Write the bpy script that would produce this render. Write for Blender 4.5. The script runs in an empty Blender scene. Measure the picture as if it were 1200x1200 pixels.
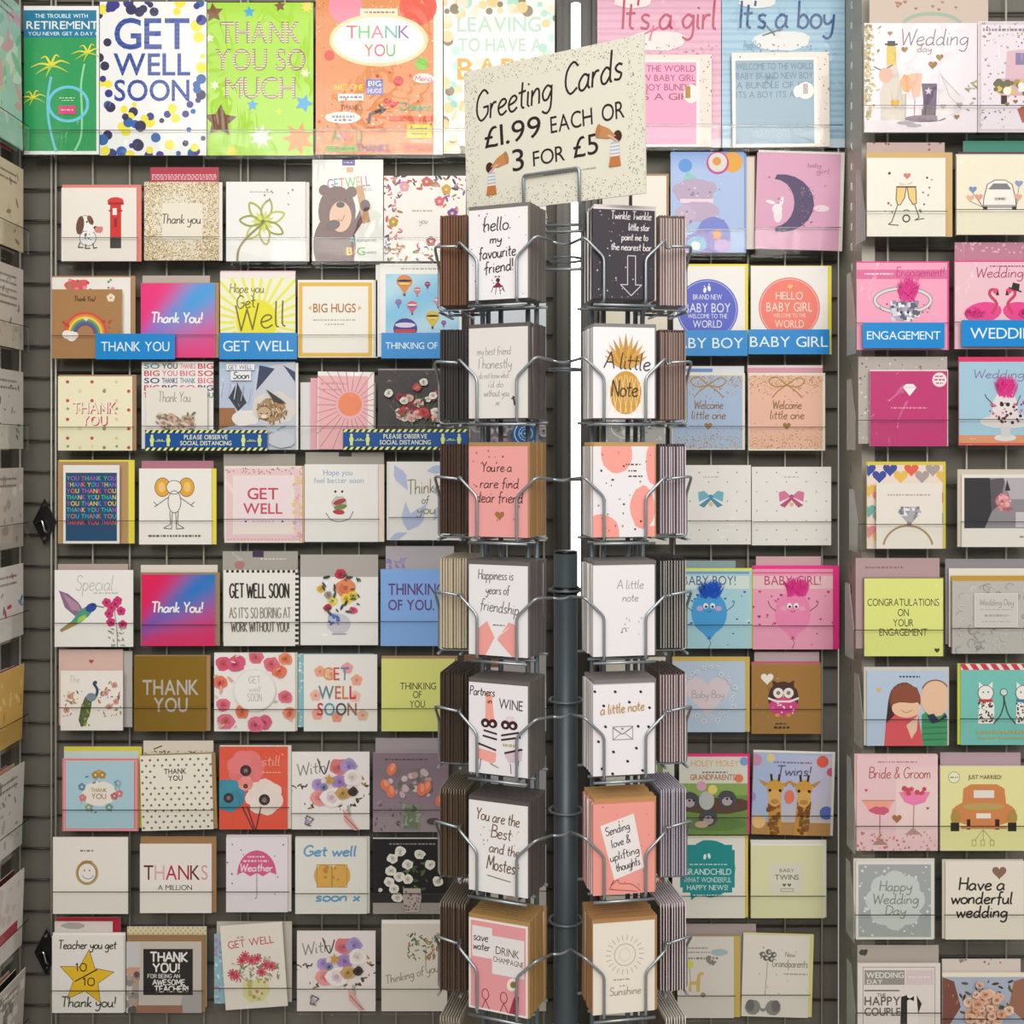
import bpy, bmesh, math, random
from mathutils import Vector, Matrix
scene = bpy.context.scene
C = scene.collection
R = math.radians

# ---------------------------------------------------------------- camera, world, lights, exposure
D, F, PX, PY, CZ = 2.3, 1314.0, 600.0, 530.0, 1.45     # metres from the wire grid, focal length in px, principal point, eye height
cam = bpy.data.objects.new('camera', bpy.data.cameras.new('camera'))
C.objects.link(cam)
cam.location = (0, -D, CZ)
cam.rotation_euler = (R(90), 0, 0)
cam.data.sensor_width = 36
cam.data.lens = 36 * F / 1200
cam.data.shift_y = -(600 - PY) / 1200
cam.data.clip_start = 0.05
scene.camera = cam
w = bpy.data.worlds.new('shop_air'); scene.world = w; w.use_nodes = True
bg = w.node_tree.nodes['Background']
bg.inputs[0].default_value = (1.0, 0.975, 0.94, 1)
bg.inputs[1].default_value = 0.40
def area(name, loc, sx, sy, watts, aim=None, col=(1, 0.965, 0.91)):
    l = bpy.data.lights.new(name, 'AREA'); l.shape = 'RECTANGLE'; l.size = sx; l.size_y = sy
    l.energy = watts; l.color = col
    o = bpy.data.objects.new(name, l); C.objects.link(o); o.location = loc
    if aim is not None:
        o.rotation_euler = (Vector(aim) - Vector(loc)).to_track_quat('-Z', 'Y').to_euler()
    return o
area('ceiling_strip', (-0.5, -1.3, 3.05), 1.8, 0.2, 3.8, (-0.3, -0.2, 1.0))
area('ceiling_strip', (1.2, -1.3, 3.05), 1.2, 0.2, 2.8, (0.6, -0.2, 1.0))
area('ceiling_strip', (0.1, -2.6, 3.05), 3.4, 0.6, 36, (0, 0, 0.7))
area('ceiling_strip', (0.1, -4.2, 3.05), 3.6, 1.0, 48, (0, 0, 0.5))
area('ceiling_strip', (0.1, -6.0, 3.05), 3.8, 1.2, 100, (0, 0, 0.2))
vs = scene.view_settings
vs.view_transform = 'Standard'; vs.look = 'None'; vs.gamma = 1; vs.use_curve_mapping = False
vs.exposure = -0.1

# ---------------------------------------------------------------- helpers
def lin(v): return v / 12.92 if v <= 0.04045 else ((v + 0.055) / 1.055) ** 2.4
_cc = {}
def col(h):
    if not isinstance(h, str): return h
    if h not in _cc:
        s = h if len(h) == 6 else ''.join(ch * 2 for ch in h)
        _cc[h] = tuple(min(0.86, lin(int(s[i:i + 2], 16) / 255) * 1.0) for i in (0, 2, 4)) + (1.0,)
    return _cc[h]
def mixc(a, b, t):
    a, b = col(a), col(b)
    return tuple(a[i] + (b[i] - a[i]) * t for i in range(4))
def scale_at(d): return (D - d) / F
def wx(px, d): return (px - PX) * scale_at(d)
def wz(py, d): return CZ - (py - PY) * scale_at(d)

def base_mat(name):
    m = bpy.data.materials.new(name); m.use_nodes = True
    return m, m.node_tree.nodes, m.node_tree.links, m.node_tree.nodes['Principled BSDF']
def print_mat(name, rough, coat=0.0, bump=0.0, spec=0.4):
    m, n, l, p = base_mat(name)
    at = n.new('ShaderNodeAttribute'); at.attribute_name = 'Col'
    tc = n.new('ShaderNodeTexCoord')
    nz = n.new('ShaderNodeTexNoise'); nz.inputs['Scale'].default_value = 900; nz.inputs['Detail'].default_value = 2
    l.new(tc.outputs['Object'], nz.inputs['Vector'])
    mp = n.new('ShaderNodeMapRange'); mp.inputs[3].default_value = 0.95; mp.inputs[4].default_value = 1.03
    l.new(nz.outputs['Fac'], mp.inputs[0])
    mx = n.new('ShaderNodeMix'); mx.data_type = 'RGBA'; mx.blend_type = 'MULTIPLY'; mx.inputs[0].default_value = 1
    l.new(at.outputs['Color'], mx.inputs[6]); l.new(mp.outputs[0], mx.inputs[7])
    l.new(mx.outputs[2], p.inputs['Base Color'])
    p.inputs['Roughness'].default_value = rough
    p.inputs['Specular IOR Level'].default_value = spec
    if coat:
        oi = n.new('ShaderNodeObjectInfo')
        mg = n.new('ShaderNodeMapping'); mg.inputs['Scale'].default_value = (1.0, 1.0, 0.55); mg.inputs['Rotation'].default_value = (0, R(28), 0)
        l.new(tc.outputs['Object'], mg.inputs['Vector'])
        ad = n.new('ShaderNodeVectorMath'); ad.operation = 'ADD'
        l.new(mg.outputs[0], ad.inputs[0]); l.new(oi.outputs['Random'], ad.inputs[1])
        n2 = n.new('ShaderNodeTexNoise'); n2.inputs['Scale'].default_value = 13; n2.inputs['Detail'].default_value = 2; n2.inputs['Roughness'].default_value = 0.55
        n2.inputs['Distortion'].default_value = 1.4
        l.new(ad.outputs[0], n2.inputs['Vector'])
        sb = n.new('ShaderNodeMath'); sb.operation = 'SUBTRACT'; sb.inputs[1].default_value = 0.5; l.new(n2.outputs['Fac'], sb.inputs[0])
        ab = n.new('ShaderNodeMath'); ab.operation = 'ABSOLUTE'; l.new(sb.outputs[0], ab.inputs[0])
        rg = n.new('ShaderNodeMapRange'); rg.inputs[1].default_value = 0.0; rg.inputs[2].default_value = 0.03; rg.inputs[3].default_value = 1.0; rg.inputs[4].default_value = 0.0
        l.new(ab.outputs[0], rg.inputs[0])
        n3 = n.new('ShaderNodeTexNoise'); n3.inputs['Scale'].default_value = 9; n3.inputs['Detail'].default_value = 1; l.new(ad.outputs[0], n3.inputs['Vector'])
        mk = n.new('ShaderNodeMapRange'); mk.inputs[1].default_value = 0.5; mk.inputs[2].default_value = 0.62; l.new(n3.outputs['Fac'], mk.inputs[0])
        ml = n.new('ShaderNodeMath'); ml.operation = 'MULTIPLY'; l.new(rg.outputs[0], ml.inputs[0]); l.new(mk.outputs[0], ml.inputs[1])
        b = n.new('ShaderNodeBump'); b.inputs['Strength'].default_value = bump; b.inputs['Distance'].default_value = 0.004
        l.new(ml.outputs[0], b.inputs['Height'])
        p.inputs['Coat Weight'].default_value = coat; p.inputs['Coat Roughness'].default_value = 0.07
        l.new(b.outputs[0], p.inputs['Coat Normal'])
    return m
M_CARD = print_mat('printed_card', 0.5)
M_WRAP = print_mat('printed_card_in_cellophane', 0.5, 0.42, 1.0)
M_PLASTIC = print_mat('printed_plastic', 0.28)
M_FOIL = print_mat('gold_foil_print', 0.3)
M_FOIL.node_tree.nodes['Principled BSDF'].inputs['Metallic'].default_value = 0.75
def plain(name, c, rough=0.5, metal=0.0, nscale=40, amt=0.12):
    m, n, l, p = base_mat(name)
    tc = n.new('ShaderNodeTexCoord'); nz = n.new('ShaderNodeTexNoise')
    nz.inputs['Scale'].default_value = nscale; nz.inputs['Detail'].default_value = 4
    l.new(tc.outputs['Object'], nz.inputs['Vector'])
    mx = n.new('ShaderNodeMix'); mx.data_type = 'RGBA'
    c = col(c)
    mx.inputs[6].default_value = tuple(v * (1 - amt) for v in c[:3]) + (1,)
    mx.inputs[7].default_value = tuple(min(1, v * (1 + amt)) for v in c[:3]) + (1,)
    l.new(nz.outputs['Fac'], mx.inputs[0]); l.new(mx.outputs[2], p.inputs['Base Color'])
    p.inputs['Roughness'].default_value = rough; p.inputs['Metallic'].default_value = metal
    return m
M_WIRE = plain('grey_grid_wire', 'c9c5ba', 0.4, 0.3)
M_WIRE_SHADED = plain('shaded_cross_wire', '45423d', 0.5, 0.3)  # same grey wire; the shadow along the horizontals is put into this colour
M_CHROME = plain('satin_steel_wire', 'a3abb0', 0.36, 0.75)
M_RODS = plain('grey_painted_steel', '6f7a80', 0.4, 0.3)
M_POLE = plain('dark_slate_painted_pole', '525d63', 0.42, 0.2, 12, 0.1)
M_BLACK = plain('black_coated_steel', '1d1c1c', 0.3, 0.2)
M_WALLP = plain('grey_back_panel', '6b685f', 0.65, 0, 14, 0.14)
M_UPRIGHT = plain('grey_upright_metal', 'aeab9e', 0.45, 0.25, 20)
M_CHANNEL = plain('dark_channel_metal', '3a3835', 0.4, 0.3, 20)
M_FLOOR = plain('grey_vinyl_floor', '9a958c', 0.5, 0, 6)
M_BRIGHT = plain('polished_steel', 'cfcfcf', 0.15, 1.0)
def emit(name, c, s):
    m = bpy.data.materials.new(name); m.use_nodes = True; n = m.node_tree.nodes; n.clear()
    e = n.new('ShaderNodeEmission'); e.inputs[0].default_value = c; e.inputs[1].default_value = s
    o = n.new('ShaderNodeOutputMaterial'); m.node_tree.links.new(e.outputs[0], o.inputs[0]); return m
M_LED = emit('led_glow', (1, 0.96, 0.94, 1), 5.0)
def acrylic(name, tint, base, rough, top=0.14):
    m = bpy.data.materials.new(name); m.use_nodes = True; n = m.node_tree.nodes; l = m.node_tree.links; n.clear()
    t = n.new('ShaderNodeBsdfTransparent'); t.inputs[0].default_value = tint
    g = n.new('ShaderNodeBsdfGlossy'); g.inputs['Roughness'].default_value = rough
    lw = n.new('ShaderNodeLayerWeight'); lw.inputs[0].default_value = 0.32
    mp = n.new('ShaderNodeMapRange'); mp.inputs[3].default_value = base; mp.inputs[4].default_value = top
    l.new(lw.outputs['Fresnel'], mp.inputs[0])
    tc = n.new('ShaderNodeTexCoord'); nz = n.new('ShaderNodeTexNoise'); nz.inputs['Scale'].default_value = 14
    l.new(tc.outputs['Object'], nz.inputs['Vector'])
    b = n.new('ShaderNodeBump'); b.inputs['Strength'].default_value = 0.25; b.inputs['Distance'].default_value = 0.004
    l.new(nz.outputs['Fac'], b.inputs['Height']); l.new(b.outputs[0], g.inputs['Normal'])
    mx = n.new('ShaderNodeMixShader'); l.new(mp.outputs[0], mx.inputs[0]); l.new(t.outputs[0], mx.inputs[1]); l.new(g.outputs[0], mx.inputs[2])
    o = n.new('ShaderNodeOutputMaterial'); l.new(mx.outputs[0], o.inputs[0]); return m
M_ACR = acrylic('clear_acrylic', (0.992, 0.995, 0.992, 1), 0.006, 0.05)
M_EDGE = acrylic('acrylic_cut_edge', (0.62, 0.63, 0.62, 1), 0.12, 0.3)
M_RIM = acrylic('acrylic_rim', (0.34, 0.34, 0.33, 1), 0.1, 0.25)
M_CELLO = acrylic('cellophane', (0.93, 0.93, 0.93, 1), 0.06, 0.12)
M_FROST = acrylic('scuffed_acrylic', (0.93, 0.94, 0.93, 1), 0.08, 0.2)
def _frost(m):
    n = m.node_tree.nodes; l = m.node_tree.links
    o = [q for q in n if q.type == 'OUTPUT_MATERIAL'][0]; old = o.inputs[0].links[0].from_socket
    d = n.new('ShaderNodeBsdfDiffuse'); d.inputs[0].default_value = (0.8, 0.82, 0.79, 1)
    mx = n.new('ShaderNodeMixShader'); mx.inputs[0].default_value = 0.3
    l.new(old, mx.inputs[1]); l.new(d.outputs[0], mx.inputs[2]); l.new(mx.outputs[0], o.inputs[0])
_frost(M_FROST)

def mesh_obj(name, verts, faces, mats, parent=None, midx=None, cols=None):
    me = bpy.data.meshes.new(name); me.from_pydata(verts, [], faces)
    for m in mats: me.materials.append(m)
    if midx: me.polygons.foreach_set('material_index', midx)
    if cols:
        at = me.color_attributes.new('Col', 'FLOAT_COLOR', 'CORNER')
        fl = []
        for f, c in zip(faces, cols):
            if isinstance(c, list):
                for q in c: fl.extend(q)
            else: fl.extend(tuple(c) * len(f))
        at.data.foreach_set('color', fl)
    me.update()
    o = bpy.data.objects.new(name, me); C.objects.link(o)
    if parent is not None: o.parent = parent
    return o
class MB:
    """collects boxes and tubes into one mesh"""
    def __init__(s): s.v, s.f, s.m, s.c = [], [], [], []
    def quadbox(s, x0, x1, y0, y1, z0, z1, mi=0, c=None):
        b = len(s.v)
        s.v += [(x, y, z) for z in (z0, z1) for y in (y0, y1) for x in (x0, x1)]
        s.f += [tuple(b + i for i in q) for q in ((0, 2, 3, 1), (4, 5, 7, 6), (0, 1, 5, 4), (2, 6, 7, 3), (0, 4, 6, 2), (1, 3, 7, 5))]
        s.m += [mi] * 6; s.c += [c or (1, 1, 1, 1)] * 6
        return s
    def tube(s, pts, r, n=8, mi=0, closed=False):
        P = [Vector(p) for p in pts]; b = len(s.v); N = len(P)
        t0 = (P[1] - P[0]).normalized()
        up = Vector((0, 0, 1)) if abs(t0.z) < 0.9 else Vector((1, 0, 0))
        nr = t0.cross(up).normalized()
        for i, p in enumerate(P):
            if i == 0: t = P[1] - P[0]
            elif i == N - 1: t = P[-1] - P[-2]
            else: t = (P[i + 1] - p).normalized() + (p - P[i - 1]).normalized()
            t = t.normalized()
            nr = (nr - t * nr.dot(t)).normalized(); bn = t.cross(nr)
            for k in range(n):
                a = 2 * math.pi * k / n
                s.v.append(tuple(p + nr * (r * math.cos(a)) + bn * (r * math.sin(a))))
        for i in range(N - 1):
            for k in range(n):
                s.f.append((b + i * n + k, b + i * n + (k + 1) % n, b + (i + 1) * n + (k + 1) % n, b + (i + 1) * n + k)); s.m.append(mi)
        s.f.append(tuple(b + k for k in reversed(range(n)))); s.m.append(mi)
        s.f.append(tuple(b + (N - 1) * n + k for k in range(n))); s.m.append(mi)
        s.c += [(1, 1, 1, 1)] * (len(s.f) - len(s.c))
        return s
    def build(s, name, mats, parent=None, smooth=False):
        o = mesh_obj(name, s.v, s.f, mats if isinstance(mats, list) else [mats], parent, s.m)
        if smooth:
            for p in o.data.polygons: p.use_smooth = len(p.vertices) == 4
        return o
def rounded(pts, rad=0.008, n=4):
    P = [Vector(p) for p in pts]; out = [P[0]]
    for i in range(1, len(P) - 1):
        a, b, c = P[i - 1], P[i], P[i + 1]
        r = min(rad, (a - b).length * 0.45, (c - b).length * 0.45)
        p, q = b + (a - b).normalized() * r, b + (c - b).normalized() * r
        for k in range(n + 1):
            t = k / n; out.append(p * (1 - t) ** 2 + b * 2 * t * (1 - t) + q * t * t)
    out.append(P[-1]); return out
def tag(o, label, cat, group=None, kind=None):
    o['label'] = label; o['category'] = cat
    if group: o['group'] = group
    if kind: o['kind'] = kind
    return o
def struct(o): o['kind'] = 'structure'; return o
def empty(name, loc, rz=0):
    o = bpy.data.objects.new(name, None); C.objects.link(o); o.location = loc; o.rotation_euler = (0, 0, rz); o.empty_display_size = 0.05; return o

# ---------------------------------------------------------------- lettering
CH = "ABCDEFGHIJKLMNOPQRSTUVWXYZabcdefghijklmnopqrstuvwxyz0123456789£.!,'&?-/"
GL = {}
def make_glyphs():
    tmp = []
    for bold in (0, 1):
        for ch in CH:
            cu = bpy.data.curves.new('g', 'FONT'); cu.body = ch; cu.size = 1; cu.resolution_u = 4
            cu.offset = (0.0 if ch == 'M' else 0.013) if bold else 0.0
            o = bpy.data.objects.new('g', cu); C.objects.link(o); tmp.append((bold, ch, o, cu))
    bpy.context.view_layer.update()
    dg = bpy.context.evaluated_depsgraph_get()
    for bold, ch, o, cu in tmp:
        e = o.evaluated_get(dg); me = e.to_mesh()
        vs_ = [(v.co.x, v.co.y) for v in me.vertices]; fs = [tuple(p.vertices) for p in me.polygons]
        e.to_mesh_clear()
        x0 = min(v[0] for v in vs_); x1 = max(v[0] for v in vs_)
        GL[(bold, ch)] = ([(v[0] - x0, v[1]) for v in vs_], fs, x1 - x0)
    for bold, ch, o, cu in tmp:
        bpy.data.objects.remove(o); bpy.data.curves.remove(cu)
make_glyphs()
CAP = max(v[1] for v in GL[(0, 'H')][0])
SK = {}
def g(ch, wd, *st): SK[ch] = (wd, [(s[0] == '~', [tuple(float(q) for q in p.split(',')) for p in s.lstrip('~').split()]) for s in st])
g('a', 4.4, '~3.6,3.2 2,4 .4,2.4 .5,.6 1.8,0 3.3,1.4 3.6,3.8', '~3.6,3.6 3.5,.9 4.3,.1')
g('b', 4, '.5,8 .5,.2', '~.5,2.6 2,4 3.6,2.4 3.2,.6 1.8,0 .5,.8')
g('c', 3.8, '~3.4,3.4 2,4 .4,2.2 1,.3 2.2,0 3.6,.8')
g('d', 4.4, '~3.5,3 2,4 .4,2.2 .9,.3 2.2,.1 3.5,1.6', '~3.6,8 3.5,1 4.3,.1')
g('e', 3.9, '~.5,1.9 2.4,2.3 3.4,3.1 2.6,4 1.2,3.6 .4,2 1,.4 2.2,0 3.7,.8')
g('f', 3, '~3.2,7.4 2.4,8 1.5,7 1.4,3 1.3,-1', '0,4 2.8,4.2')
g('g', 4.2, '~3.5,3.2 2,4 .4,2.4 1,.5 2.4,.6 3.5,2.4', '~3.6,3.9 3.6,-1.4 2.2,-3 .4,-2.2')
g('h', 4, '.5,8 .5,0', '~.5,2.2 1.8,3.9 3.1,3.6 3.3,1.8 3.4,0')
g('i', 1.6, '.6,4 .6,.6 1.3,0', '.6,5.6 .8,6')
g('j', 2, '~1.2,4 1.2,-1.6 .2,-2.8 -.8,-2.2', '1.2,5.6 1.4,6')
g('k', 3.5, '.5,8 .5,0', '3,4 .6,1.8 3.2,0')
g('l', 1.7, '~.6,8 .5,1 1.4,0')
g('m', 5.4, '.4,4 .4,0', '~.4,2.4 1.5,3.9 2.4,3 2.5,0', '~2.5,2.4 3.7,3.9 4.6,3 4.8,0')
g('n', 3.9, '.4,4 .4,0', '~.4,2.2 1.8,3.9 3,3.4 3.2,0')
g('o', 4, '~2,4 .5,3 .5,1 2,0 3.5,1 3.5,3 2,4')
g('p', 4, '.5,4 .5,-3', '~.5,2.6 2,4 3.5,2.6 3,.6 1.8,0 .5,.8')
g('q', 4.2, '~3.5,3.2 2,4 .4,2.4 1,.5 2.4,.6 3.5,2.4', '3.6,3.9 3.6,-3')
g('r', 3, '.5,4 .5,0', '~.5,2.2 1.5,3.8 2.7,3.8')
g('s', 3.4, '~3,3.5 1.8,4 .7,3.2 1.4,2.2 2.8,1.4 2.2,.1 .4,.4')
g('t', 2.9, '~1.4,6.8 1.3,1 2.5,.1', '0,4.2 2.8,4.4')
g('u', 4.1, '~.4,4 .5,1 1.6,0 3,1.2 3.3,4', '~3.3,4 3.4,.6 4.1,0')
g('v', 3.6, '.2,4 1.8,0 3.4,4')
g('w', 5.2, '.2,4 1.4,0 2.6,3.4 3.8,0 5,4')
g('x', 3.6, '.3,4 3.3,0', '3.3,4 .3,0')
g('y', 3.9, '~.4,4 .6,1.8 1.8,1.2 3.2,2.4', '~3.5,4 3.1,-1.4 1.8,-3 .2,-2.2')
g('z', 3.5, '.4,4 3.2,4 .3,0 3.4,0')
g('A', 5, '0,0 2.5,8 5,0', '.9,3 4.1,3')
g('B', 4.6, '.5,0 .5,8', '~.5,8 3.4,7.6 3.6,5 .6,4.3', '~.6,4.3 4,3.8 4.2,.8 .5,0')
g('C', 5, '~4.8,6.6 3,8 .8,6 .6,2.4 2.4,0 4.8,1.2')
g('D', 5, '.5,0 .5,8', '~.5,8 4,6.8 4.6,3.4 3,.6 .5,0')
g('E', 4.4, '4,8 .5,8 .5,0 4.2,0', '.5,4.2 3.4,4.2')
g('F', 4.2, '4,8 .5,8 .5,0', '.5,4.2 3.4,4.2')
g('G', 5.4, '~4.8,6.6 3,8 .8,6 .6,2.4 2.4,0 4.8,1.4 4.9,3.4', '3,3.4 5.2,3.4')
g('H', 5, '.5,0 .5,8', '4.5,0 4.5,8', '.5,4.2 4.5,4.2')
g('I', 1.4, '.7,0 .7,8')
g('J', 4, '~3.2,8 3.2,2 2,0 .3,1.2')
g('K', 4.6, '.5,0 .5,8', '4.2,8 .6,3.6 4.4,0')
g('L', 4, '.5,8 .5,0 3.9,0')
g('M', 6, '.3,0 .8,8 3,2.5 5.2,8 5.7,0')
g('N', 5, '.5,0 .5,8 4.4,0 4.4,8')
g('O', 5.4, '~2.7,8 .8,6.4 .8,1.6 2.7,0 4.6,1.6 4.6,6.4 2.7,8')
g('P', 4.4, '.5,0 .5,8', '~.5,8 3.6,7.4 3.8,4.8 .6,3.8')
g('Q', 5.4, '~2.7,8 .8,6.4 .8,1.6 2.7,0 4.6,1.6 4.6,6.4 2.7,8', '3.2,2 5,-.6')
g('R', 4.6, '.5,0 .5,8', '~.5,8 3.6,7.4 3.8,4.8 .6,4', '2,4 4.4,0')
g('S', 4.4, '~3.9,6.8 2.4,8 .7,6.6 1.4,4.6 3.6,3.4 3.6,.9 2,0 .4,1.2')
g('T', 4.8, '2.4,0 2.4,8', '.1,8 4.7,8')
g('U', 5, '~.5,8 .6,2 2.4,0 4.2,2 4.4,8')
g('V', 4.8, '.2,8 2.4,0 4.6,8')
g('W', 6.8, '.2,8 1.8,0 3.4,6.4 5,0 6.6,8')
g('X', 4.6, '.3,8 4.3,0', '4.3,8 .3,0')
g('Y', 4.6, '.2,8 2.3,4 4.4,8', '2.3,4 2.3,0')
g('Z', 4.4, '.4,8 4,8 .3,0 4.2,0')
g('0', 4.4, '~2.2,8 .6,6.4 .6,1.6 2.2,0 3.8,1.6 3.8,6.4 2.2,8')
g('1', 2.2, '.3,6.4 1.4,8 1.4,0')
g('!', 1.4, '.7,8 .7,2.4', '.6,.4 .8,0')
g('.', 1.2, '.5,.4 .7,0')
g("'", 1, '.5,8 .4,6.4')
g('&', 5, '~4.6,0 1.4,5.4 1.8,8 3.2,7 1.2,3.4 .6,1.2 2,0 4.4,3.2')
g('-', 2.6, '.4,3 2.2,3')
def catmull(P, n=4):
    if len(P) < 3: return P
    cl = P[0] == P[-1]; Q = [P[-2] if cl else P[0]] + list(P) + [P[1] if cl else P[-1]]; out = []
    for i in range(1, len(Q) - 2):
        p0, p1, p2, p3 = Q[i - 1], Q[i], Q[i + 1], Q[i + 2]
        for k in range(n):
            t = k / n
            out.append(tuple(0.5 * (2 * p1[j] + (p2[j] - p0[j]) * t + (2 * p0[j] - 5 * p1[j] + 4 * p2[j] - p3[j]) * t * t + (3 * p1[j] - p0[j] - 3 * p2[j] + p3[j]) * t ** 3) for j in (0, 1)))
    out.append(P[-1]); return out
def clip(poly, x0, y0, x1, y1):
    for ax, lim, sg in ((0, x0, 1), (0, x1, -1), (1, y0, 1), (1, y1, -1)):
        out = []; n = len(poly)
        for i in range(n):
            a, b = poly[i], poly[(i + 1) % n]; da, db = (a[ax] - lim) * sg, (b[ax] - lim) * sg
            if da >= 0: out.append(a)
            if (da > 0 > db) or (da < 0 < db):
                t = da / (da - db); out.append((a[0] + (b[0] - a[0]) * t, a[1] + (b[1] - a[1]) * t))
        poly = out
        if len(poly) < 3: return []
    return poly

class Art:
    """flat printed artwork; coordinates are those of the rectangle it is given (x right, y down)"""
    STEP = 0.00004
    def __init__(s, rect): s.r = rect; s.p = []; s.k = 0
    def up(s): s.k += 1; return s
    def _add(s, poly, c):
        x0, y0, x1, y1 = s.r
        xs = [p[0] for p in poly]; ys = [p[1] for p in poly]
        if min(xs) < x0 or max(xs) > x1 or min(ys) < y0 or max(ys) > y1:
            if isinstance(c, list): return
            poly = clip(poly, x0, y0, x1, y1)
            if len(poly) < 3: return
        s.p.append((s.k + (len(s.p) * 0.6180339) % 1 * 0.9, poly, c if isinstance(c, list) else col(c)))
    def poly(s, pts, c): s.up(); s._add(list(pts), c); return s
    def bg(s, c): return s.rect(*s.r, c)
    def rect(s, x0, y0, x1, y1, c): return s.poly([(x0, y0), (x1, y0), (x1, y1), (x0, y1)], c)
    def grad(s, x0, y0, x1, y1, fn, nx=10, ny=10):
        s.up()
        for i in range(nx):
            for j in range(ny):
                q = [(i / nx, j / ny), ((i + 1) / nx, j / ny), ((i + 1) / nx, (j + 1) / ny), (i / nx, (j + 1) / ny)]
                s._add([(x0 + u * (x1 - x0), y0 + v * (y1 - y0)) for u, v in q], [fn(u, v) for u, v in q])
        return s
    def _ell(s, cx, cy, rx, ry, n=18, rot=0):
        ca, sa = math.cos(R(rot)), math.sin(R(rot)); o = []
        for k in range(n):
            a = 2 * math.pi * k / n; x, y = rx * math.cos(a), ry * math.sin(a)
            o.append((cx + x * ca - y * sa, cy + x * sa + y * ca))
        return o
    def ell(s, cx, cy, rx, ry, c, n=18, rot=0, same=False):
        if not same: s.up()
        s._add(s._ell(cx, cy, rx, ry, n, rot), c); return s
    def circ(s, cx, cy, r, c, n=18, same=False): return s.ell(cx, cy, r, r, c, n, 0, same)
    def blob(s, cx, cy, rx, ry, c, seed=0, amp=0.12, n=16):
        rd = random.Random(seed)
        return s.poly([(cx + rx * math.cos(2 * math.pi * k / n) * (1 + rd.uniform(-amp, amp)), cy + ry * math.sin(2 * math.pi * k / n) * (1 + rd.uniform(-amp, amp))) for k in range(n)], c)
    def line(s, pts, wd, c, smooth=False, same=False, taper=False):
        if not same: s.up()
        if smooth: pts = catmull(pts)
        pts = [q for i, q in enumerate(pts) if i == 0 or q != pts[i - 1]]
        if not taper and len(pts) > 2:
            for i in range(1, len(pts) - 1):
                ax, ay = pts[i][0] - pts[i - 1][0], pts[i][1] - pts[i - 1][1]; bx, by = pts[i + 1][0] - pts[i][0], pts[i + 1][1] - pts[i][1]
                if ax * bx + ay * by < 0.55 * math.hypot(ax, ay) * math.hypot(bx, by):
                    s.line(pts[:i + 1], wd, c, False, True); s.line(pts[i:], wd, c, False, True)
                    if wd > 0.9: s._add(s._ell(pts[i][0], pts[i][1], wd / 2, wd / 2, 8), c)
                    return s
        n = len(pts); L = []
        if n < 2: return s
        for i, p in enumerate(pts):
            a = pts[max(0, i - 1)]; b = pts[min(n - 1, i + 1)]
            dx, dy = b[0] - a[0], b[1] - a[1]; d = math.hypot(dx, dy) or 1
            h = wd / 2 * ((1 - 0.85 * i / (n - 1)) if taper else 1)
            L.append((-dy / d * h, dx / d * h))
        for i in range(n - 1):
            p, q = pts[i], pts[i + 1]
            s._add([(p[0] + L[i][0], p[1] + L[i][1]), (q[0] + L[i + 1][0], q[1] + L[i + 1][1]), (q[0] - L[i + 1][0], q[1] - L[i + 1][1]), (p[0] - L[i][0], p[1] - L[i][1])], c)
        return s
    def ring(s, cx, cy, rx, ry, wd, c, n=24, a0=0, a1=360):
        return s.line([(cx + rx * math.cos(R(a0 + (a1 - a0) * k / n)), cy - ry * math.sin(R(a0 + (a1 - a0) * k / n))) for k in range(n + 1)], wd, c)
    def frame(s, x0, y0, x1, y1, wd, c):
        s.up()
        for q in ((x0, y0, x1, y0 + wd), (x0, y1 - wd, x1, y1), (x0, y0 + wd, x0 + wd, y1 - wd), (x1 - wd, y0 + wd, x1, y1 - wd)):
            s._add([(q[0], q[1]), (q[2], q[1]), (q[2], q[3]), (q[0], q[3])], c)
        return s
    def star(s, cx, cy, r, c, n=5, inner=0.42, rot=0, same=False):
        if not same: s.up()
        s._add([(cx + (r if k % 2 == 0 else r * inner) * math.sin(R(rot) + math.pi * k / n), cy - (r if k % 2 == 0 else r * inner) * math.cos(R(rot) + math.pi * k / n)) for k in range(2 * n)], c); return s
    def heart(s, cx, cy, r, c, same=False):
        if not same: s.up()
        pts = []
        for k in range(20):
            t = 2 * math.pi * k / 20
            pts.append((cx + r * 16 * math.sin(t) ** 3 / 17, cy - r * (13 * math.cos(t) - 5 * math.cos(2 * t) - 2 * math.cos(3 * t) - math.cos(4 * t)) / 17))
        s._add(pts, c); return s
    def dots(s, n, r0, r1, cols, reg, seed=1, shape='c', avoid=None):
        s.up(); rd = random.Random(seed)
        for _ in range(n):
            x, y = rd.uniform(reg[0], reg[2]), rd.uniform(reg[1], reg[3]); r = rd.uniform(r0, r1); c = rd.choice(cols)
            if avoid and avoid[0] < x < avoid[2] and avoid[1] < y < avoid[3]: continue
            if shape == 'c': s.circ(x, y, r, c, 8 if r < 4 else 14, True)
            elif shape == 's': s._add([(x - r, y - r), (x + r, y - r), (x + r, y + r), (x - r, y + r)], c)
            elif shape == 'h': s.heart(x, y, r, c, True)
            elif shape == 'l': s.ell(x, y, r, r * 0.38, c, 8, rd.uniform(0, 180), True)
            elif shape == '*': s.star(x, y, r, c, 5, 0.45, rd.uniform(0, 70), True)
        return s
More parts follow.
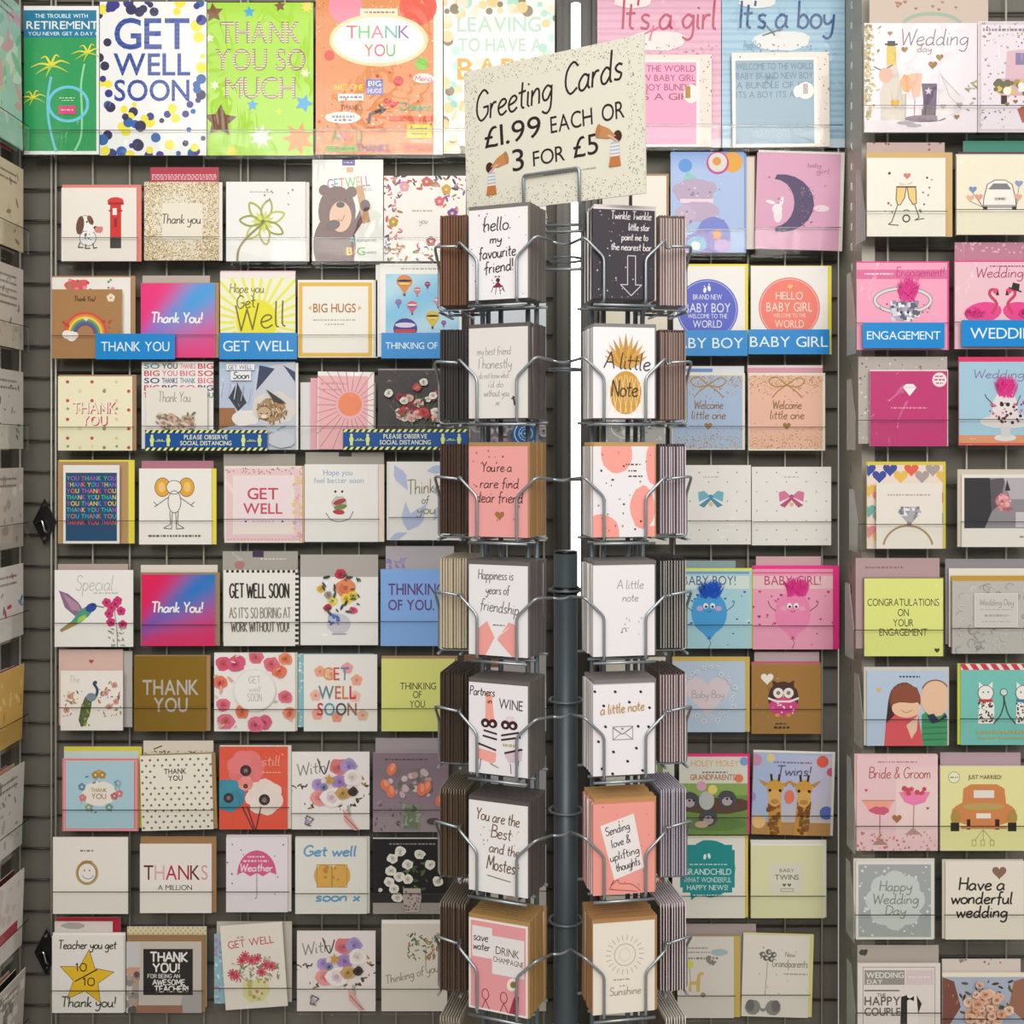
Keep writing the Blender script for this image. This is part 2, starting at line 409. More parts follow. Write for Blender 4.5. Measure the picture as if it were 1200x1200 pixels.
    def grid_dots(s, nx, ny, reg, r, c, stag=True, rot=0, avoid=None):
        s.up()
        for j in range(ny):
            for i in range(nx):
                x = reg[0] + (i + (0.5 if stag and j % 2 else 0.0) + 0.25) * (reg[2] - reg[0]) / nx; y = reg[1] + (j + 0.5) * (reg[3] - reg[1]) / ny
                if avoid and avoid[0] < x < avoid[2] and avoid[1] < y < avoid[3]: continue
                s.circ(x, y, r, c if isinstance(c, str) else c[(i * 3 + j * 2) % len(c)], 8, True)
        return s
    def glitter(s, n, cols, reg, seed=1, edge=None, r=0.7):
        """scattered glitter specks, denser towards the listed sides"""
        s.up(); rd = random.Random(seed); x0, y0, x1, y1 = reg
        for _ in range(n):
            t = abs(rd.gauss(0, 0.2)); u = rd.random()
            if t > 1: continue
            e = rd.choice(edge); d = t
            if e == 't': x, y = x0 + u * (x1 - x0), y0 + d * (y1 - y0)
            elif e == 'b': x, y = x0 + u * (x1 - x0), y1 - d * (y1 - y0)
            elif e == 'l': x, y = x0 + d * (x1 - x0), y0 + u * (y1 - y0)
            else: x, y = x1 - d * (x1 - x0), y0 + u * (y1 - y0)
            q = rd.uniform(0.5, 1.2) * r
            s._add([(x - q, y - q), (x + q, y - q), (x + q, y + q), (x - q, y + q)], rd.choice(cols))
        return s
    def _place(s, polys, wtot, cx, cy, W, align, rot):
        ca, sa = math.cos(R(rot)), math.sin(R(rot))
        off = {'c': -wtot / 2, 'l': 0, 'r': -wtot}[align]
        for poly, c in polys:
            s._add([(cx + (x + off) * ca - y * sa, cy + (x + off) * sa + y * ca) for x, y in poly], c)
    def txt(s, t, cx, cy, h, W, c, bold=1, align='c', rot=0, sp=0.07, bands=None):
        """upright sans capitals: centre x, baseline y, cap height, width"""
        s.up(); sc = h / CAP; x = 0; items = []
        for i, ch in enumerate(t):
            if ch == ' ': x += 0.3; continue
            vs_, fs, wd = GL[(bold, ch)]; items.append((ch, x, i)); x += wd + sp + (0.04 if ch in 'iIl' else 0)
        tot = (x - sp) * sc; k = W / tot if W else 1; polys = []
        for ch, ox, i in items:
            vs_, fs, wd = GL[(bold, ch)]; cc = c[i % len(c)] if isinstance(c, list) else c
            for f in fs: polys.append(([((ox + vs_[q][0]) * sc * k, -vs_[q][1] * sc) for q in f], cc))
        if bands:
            step, c2 = bands; cut = []
            for poly, cc in polys:
                y0 = math.floor(min(q[1] for q in poly) / step); y1 = math.ceil(max(q[1] for q in poly) / step)
                for j in range(y0, y1):
                    q = clip(poly, -1e4, j * step, 1e4, (j + 1) * step)
                    if len(q) > 2: cut.append((q, cc if j % 2 else c2))
            polys = cut
        s._place(polys, tot * k, cx, cy, W, align, rot); return s
    def hand(s, t, cx, cy, h, W, c, lw=1.0, align='c', rot=0, slant=None, jit=0.0):
        """pen lettering: centre x, baseline y, capital height, width"""
        slant = (0.0 if t.upper() == t else 0.1) if slant is None else slant
        s.up(); sc = h / 8.0; x = 0; L = []; rd = random.Random(len(t))
        for i, ch in enumerate(t):
            if ch == ' ': x += 2.4; continue
            wd, st = SK[ch]; dy = rd.uniform(-jit, jit)
            for sm, pts in st: L.append((sm, [(x + p[0] + slant * p[1], p[1] + dy) for p in pts], i))
            x += wd + (0.15 if slant else 0.4)
        tot = (x - 0.4) * sc; k = W / tot if W else 1
        ca, sa = math.cos(R(rot)), math.sin(R(rot)); off = {'c': -tot * k / 2, 'l': 0, 'r': -tot * k}[align]
        for sm, pts, i in L:
            q = catmull(pts, 3) if sm else pts
            q = [(a * sc * k + off, -b * sc) for a, b in q]
            s.line([(cx + a * ca - b * sa, cy + a * sa + b * ca) for a, b in q], lw, c[i % len(c)] if isinstance(c, list) else c, same=True)
        return s
    def tiny(s, cx, cy, W, h, c, seed=0):
        """a line of print too small to read: little dashes"""
        rd = random.Random(seed + int(cx * 7 + cy)); x = cx - W / 2; s.up()
        while x < cx + W / 2:
            q = rd.uniform(1.2, 4.5); s._add([(x, cy - h / 2), (min(x + q, cx + W / 2), cy - h / 2), (min(x + q, cx + W / 2), cy + h / 2), (x, cy + h / 2)], c); x += q + rd.uniform(0.8, 1.6)
        return s
    def flower(s, cx, cy, r, pc, cc, n=5, rot=0, pw=0.55, cr=0.28):
        s.up()
        for k in range(n):
            a = R(rot) + 2 * math.pi * k / n
            s.ell(cx + math.sin(a) * r * 0.6, cy - math.cos(a) * r * 0.6, r * pw * 0.75, r * 0.48, pc if isinstance(pc, str) else pc[k % len(pc)], 10, math.degrees(a) + 90, True)
        return s.circ(cx, cy, r * cr, cc, 10)
    def rose(s, cx, cy, r, c, dark, seed=0):
        rd = random.Random(seed)
        s.blob(cx, cy, r, r * 0.9, c, seed, 0.15, 12)
        for k in range(6):
            a = rd.uniform(0, 6.28); q = rd.uniform(0.35, 0.7)
            s.ell(cx + math.cos(a) * r * q * 0.7, cy + math.sin(a) * r * q * 0.7, r * 0.36, r * 0.2, mixc(c, dark, rd.uniform(0.25, 0.65)), 9, math.degrees(a) + 90)
        return s.circ(cx, cy, r * 0.24, dark, 9)
    def leaf(s, x0, y0, x1, y1, wd, c):
        mx_, my = (x0 + x1) / 2, (y0 + y1) / 2; dx, dy = x1 - x0, y1 - y0; d = math.hypot(dx, dy) or 1
        nx, ny = -dy / d * wd / 2, dx / d * wd / 2
        return s.poly([(x0, y0), (x0 * .7 + x1 * .3 + nx * .85, y0 * .7 + y1 * .3 + ny * .85), (mx_ + nx, my + ny), (x1, y1), (mx_ - nx, my - ny), (x0 * .7 + x1 * .3 - nx * .85, y0 * .7 + y1 * .3 - ny * .85)], c)
    def rays(s, cx, cy, r0, r1, n, wd, c, a0=0, a1=360):
        s.up()
        for k in range(n):
            a = R(a0 + (a1 - a0) * k / n)
            s.line([(cx + math.cos(a) * r0, cy - math.sin(a) * r0), (cx + math.cos(a) * r1, cy - math.sin(a) * r1)], wd, c, same=True)
        return s
    def emit(s, w_, h_, t):
        x0, y0, x1, y1 = s.r; V, Fc, Cl = [], [], []
        for k, poly, c in s.p:
            b = len(V); y = -t - k * s.STEP
            for px, py in poly: V.append(((px - x0) / (x1 - x0) * w_ - w_ / 2, y, h_ - (py - y0) / (y1 - y0) * h_))
            Fc.append(tuple(range(b + len(poly) - 1, b - 1, -1))); Cl.append(list(reversed(c)) if isinstance(c, list) else c)
        # keep faces towards -y
        out = []
        for i, f in enumerate(Fc):
            a = sum(V[f[j]][0] * V[f[(j + 1) % len(f)]][2] - V[f[(j + 1) % len(f)]][0] * V[f[j]][2] for j in range(len(f)))
            if a < 0:
                Fc[i] = tuple(reversed(f))
                if isinstance(Cl[i], list): Cl[i] = list(reversed(Cl[i]))
        return V, Fc, Cl
def sheet(name, w_, h_, t, edge, art, mat, parent=None, fy=0.0):
    """a card, envelope or board as a solid sheet with its printing in the same mesh; origin at the bottom centre of its back"""
    b = MB().quadbox(-w_ / 2, w_ / 2, -t, fy, 0, h_, 0, col(edge))
    V, Fc, Cl = list(b.v), list(b.f), list(b.c)
    if art is not None:
        v, f, c = art.emit(w_, h_, t); n = len(V)
        V += v; Fc += [tuple(n + i for i in q) for q in f]; Cl += c
    return mesh_obj(name, V, Fc, [mat], parent, None, Cl)

# ---------------------------------------------------------------- the shop: floor, wall, bay uprights, grids
def slab(name, x0, x1, y0, y1, z0, z1, m):
    o = MB().quadbox(x0, x1, y0, y1, z0, z1).build(name, m); return struct(o)
slab('floor', -3, 3, -6, 0.3, -0.05, 0, M_FLOOR)
SBX = -1.035                                   # face of the return bay on the viewer's left
slab('wall_back', SBX - 0.03, 0.672, 0.012, 0.05, 0, 2.7, M_WALLP)
slab('wall_left', SBX - 0.03, SBX, -0.9, 0.011, 0, 2.7, M_WALLP)
slab('wall_right', 0.70, 2.0, -0.128, -0.1, 0, 2.7, M_WALLP)
slab('trim_1', 0.674, 0.699, -0.14, 0.011, 0, 2.7, M_UPRIGHT)
b = MB()                                        # the slots punched in the upright
for k in range(60): b.quadbox(0.6732, 0.6742, -0.075, -0.07, 0.25 + k * 0.04, 0.265 + k * 0.04)
struct(b.build('trim_2', M_BRIGHT))
# reveal between the two bays with its lit tube
xa, xb = wx(652, 0.0), wx(699, 0.0)
b = MB().quadbox(xa, xa + 0.010, -0.02, 0.0115, 0.02, 2.7).quadbox(xb - 0.010, xb, -0.02, 0.0115, 0.02, 2.7).quadbox(xa + 0.0101, xb - 0.0101, 0.004, 0.0115, 0.02, 2.7)
struct(b.build('trim_3', M_CHANNEL))

def grid(name, x0, x1, pitch, z0, z1, y, label, vphase=0.0, zph=0.0):
    b = MB(); r = 0.0021
    x = x0 + vphase
    while x <= x1 + 1e-4:
        b.tube([(x, y, z0), (x, y, z1)], r, 6); x += pitch
    hz = len(b.f)
    z = z0 + zph
    while z <= z1:
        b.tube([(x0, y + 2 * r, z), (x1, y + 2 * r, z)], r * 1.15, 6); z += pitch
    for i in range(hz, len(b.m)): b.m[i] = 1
    o = b.build(name, [M_WIRE, M_WIRE_SHADED], None, True)
    return tag(o, label, 'wire grid')
PT = 43.3 * 1.7504e-3
z0 = wz(1250, 0); zt = wz(-60, 0)
zl = z0 + ((wz(306, 0) - z0) % PT)
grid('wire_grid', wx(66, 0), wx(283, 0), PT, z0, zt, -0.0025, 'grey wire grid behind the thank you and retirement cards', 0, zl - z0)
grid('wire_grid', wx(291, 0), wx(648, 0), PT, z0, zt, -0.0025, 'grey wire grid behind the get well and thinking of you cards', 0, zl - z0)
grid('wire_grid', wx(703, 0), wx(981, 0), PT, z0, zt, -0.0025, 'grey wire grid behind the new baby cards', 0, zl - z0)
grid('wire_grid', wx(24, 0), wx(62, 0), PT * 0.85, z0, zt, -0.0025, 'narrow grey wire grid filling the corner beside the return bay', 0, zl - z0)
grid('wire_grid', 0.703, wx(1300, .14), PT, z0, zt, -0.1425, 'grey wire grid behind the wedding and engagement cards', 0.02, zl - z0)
b = MB()
z = zl
while z < zt: b.tube([(SBX + 0.003, -0.6, z), (SBX + 0.003, -0.02, z)], 0.0023, 6); z += PT
for k in range(7): b.tube([(SBX + 0.0075, -0.05 - k * PT, z0), (SBX + 0.0075, -0.05 - k * PT, zt)], 0.0021, 6)
tag(b.build('wire_grid', M_WIRE, None, True), 'grey wire grid on the return bay that meets the back wall at a corner', 'wire grid')
# lit tube
LZ = wz(702, .02)
lamp = empty('tube_light', (wx(675, .02), -0.012, LZ))
tag(lamp, 'glowing white vertical tube light in the dark gap between the two bays', 'light')
hw = 0.0095
b = MB().tube([(0, 0, 0.006), (0, 0, wz(3, .02) - LZ)], hw, 14); tb = b.build('tube', M_LED, lamp, True); tb['label'] = 'glowing white tube'
MB().quadbox(-0.012, 0.012, 0.0005 + hw, 0.0155, 0.0, wz(-4, .02) - LZ).build('mounting_rail', M_CHANNEL, lamp)

# diamond brackets that pin the grid to the wall
def bracket(px, py, label, d=0.0):
    o = empty('grid_bracket', (wx(px, 0.02), 0.0, wz(py, 0.02)))
    tag(o, label, 'bracket')
    w_, h_ = 0.024, 0.047
    v = [(-w_, -0.012, 0), (0, -0.012, h_), (w_, -0.012, 0), (0, -0.012, -h_)]
    v += [(x, -0.009, z) for x, y, z in v]
    mesh_obj('plate', v, [(3, 2, 1, 0), (4, 5, 6, 7), (0, 1, 5, 4), (1, 2, 6, 5), (2, 3, 7, 6), (3, 0, 4, 7)], [M_BLACK], o)
    MB().tube(rounded([(-0.016, -0.0145, -0.002), (-0.002, -0.02, 0.006), (0.004, -0.02, -0.018), (0.008, -0.0145, -0.022)], 0.008), 0.0026).build('hook', M_BRIGHT, o, True)
    for s_ in (-1, 1): MB().tube([(0, -0.0122, s_ * 0.034), (0, -0.0142, s_ * 0.034)], 0.0035, 10).build('screw', M_BRIGHT, o)
bracket(50, 612, 'black diamond bracket with hook on the bare grid beside the navy thank you card')
bracket(52, 1118, 'black diamond bracket on the bare grid beside the ten out of ten star card')

# ---------------------------------------------------------------- pockets and cards
ACR = 0.0013
def pocket(x0, x1, ylip, yb, d, back, label, sides=False, ytop=None):
    """bent clear acrylic holder: back sheet, base and front lip; d = front of the lip, back = back sheet"""
    z0 = wz(yb, d) - 0.0055
    cx = (wx(x0, d) + wx(x1, d)) / 2; hw_ = (wx(x1, d) - wx(x0, d)) / 2
    o = mesh_pocket(hw_, wz(ylip, d) - z0, (wz(ytop, d) - z0) if ytop is not None else (wz(yb - 62, d) - z0), d - back, sides)
    o.location = (cx, -back, z0)
    tag(o, label, 'card holder')
    return o
def mesh_pocket(hw_, hl, hb, dp, sides):
    o = empty('card_pocket', (0, 0, 0))
    b = MB().quadbox(-hw_, hw_, -ACR, 0, 0, hb); b.m[1] = 1; b.build('back_panel', [M_ACR, M_EDGE], o)
    MB().quadbox(-hw_, hw_, -dp + ACR, -ACR, 0, ACR).build('base_shelf', [M_ACR, M_EDGE], o)
    b = MB().quadbox(-hw_, hw_, -dp, -dp + ACR, 0, hl - .0013); b.m[4] = b.m[5] = 1; b.quadbox(-hw_, hw_, -dp, -dp + ACR, hl - .0013, hl, 2); b.build('front_lip', [M_ACR, M_EDGE, M_RIM], o)
    if sides:
        for sx in (-1,):                                                    # only the outer end is closed
            b = MB()
            xs = (-hw_ - ACR, -hw_) if sx < 0 else (hw_, hw_ + ACR)
            y0, y1 = -dp, 0
            prof = [(y0, 0), (y1, 0), (y1, hb), (y0 * 0.45, hb), (y0, hl)]
            b.v += [(xs[0], y, z) for y, z in prof] + [(xs[1], y, z) for y, z in prof]
            b.f += [(4, 3, 2, 1, 0), (5, 6, 7, 8, 9)]; b.m += [0, 0]
            for i in range(5): b.f.append((i, (i + 1) % 5, 5 + (i + 1) % 5, 5 + i)); b.m.append(1 if i in (2, 3, 4) else 0)
            b.build('side_panel', [M_FROST, M_EDGE], o)
    return o

BD, RD = 0.046, 0.194           # depth of the front cards in the back bays and in the right bay (metres out from the grid)
def card(rect, d, fn, label, env=None, rot=0.0, mat=None, edge='ece8e0', t=0.0025, name='greeting_card', cat='greeting card', group=None):
    x0, y0, x1, y1 = rect
    A = Art(rect)
    if isinstance(fn, str): A.bg(fn)
    else: fn(A)
    w_, h_ = wx(x1, d) - wx(x0, d), wz(y0, d) - wz(y1, d)
    o = sheet(name, w_, h_, t, edge, A, mat or M_CARD)
    cx, cz = (wx(x0, d) + wx(x1, d)) / 2, (wz(y0, d) + wz(y1, d)) / 2
    a = R(rot)                                     # positive = clockwise as seen
    o.rotation_euler = (0, a, 0)
    o.location = (cx - math.sin(a) * h_ / 2, -d + t, cz - math.cos(a) * h_ / 2 + abs(math.sin(a)) * (w_ / 2 + (.004 if env else 0)))
    tag(o, label, cat, group)
    if env:
        c, (l, tp, r) = env[0], env[1]
        s = scale_at(d); e = sheet('envelope', w_ + (l + r) * s, h_ + tp * s, 0.0025, c, None, M_CARD, o)
        e.location = ((r - l) / 2 * s, 0.0037, 0); e['label'] = env[2] if len(env) > 2 else 'envelope behind the card'
    return o
def tuft(parent, cx, cz, w_, h_, c, n=150, seed=1, name='feather_tuft', label='fluffy feather tuft'):
    """fluff glued to a card: many fine tapering barbs"""
    rd = random.Random(seed); V, Fc = [], []
    for _ in range(n):
        a = rd.uniform(-1.15, 1.15); l = rd.uniform(0.55, 1.0)
        bx, bz = rd.uniform(-0.32, 0.32) * w_, rd.uniform(-0.5, -0.1) * h_
        ex, ez = math.sin(a) * w_ * 0.62 * l, -0.5 * h_ + math.cos(a * 0.75) * h_ * l * 1.05
        y0, y1 = -rd.uniform(0.001, 0.004), -rd.uniform(0.002, 0.012); q = 0.0011; b_ = len(V)
        mx_, mz = (bx * .45 + ex * .55) * 1.05, (bz + ez) / 2 + 0.06 * h_
        V += [(cx + bx - q, y0, cz + bz), (cx + bx + q, y0, cz + bz), (cx + mx_ + q, (y0 + y1) / 2 - .001, cz + mz), (cx + mx_ - q, (y0 + y1) / 2 - .001, cz + mz), (cx + ex, y1, cz + ez),
              (cx + bx, y0 - .0012, cz + bz), (cx + mx_, (y0 + y1) / 2 - .0025, cz + mz)]
        Fc += [(b_, b_ + 1, b_ + 2, b_ + 3), (b_ + 3, b_ + 2, b_ + 4), (b_ + 1, b_ + 5, b_ + 6, b_ + 2), (b_ + 5, b_, b_ + 3, b_ + 6), (b_ + 2, b_ + 6, b_ + 4), (b_ + 6, b_ + 3, b_ + 4)]
    o = mesh_obj(name, V, Fc, [plain(name + '_' + c, c, 0.8)], parent); o['label'] = label; return o
def on_card(o, rect, px, py):
    x0, y0, x1, y1 = rect; d = -o.location.y + 0.0025; s = scale_at(d)
    return (px - (x0 + x1) / 2) * s, (y1 - py) * s
PKS = []
def full(rect, fn, label, nick, env=None, behind=(), rot=0, sides=True, mat=None, lip=28, d=BD, edge='ece8e0', pk=True, pky=None, pkx=None, t=0.0025, mlabel=None):
    o = card(rect, d, fn, label, env, rot, mat, edge, t)
    for i, bh in enumerate(behind):
        r2, f2, lab = bh[0], bh[1], bh[2]
        card(r2, d - (0.011, 0.018, 0.024)[i], f2, lab, bh[3] if len(bh) > 3 else None, 0, bh[4] if len(bh) > 4 else None, t=0.002)
    x0, y0, x1, y1 = rect
    if pk:
        right = d > 0.1
        a, b_ = pkx or (x0 - 1, x1 + 2)
        if right and x0 < 1060:
            a = min([a] + [bh[0][0] - 2 for bh in behind]) if not (env and env[1][0] > 2) else a - 3
        yk = pky or y1
        for pa, pb, py_, pd in PKS:
            if abs(pd - d) < .03 and abs(py_ - yk) < 22 and a < pb and b_ > pa:
                if a > pa: a = pb + .6
                else: b_ = pa - .6
        PKS.append((a, b_, yk, d))
        pocket(a, b_, (pky or y1) - lip, (pky or y1) + 1, d + 0.0085, (0.15 if right else 0.0125), 'clear acrylic holder with the ' + nick + ' in it', right and sides and x0 < 1060, y0 + 8 if right else None)
    return o

# ================================================================ top row: large cards
def a_retire(A):
    A.bg('1f9a55'); A.rect(20, 0, 120, 12, 'f2f2ee'); A.rect(20, 12, 120, 44, '0f78a0'); A.rect(20, 177, 120, 184, 'f2f2ee'); A.rect(113, 0, 120, 184, 'f2f2ee')
    A.txt('THE TROUBLE WITH', 72, 21, 4.6, 62, 'd5f2ee'); A.txt('RETIREMENT', 73, 34, 9, 84, 'e8fbf6'); A.txt('YOU NEVER GET A DAY OFF', 78, 41.5, 4, 90, 'd5f2ee')
    A.line([(66, 178), (62, 165), (57, 140), (56, 115), (60, 90)], 3, '6cc6d8', True); A.line([(87, 178), (95, 160), (96, 130), (95, 100), (99, 75)], 2.4, '8fd6a8', True)
    A.ring(80, 122, 23, 20, 3.5, '6cc6e0')
    for cx, cy, q in ((60, 77, 1), (103, 62, .8), (39, 115, .7)):
        for dx, dy in ((-24, 2), (-18, 10), (-12, -8), (22, -2), (20, 8), (10, -10), (-6, 13)):
            A.line([(cx, cy), (cx + dx * .5 * q, cy + (dy - 5) * .8 * q), (cx + dx * q, cy + dy * q)], 3.4 * q, 'e8dd3a' if dy < 5 else 'b8cf3a', True, taper=True)
    A.rect(69, 124, 89, 134, 'd9457a'); A.tiny(79, 129, 14, 1.4, 'f6c6d6'); A.tiny(79, 115, 18, 1.2, 'cdeecb'); A.tiny(80, 118, 14, 1, 'cdeecb')
full((28, 7, 116, 181), a_retire, 'large green retirement card with palm trees and a teal header', 'green retirement card', rot=0, mat=M_WRAP, lip=29, t=.004)
def a_gws(A):
    A.bg('f4f2f2')
    A.dots(46, 3, 7, ['2a2a86', 'f4e23c', '1f5fa8', 'f4e23c', '241d50', '3f2f8c'], (115, 122, 243, 182), 4); A.dots(12, 3, 6.5, ['2a2a86', 'f4e23c', '241d50'], (115, 0, 130, 120), 6); A.dots(12, 3, 7, ['2a2a86', 'f4e23c', '241d50', '1f5fa8'], (229, 0, 243, 122), 8); A.dots(12, 3, 7, ['2a2a86', 'f4e23c', '241d50'], (130, 0, 230, 15), 9)
    c = '1c3c92'
    A.txt('GET', 178, 57, 35, 88, c, bands=(2.6, '2f55a8')); A.txt('WELL', 178, 88, 25, 90, c, bands=(2.6, '2f55a8')); A.txt('SOON', 178, 118, 24, 88, c, bands=(2.6, '2f55a8'))
full((117, 2, 242, 182), a_gws, 'large white get well soon card in blue capitals with blue and yellow spots', 'large blue lettered get well soon card', mat=M_WRAP, lip=30, t=.004)
def a_tysm(A):
    A.bg('a5d82a')
    for t, y, W in (('THANK', 50, 94), ('YOU SO', 82, 106), ('MUCH', 115, 82)):
        A.txt(t, 305, y, 24, W, '6a4a34')
        A.txt(t, 305, y - .6, 22.8, W - 1.5, 'eadcc4', 0, bands=(1.5, '9c7a5c'))
    for x, y, r, c, n in ((250, 15, 12, '7a4a1c', 5), (292, 14, 7, '2f9fd6', 5), (328, 7, 7, '7a4a1c', 5), (258, 142, 20, '6e431a', 5), (296, 123, 7, '2f9fd6', 5), (356, 121, 11, '2f9fd6', 5), (306, 160, 15, 'dfe6d8', 8), (350, 163, 20, 'd98a2a', 7), (327, 131, 5, 'cfe23a', 5), (252, 100, 6, 'dff0c0', 6), (358, 86, 6, 'e6f2cc', 6), (272, 178, 9, 'e8d83c', 6), (246, 45, 6, 'e6f2cc', 5), (360, 8, 9, 'e9d85a', 8)): A.star(x, y, r, c, n, .5, x % 40 - 15)
full((243, 3, 367, 182), a_tysm, 'large lime green thank you so much card with stars', 'lime thank you so much card', mat=M_WRAP, lip=30, t=.004)
def a_tyor(A):
    A.bg('dd8a4c'); A.rect(508, -6, 520, 182, 'e6e2de')
    A.glitter(300, ['f2c48c', 'c46a34', 'f6dcb0'], (372, 0, 508, 180), 5, 'tb', .8)
    A.circ(405, 8, 20, 'f08aa0'); A.circ(490, 8, 22, 'e2553c'); A.rect(422, 10, 466, 19, 'efe0cc'); A.tiny(445, 14.5, 36, 2, '8a6a58')
    A.ell(444, 47, 58, 31, 'f6d9a8', 28); A.ell(444, 47, 53, 27, 'f0eee8', 28)
    A.txt('THANK', 443, 45, 15, 74, ['e0506a', '6fc46a', 'e07a9a', '5ab4a6', '8a5ab0'], 0); A.txt('YOU', 445, 66, 14, 36, ['e2603a', 'd64a70', '62b45a'], 0)
    A.circ(386, 65, 6, 'd8402c'); A.star(494, 75, 9, '86c43c', 7, .75); A.circ(467, 95, 6, 'cc3a2c')
    A.txt('NICE ONE', 409, 106, 7, 34, 'f2d03c'); A.rect(429, 93, 449, 111, '6c7cc4'); A.txt('BIG', 439, 101, 6, 15, 'e6e8f8'); A.txt('HUGS', 439, 109, 5, 16, 'f4d0e0'); A.ell(496, 92, 12, 6, 'f6dfd8'); A.hand('Merci', 496, 95, 6, 20, 'c8508a', .9)
    A.rect(396, 110, 426, 118, 'ece4da'); A.tiny(411, 114, 26, 2.4, '6a86b0'); A.txt('THANKS', 412, 129, 6, 26, '7a4a3c', 0); A.line([(432, 145), (434, 134), (446, 129)], 3.5, '3a2a22'); A.poly([(444, 122), (453, 128), (445, 135)], '3a2a22')
    A.hand('Star', 458, 124, 8, 18, 'e2405a', 1.6); A.hand('Cheers', 486, 129, 9, 36, '7ab488', 1.6); A.ell(402, 138, 21, 7, 'f3ece4'); A.tiny(402, 137, 26, 3, '8a9aac'); A.tiny(402, 141, 20, 2, '8a9aac')
    A.rect(456, 136, 507, 142, 'd95a2c'); A.txt('THANK U', 399, 166, 13, 50, ['e06a3a', 'e0a43a', '5aa05a', 'b0508a'], 0); A.txt('TA', 442, 158, 10, 22, 'd86a2c', 0); A.rect(477, 146, 506, 162, 'ecd838'); A.tiny(491, 151, 20, 2, '8a7a1c'); A.tiny(491, 157, 20, 2, '8a7a1c')
    A.rect(382, 171, 419, 178, '86b43c'); A.tiny(400, 174.5, 30, 2, '3f6a1c'); A.txt('THANKS', 437, 178, 9, 38, '7a4a80'); A.txt('THANKS', 492, 168, 5, 26, 'f0d8c0'); A.txt('BUNCH', 491, 178, 8, 32, 'cc3a3a')
    A.dots(40, .8, 1.8, ['f4e6c0', 'b0502c', 'd83a3a'], (374, 80, 508, 180), 12)
full((370, -6, 519, 181), a_tyor, 'large orange thank you card crowded with small thank you words round a white oval', 'orange word filled thank you card', mat=M_WRAP, lip=30, t=.004)
def a_leave(A):
    A.bg('eeece6'); cs = ['f0c88a', 'a8d8c4', '8a7a62', 'f2d2a0', 'bfe2d6', 'e6ddc8']
    A.dots(26, 4, 7, cs, (519, 0, 540, 182), 3); A.dots(24, 3, 7, cs, (519, 0, 650, 14), 5); A.dots(20, 3, 6, cs, (634, 0, 652, 182), 7); A.dots(10, 4, 7, cs, (520, 110, 548, 182), 9)
    A.txt('LEAVING', 585, 37, 17, 98, 'b4d2c2'); A.txt('TO HAVE A', 586, 60, 15, 98, 'b4d2c2'); A.txt('BABY', 585, 93, 24, 98, 'dfa63c'); A.dots(26, 1, 1.8, ['f2e2b4'], (536, 70, 634, 92), 3)
full((520, -6, 650, 180), a_leave, 'large pale leaving to have a baby card with pastel spots, partly behind the price sign', 'leaving to have a baby card', mat=M_WRAP, lip=30, t=.004)
def gift(A, x0, x1, base, stripe, txt, ink, b):
    A.bg(base)
    for k in range(24): A.rect(x0, -10 + k * 8 + (k % 3), x1, -7 + k * 8 + (k % 3), stripe)
    A.blob(x0 + 70, 48, 34, 12, mixc(base, 'eee6dc', .7), 3); A.blob(x0 + 40, 2, 22, 8, mixc(base, 'eee6dc', .7), 5)
    A.rect(x0, 163, x1, 174, mixc(base, 'f0eeee', .35))
def a_bagg(A):
    gift(A, 700, 845, 'd9a6bd', 'd29ab2', '', '', 0)
    A.hand("It's a girl", 783, 34, 34, 112, 'b02a4c', 2.6, slant=.06); A.line([(755, 40), (772, 32)], 2, 'd0507a'); A.line([(766, 30), (761, 48)], 2, 'd0507a')
    A.dots(30, .6, 1.3, ['9a8a92', 'b0708a'], (745, 52, 840, 64), 5)
def a_bagb(A):
    gift(A, 846, 990, '9dbfd4', '8db4cc', '', '', 0)
    A.hand("It's a boy", 921, 33, 32, 112, '1a4a80', 2.8, slant=.06); A.line([(893, 42), (917, 34)], 2, '6a7478'); A.line([(898, 30), (908, 42)], 2, '6a7478'); A.hand('hello', 881, 56, 9, 20, '6a9cc0', 1)
    A.dots(30, .6, 1.3, ['8a8f98'], (870, 52, 980, 64), 6)
def inner(A, x0, y0, x1, y1, base, ink, edge, lines):
    A.bg('e6dcd2'); A.dots(150, .5, 1.2, ['8c8078', 'b06a70'], (x0, y0, x1, y1), 7)
    A.rect(x0 + 1, y0 + 6, x1 - 14, y1 - 1, 'ebe7e2'); A.rect(x0 + 4, y0 + 9, x1 - 18, y1 - 4, base)
    for k, t in enumerate(lines): A.txt(t, (x0 + x1 - 14) / 2, y0 + 20 + k * 11, 7.5, x1 - x0 - 24, ink, 0)
def a_ing(A):
    inner(A, 735, 64, 834, 173, 'eba3c4', 'a84a6a', '', ['TO THE WORLD', 'NEW BABY GIRL', 'OF JOY BUNDLE', 'ITS A GIRL'])
    A.ell(810, 110, 9, 11, 'f0e6e0'); A.rect(803, 101, 809, 115, 'b0863c')
def a_inb(A):
    inner(A, 858, 62, 972, 173, '86a3b6', '4f7088', '', ['WELCOME TO THE WORLD', 'BABY BRAND NEW BOY', 'A BUNDLE OF JOY', 'ITS A BOY ITS A BOY'])
    A.ell(944, 107, 10, 10, 'eae6e0'); A.rect(941, 99, 947, 111, 'b0a0a4'); A.ell(935, 108, 5, 7, 'eae6e0')
full((700, -10, 845, 173), a_bagg, "large pink striped it's a girl card behind a smaller pink baby card", "pink it's a girl card", mat=M_WRAP, d=.034, lip=27, t=.004, pk=False)
full((846, -10, 990, 173), a_bagb, "large blue striped it's a boy card behind a smaller slate blue baby card", "blue it's a boy card", mat=M_WRAP, d=.034, lip=27, t=.004, pk=False)
